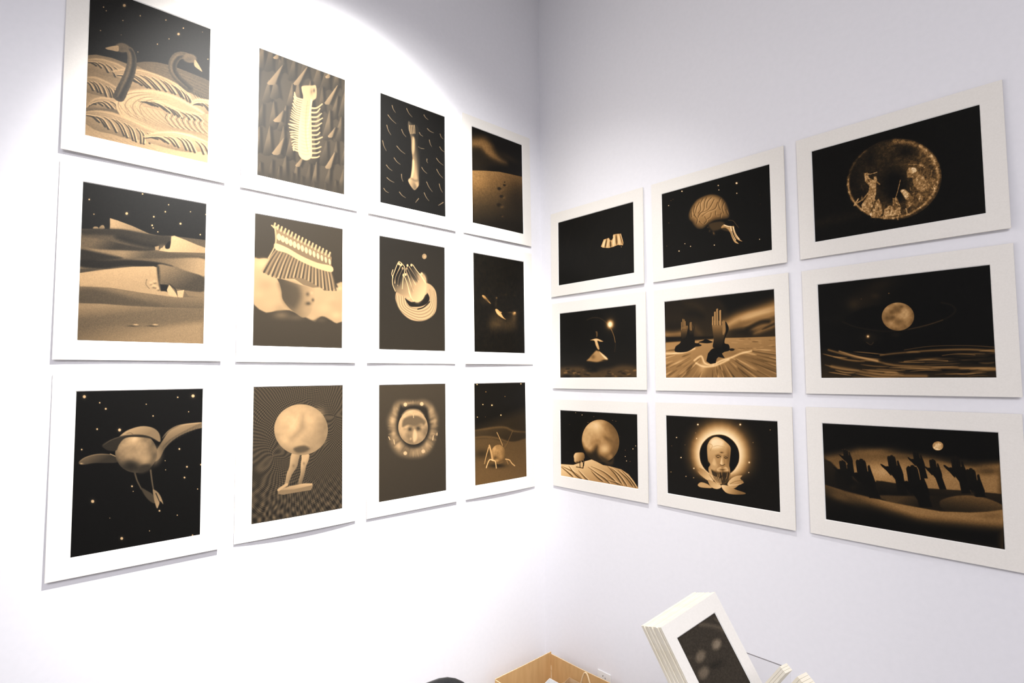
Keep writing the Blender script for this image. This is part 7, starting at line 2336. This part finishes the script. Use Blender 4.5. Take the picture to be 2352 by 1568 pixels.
def print_material(key, gain=1, gamma=1):
    m, nt, b = principled('sepia_print_'+key, (.5, .5, .5), ROUGH, SPEC)
    t = nt.nodes.new('ShaderNodeTexImage'); t.image = print_image(key, gain, gamma); t.extension = 'EXTEND'
    nt.links.new(t.outputs['Color'], b.inputs['Base Color'])
    return m

ROUGH, SPEC = .5, .12

def framed(parent, key, w, h, ww, wh, ox, oz, frame, shape, thick, gain, gamma, small=False):
    """Mat board with a bevelled window and the print behind it, in wall coordinates (u right, v up, n off the wall)."""
    U = sorted(set([0, w]+[(w-ww)/2-ox, (w+ww)/2-ox])); V = sorted(set([0, h]+[(h-wh)/2-oz, (h+wh)/2-oz]))
    def sub(L, k):
        out = []
        for i in range(len(L)-1):
            m = k if i == 1 else 2
            out += [L[i]+(L[i+1]-L[i])*j/m for j in range(m)]
        return out+[L[-1]]
    a0, a1, b0, b1 = U[1], U[2], V[1], V[2]
    us, vs = sub(U, 10), sub(V, 8); nu, nv = len(us), len(vs)
    bev = thick*.8
    verts = []; idx = {}
    def off(u, v): return shape(u/w, v/h)
    def vert(u, v, n):
        verts.append(frame(u-w/2, v-h/2, n)); return len(verts)-1
    for j in range(nv):
        for i in range(nu):
            u, v = us[i], vs[j]; n = off(u, v)
            uf, vf = u, v
            if a0-1e-6 <= u <= a1+1e-6 and b0-1e-6 <= v <= b1+1e-6:
                if abs(u-a0) < 1e-6: uf -= bev
                if abs(u-a1) < 1e-6: uf += bev
                if abs(v-b0) < 1e-6: vf -= bev
                if abs(v-b1) < 1e-6: vf += bev
            idx[i, j, 0] = vert(u, v, n); idx[i, j, 1] = vert(uf, vf, n+thick)
    def hole(i, j): return a0-1e-6 <= us[i] and us[i+1] <= a1+1e-6 and b0-1e-6 <= vs[j] and vs[j+1] <= b1+1e-6
    F = []; FB = []; FE = []
    for j in range(nv-1):
        for i in range(nu-1):
            if hole(i, j): continue
            F.append((idx[i, j, 1], idx[i+1, j, 1], idx[i+1, j+1, 1], idx[i, j+1, 1]))
            F.append((idx[i, j, 0], idx[i, j+1, 0], idx[i+1, j+1, 0], idx[i+1, j, 0]))
            for (di, dj, e) in ((0, -1, ((i+1, j), (i, j))), (0, 1, ((i, j+1), (i+1, j+1))), (-1, 0, ((i, j), (i, j+1))), (1, 0, ((i+1, j+1), (i+1, j)))):
                ii, jj = i+di, j+dj
                out = ii < 0 or jj < 0 or ii >= nu-1 or jj >= nv-1
                if out or hole(ii, jj):
                    (p, q) = e
                    (FE if out else FB).append((idx[(*p, 1)], idx[(*q, 1)], idx[(*q, 0)], idx[(*p, 0)]))
    o = mesh('mat_board', verts, F+FE+FB, M_MAT, parent)
    o.data.materials.append(M_CORE); o.data.materials.append(M_BEVEL)
    for k, p in enumerate(o.data.polygons): p.material_index = 0 if k < len(F) else (1 if k < len(F)+len(FE) else 2)
    o.data.validate(); bm = bmesh.new(); bm.from_mesh(o.data); bmesh.ops.recalc_face_normals(bm, faces=bm.faces); bm.to_mesh(o.data); bm.free()
    # the print sheet, a thin slab lying in the window
    verts = []; faces = []; uvs = []
    iu = [i for i in range(nu) if a0-1e-6 <= us[i] <= a1+1e-6]; jv = [j for j in range(nv) if b0-1e-6 <= vs[j] <= b1+1e-6]
    for lay in (0, 1):
        for j in jv:
            for i in iu:
                n = off(us[i], vs[j])+thick*(.02+.25*lay); verts.append(frame(us[i]-w/2, vs[j]-h/2, n))
    A, B = len(iu), len(jv); L = A*B
    for j in range(B-1):
        for i in range(A-1):
            q = (j*A+i, j*A+i+1, (j+1)*A+i+1, (j+1)*A+i)
            faces.append(tuple(k+L for k in q)); faces.append(q[::-1])
    for i in range(A-1):
        faces.append((i, i+1, i+1+L, i+L)); k = (B-1)*A+i; faces.append((k+1, k, k+L, k+1+L))
    for j in range(B-1):
        k = j*A; faces.append((k+A, k, k+L, k+A+L)); k = j*A+A-1; faces.append((k, k+A, k+A+L, k+L))
    p = mesh('sepia_print', verts, faces, print_material(key, gain, gamma), parent)
    uvl = p.data.uv_layers.new(name='UVMap')
    co = [((us[i]-a0)/(a1-a0), (vs[j]-b0)/(b1-b0)) for j in jv for i in iu]
    for lp in p.data.loops: uvl.data[lp.index].uv = co[lp.vertex_index % L]
    return o, p

WL = dict(w=.4013, h=.5243, ww=.3000, wh=.4262, ox=.0006, oz=-.0029)
WR = dict(w=.5138, h=.3947, ww=.4189, wh=.2948, ox=.0010, oz=-.0002)
ZO = 1.676
# key: (window centre along the wall, window centre height, lean of the lower edge, bow, skew, gain, gamma, label); low gamma on some left prints puts gloss sheen into their dark tones
PRINTS = {
    'L00': (-1.6119, 0.7434, 0.0064, 0.0, -0.002, 0.72, 1.1, 'matted sepia print of two swans on carved waves'),
    'L01': (-1.1658, 0.7415, 0.004, 0.0, 0.0, 0.6, 1.0, 'matted sepia print of a spiny bone fish over cones'),
    'L02': (-0.7205, 0.7430, 0.0056, 0.0, 0.001, 0.72, 1.05, 'matted sepia print of a floating leg among light streaks'),
    'L03': (-0.2749, 0.7458, 0.004, 0.0032, 0.001, 1, 1, 'matted sepia print of footprints on a smooth dark dune'),
    'L10': (-1.6116, 0.1892, 0.0064, -0.0024, 0.0, 0.74, 1.15, 'matted sepia print of starry night over layered dunes'),
    'L11': (-1.1689, 0.1877, 0.004, 0.0, 0.001, 0.62, 0.95, 'matted sepia print of a head under a pleated skirt in clouds'),
    'L12': (-0.7212, 0.1877, 0.004, -0.0016, -0.001, 0.64, 0.85, 'matted sepia print of cupped hands above a pale coil'),
    'L13': (-0.2696, 0.1882, 0.0048, 0.0, -0.003, 1, 1, 'matted nearly black print of faint reclining figures'),
    'L20': (-1.6088, -0.3730, 0.008, 0.0, 0.0, 0.78, 1.1, 'matted sepia print of a winged ball wearing a cap'),
    'L21': (-1.1632, -0.3706, 0.0024, 0.0064, 0.001, 0.7, 1.0, 'matted sepia print of a moon on statue legs'),
    'L22': (-0.7186, -0.3725, 0.0048, 0.0, 0.001, 0.7, 0.8, 'matted sepia print of a round face inside a scorched ring'),
    'L23': (-0.2674, -0.3743, 0.0032, 0.004, 0.0, 0.95, 1.0, 'matted sepia print of a round insect with long antennae on dunes'),
    'R00': (0.3285, 0.4359, 0.004, 0.001, 0.002, 1.08, 1.3, 'matted black print with one small scrap of pleated cloth'),
    'R01': (0.8831, 0.4348, 0.004, 0.001, 0.002, 1.15, 1.2, 'matted sepia print of a brain with animal hind legs'),
    'R02': (1.4376, 0.4378, 0.004, 0.001, 0.002, 1.2, 1.15, 'matted sepia print of tattered figures inside a tilted moon disc'),
    'R10': (0.3302, 0.0084, 0.004, 0.001, 0.002, 1.08, 1.3, 'matted sepia print of a whirling figure below an eclipse'),
    'R11': (0.8831, 0.0066, 0.004, 0.001, 0.002, 1.08, 1.3, 'matted sepia print of hands rising from a stormy sea'),
    'R12': (1.4390, 0.0047, 0.004, 0.001, 0.002, 1.08, 1.3, 'matted sepia print of a ringed moon over dark waves'),
    'R20': (0.3255, -0.4367, 0.004, 0.001, 0.002, 1.08, 1.3, 'matted sepia print of a sheep before a huge moon'),
    'R21': (0.8784, -0.4345, 0.004, 0.001, 0.002, 1.22, 1.1, 'matted sepia print of a bearded head in a lotus with halo'),
    'R22': (1.4354, -0.4327, 0.004, 0.001, 0.002, 1.1, 1.3, 'matted sepia print of many raised hands on dark dunes'),
}

for key, (u, z, lean, bow, skew, gain, gamma, label) in PRINTS.items():
    left = key[0] == 'L'; S = WL if left else WR
    cu, cz = u+S['ox'], z+S['oz']+ZO
    base = (0, cu, cz-S['h']/2) if left else (cu, 0, cz-S['h']/2)
    root = thing('matted_print', label, 'art print', base, 'portrait prints on the left wall' if left else 'landscape prints on the right wall')
    hh = S['h']/2
    if left: frame = lambda a, b, n: (n, a, b+hh)
    else: frame = lambda a, b, n: (a, -n, b+hh)
    def shape(s, t, lean=lean, bow=bow, skew=skew, base=.0012 if left else .003):
        return base+lean*(1-t)**1.2+(1-t)*(bow*(1-(2*s-1)**2)+skew*(2*s-1))
    framed(root, key, S['w'], S['h'], S['ww'], S['wh'], S['ox'], S['oz'], frame, shape, .0028, gain, gamma)

# ------------------------------------------------------------------ cardboard box pushed into the corner
BX0, BX1, BY0, BY1, BH = .076, .440, -.372, -.046, .310
root = thing('cardboard_box', 'open brown cardboard box pushed into the corner of the walls', 'box', ((BX0+BX1)/2, (BY0+BY1)/2, 0))
cxb, cyb = (BX0+BX1)/2, (BY0+BY1)/2; T = .004
def panel(x0, x1, y0, y1, h, sag=0):
    bm = bmesh.new(); x0 -= cxb; x1 -= cxb; y0 -= cyb; y1 -= cyb
    n = 10; longx = (x1-x0) > (y1-y0); ring = []
    for k in range(n+1):
        f = k/n; hz = h-sag*math.sin(math.pi*f)**2
        if longx: c = [(x0+(x1-x0)*f, y0), (x0+(x1-x0)*f, y1)]
        else: c = [(x0, y0+(y1-y0)*f), (x1, y0+(y1-y0)*f)]
        ring.append([bm.verts.new((*c[0], .004)), bm.verts.new((*c[1], .004)), bm.verts.new((*c[1], hz)), bm.verts.new((*c[0], hz))])
    tops = []
    for k in range(n):
        A, B = ring[k], ring[k+1]
        for q in range(4):
            f = bm.faces.new((A[q], A[(q+1) % 4], B[(q+1) % 4], B[q]))
            if q == 2: f.material_index = 1
    bm.faces.new(ring[0]).material_index = 1; bm.faces.new(ring[-1][::-1]).material_index = 1
    o = bm_obj('side_panel', bm, M_CARD, root); o.data.materials.append(M_CARDEDGE)
    return o
panel(BX0-T, BX0, BY0, BY1+T, BH+.002, .001)
panel(BX0+.0012, BX1, BY1, BY1+T, BH-.006, .002)
panel(BX0, BX1, BY0-T, BY0, BH, .002)
panel(BX1, BX1+T, BY0-T, BY1+T, BH-.002, .001)
bm_obj('bottom_panel', box_bm(BX0-cxb, BX1-cxb, BY0-cyb, BY1-cyb, 0, .004), M_CARD, root)
bm_obj('corner_tape', box_bm(BX0-cxb, BX0-cxb+.006, BY1-cyb-.0012, BY1-cyb, .09, BH-.055), M_CARDEDGE, root)

def bag(name, label, x0, x1, y0, y1, z1, mat, gus):
    cx, cy = (x0+x1)/2, (y0+y1)/2
    r = thing(name, label, 'bag', (cx, cy, .004))
    hx, hy, h, t = (x1-x0)/2, (y1-y0)/2, z1-.004, .0012
    for (a0, a1, b0, b1) in ((-hx, hx, -hy, -hy+t), (-hx, hx, hy-t, hy)): bm_obj('bag_face', box_bm(a0, a1, b0, b1, 0, h), mat, r)
    for sx in (-1, 1):
        V = []; xo, xi = sx*hx, sx*(hx-gus)
        for z in (0, h):
            k = 1 if z else 0
            V += [(xo, -hy+t, z), (xo+(xi-xo)*k, 0, z), (xo, hy-t, z), (xo-sx*t, hy-t, z), (xo+(xi-xo)*k-sx*t, 0, z), (xo-sx*t, -hy+t, z)]
        F = [(i, (i+1) % 6, 6+(i+1) % 6, 6+i) for i in range(6)]+[(0, 1, 4, 5), (1, 2, 3, 4), (6, 7, 10, 11), (7, 8, 9, 10)]
        mesh('bag_gusset', V, F, mat, r)
    bm_obj('bag_bottom', box_bm(-hx, hx, -hy, hy, 0, .001), mat, r)
    return r, h
bag('paper_bag', 'white paper bag standing inside the cardboard box', .207, .40, -.30, -.19, .300, M_PAPER, .015)
r, h = bag('paper_bag', 'brown paper bag with a tan cord handle inside the cardboard box', .200, .380, -.150, -.062, .255, M_KRAFT, .012)
for yy in (.034,):
    P = [(-.035+.034+.070*k/14-.034, yy-.004, h-.02+.083*math.sin(math.pi*k/14)) for k in range(15)]
    bm_obj('cord_handle', tube_bm([(x+.014, y, z) for x, y, z in P], .0032, 8), M_ROPE, r, True)

# ------------------------------------------------------------------ wall socket low on the right wall
r = thing('wall_socket', 'white wall socket low on the right wall just behind the cardboard box', 'socket', (.342, 0, .243))
bm_obj('socket_plate', box_bm(-.035, .035, -.004, 0, 0, .066, .0015), M_SOCKET, r)
for dx, dz, a in ((-.006, .048, .5), (.006, .042, -.5), (-.013, .026, .4), (.013, .026, -.4)):
    o = bm_obj('socket_slot', box_bm(-.0012, .0012, -.0045, -.0035, -.0035, .0035), M_HOLE, r); o.location = (dx, 0, dz); o.rotation_euler = (0, a, 0)

# ------------------------------------------------------------------ chair with a rounded black back, top just in view
CH = Vector((.70, -1.225, 0))
r = thing('chair', 'black chair with rounded mesh back in front of the left wall', 'chair', CH); r.rotation_euler = (0, 0, math.radians(-6))
def rrect(hw, z0, z1, rad, n=7):
    P = []
    for (cy, cz, a0) in ((hw-rad, z1-rad, 0), (-hw+rad, z1-rad, 90), (-hw+rad, z0+rad, 180), (hw-rad, z0+rad, 270)):
        for k in range(n+1):
            a = math.radians(a0+90*k/n); P.append((cy+rad*math.cos(a), cz+rad*math.sin(a)))
    return P
def lean(z): return -.10*(z-.42)
O = rrect(.225, .50, .792, .085)
bm_obj('back_rim', tube_bm([(lean(z)+.06*(y/.225)**2*.5, y, z) for y, z in O], .011, 12, True), M_BLACK, r, True)
bm = bmesh.new(); I = rrect(.218, .507, .785, .08); fr = []; bk = []
for y, z in I:
    x = lean(z)+.03*(y/.225)**2; fr.append(bm.verts.new((x+.003, y, z))); bk.append(bm.verts.new((x-.003, y, z)))
cf = bm.verts.new((lean(.645)+.003, 0, .645)); cb = bm.verts.new((lean(.645)-.003, 0, .645)); n = len(I)
for k in range(n):
    q = (k+1) % n; bm.faces.new((fr[k], fr[q], cf)); bm.faces.new((bk[q], bk[k], cb)); bm.faces.new((fr[k], bk[k], bk[q], fr[q]))
bm_obj('back_mesh', bm, M_MESH, r, True)
bm_obj('seat', box_bm(.02, .45, -.22, .22, .425, .47, .018), M_BLACK, r, False)
for s in (-1, 1):
    bm_obj('back_post', tube_bm([(.03, s*.19, .43), (-.005, s*.2, .48), (-.012, s*.205, .56)], .011, 10), M_STEEL, r, True)
    bm_obj('leg', tube_bm([(.05, s*.19, .43), (.0, s*.215, 0)], .011, 10), M_STEEL, r, True)
    bm_obj('leg', tube_bm([(.41, s*.19, .43), (.45, s*.215, 0)], .011, 10), M_STEEL, r, True)

# ------------------------------------------------------------------ bundle of small matted prints in an acrylic rack on a plinth
PZ = .765
root = thing('plinth', 'white display plinth below the print rack', 'plinth', (1.30, -.77, 0))
bm_obj('plinth_body', box_bm(-.16, .16, -.19, .17, .03, PZ, .003), M_PLINTH, root)
bm_obj('plinth_base', box_bm(-.14, .14, -.17, .15, 0, .03), M_PLINTH, root)

T0 = Vector((1.1750, -.8512, 1.0088))
ea = Vector((.31113, .89757, .31234)); eb = Vector((.43083, .15974, -.88819)); en = Vector((-.84710, .41091, -.33700))
SW, SH = .16, .213
def SP(a, b, c): return T0+ea*a+eb*b+en*c
def board(name, c0, c1, da, db, mat=M_CORE):
    V = [SP(a, b, c) for c in (c0, c1) for a, b in ((da, db), (SW+da, db), (SW+da, SH), (da, SH))]
    base = SP(SW/2, SH, (c0+c1)/2); V = [v-base for v in V]
    bm = bmesh.new(); vs = [bm.verts.new(v) for v in V]
    for f in ((0, 1, 2, 3), (4, 7, 6, 5), (0, 4, 5, 1), (1, 5, 6, 2), (2, 6, 7, 3), (3, 7, 4, 0)): bm.faces.new([vs[i] for i in f])
    bmesh.ops.bevel(bm, geom=bm.edges[:], offset=.0005, segments=1, affect='EDGES')
    o = bm_obj(name, bm, mat); o.location = base
    return o
base = SP(SW/2, SH, 0)
root = thing('matted_print', 'small matted print with two pale spots at the front of the leaning bundle', 'art print', base)
frame = lambda a, b, n: SP(a+SW/2, SH/2-b, -n)-base
framed(root, 'S00', SW, SH, .110, .150, 0, .004, frame, lambda s, t: -.0032, .0028, 1.3, .9)
c = .0040; lay = [(.007, .0022, 0, .0), (.0018, .0012, .0008, .0006), (.0075, .0006, -.001, .001), (.0075, .0006, 0, .0004), (.0075, .0024, .0006, .0012), (.005, .002, -.0012, 0), (.0085, .0004, 0, .001), (.0085, .0005, -.001, .0004), (.0085, .002, 0, .001), (.006, .002, -.002, -.001), (.006, .0, -.0014, .0004)]
ORD = ['directly behind the front print', 'third from the front', 'fourth from the front', 'fifth from the front', 'sixth from the front', 'seventh from the front', 'fifth from the back', 'fourth from the back', 'third from the back', 'second from the back', 'rearmost']
tot = sum(l[0]+l[1] for l in lay); k = .085/tot
for i, (t, gap, da, db) in enumerate(lay):
    o = board('mat_board', c, c+t*k, da, db)
    tag(o, 'small cream mat board, %s in the leaning bundle' % ORD[i], 'mat board', 'small mat boards in the leaning bundle')
    c += (t+gap)*k
# acrylic rack: ledge under the boards, back rest behind them, feet
rack = thing('print_rack', 'clear acrylic rack holding the leaning bundle of prints', 'rack', (1.24, -.74, PZ))
def slab(name, P, th, nrm, mat, edge=None):
    V = [Vector(p) for p in P]+[Vector(p)+nrm*th for p in P]; V = [v-Vector((1.24, -.74, PZ)) for v in V]
    bm = bmesh.new(); vs = [bm.verts.new(v) for v in V]
    for f in ((0, 1, 2, 3), (7, 6, 5, 4), (0, 4, 5, 1), (1, 5, 6, 2), (2, 6, 7, 3), (3, 7, 4, 0)): bm.faces.new([vs[i] for i in f])
    return bm_obj(name, bm, mat, rack)
slab('ledge', [SP(-.004, SH+.0005, -.006), SP(SW+.004, SH+.0005, -.006), SP(SW+.004, SH+.0005, .096), SP(-.004, SH+.0005, .096)], .004, eb, M_ACRYL)
slab('back_rest', [SP(0, SH*.55, .0905), SP(SW, SH*.55, .0905), SP(SW, SH, .0905), SP(0, SH, .0905)], .004, en, M_ACRYL)
for a in (.02, SW-.02):
    for c in (.004, .085):
        p = SP(a, SH+.006, c)-Vector((1.24, -.74, PZ)); bm_obj('foot', tube_bm([p, (p.x, p.y, 0)], .003, 8), M_STEEL, rack, True)

# more boards leaning the other way at the right end of the rack
def lean_board(P, th, e1, ln, dep, label, group):
    P = Vector(P); e1 = Vector(e1).normalized(); ed = Vector((.18, .98, 0)).normalized(); et = e1.cross(ed).normalized()
    if et.x < 0: et = -et
    base = P+e1*ln+ed*dep/2
    V = [P+et*t+e1*l+ed*d-base for t in (0, th) for l, d in ((0, 0), (ln, 0), (ln, dep), (0, dep))]
    bm = bmesh.new(); vs = [bm.verts.new(v) for v in V]
    for f in ((0, 1, 2, 3), (4, 7, 6, 5), (0, 4, 5, 1), (1, 5, 6, 2), (2, 6, 7, 3), (3, 7, 4, 0)): bm.faces.new([vs[i] for i in f])
    o = bm_obj('mat_board', bm, M_CORE); o.location = base; tag(o, label, 'mat board', group)
    return P+et*(th+.0004)
P = Vector((1.400, -.798, .992))
for i in range(3):
    P = lean_board(P, .0044, (-.040, .014, -.0556),   .10, .022, 'cream mat board tilted beside the clear acrylic sheet, %s of three' % ('left', 'middle', 'right')[i], 'mat boards tilted beside the acrylic sheet')
P = Vector((1.412, -.748, .960))
for i in range(4):
    P = lean_board(P, .0056, (-.040, .014, -.0556), .08, .03, 'cream mat board low at the right end of the rack, %s of four' % ('leftmost', 'second from left', 'third from left', 'rightmost')[i], 'mat boards at the right end of the rack')
for x, y, z in ((1.3545, -.76, .905), (1.395, -.72, .888)):
    bm_obj('cradle', box_bm(x-.012-1.24, x+.02-1.24, y-.03+.74, y+.05+.74, 0, z-.008-PZ), M_ACRYL, rack)

# clear divider standing behind the bundle, its cut top edge shows as a thin dark line
root = thing('acrylic_divider', 'thin clear acrylic sheet standing behind the leaning bundle', 'acrylic sheet', (1.246, -.606, PZ))
bm_obj('sheet', box_bm(-.096, .096, -.0015, .0015, 0, .1335), M_ACRYL, root)
bm_obj('cut_edge', box_bm(-.096, .096, -.0015, .0015, .1335, .1345), M_ACRYLEDGE, root)
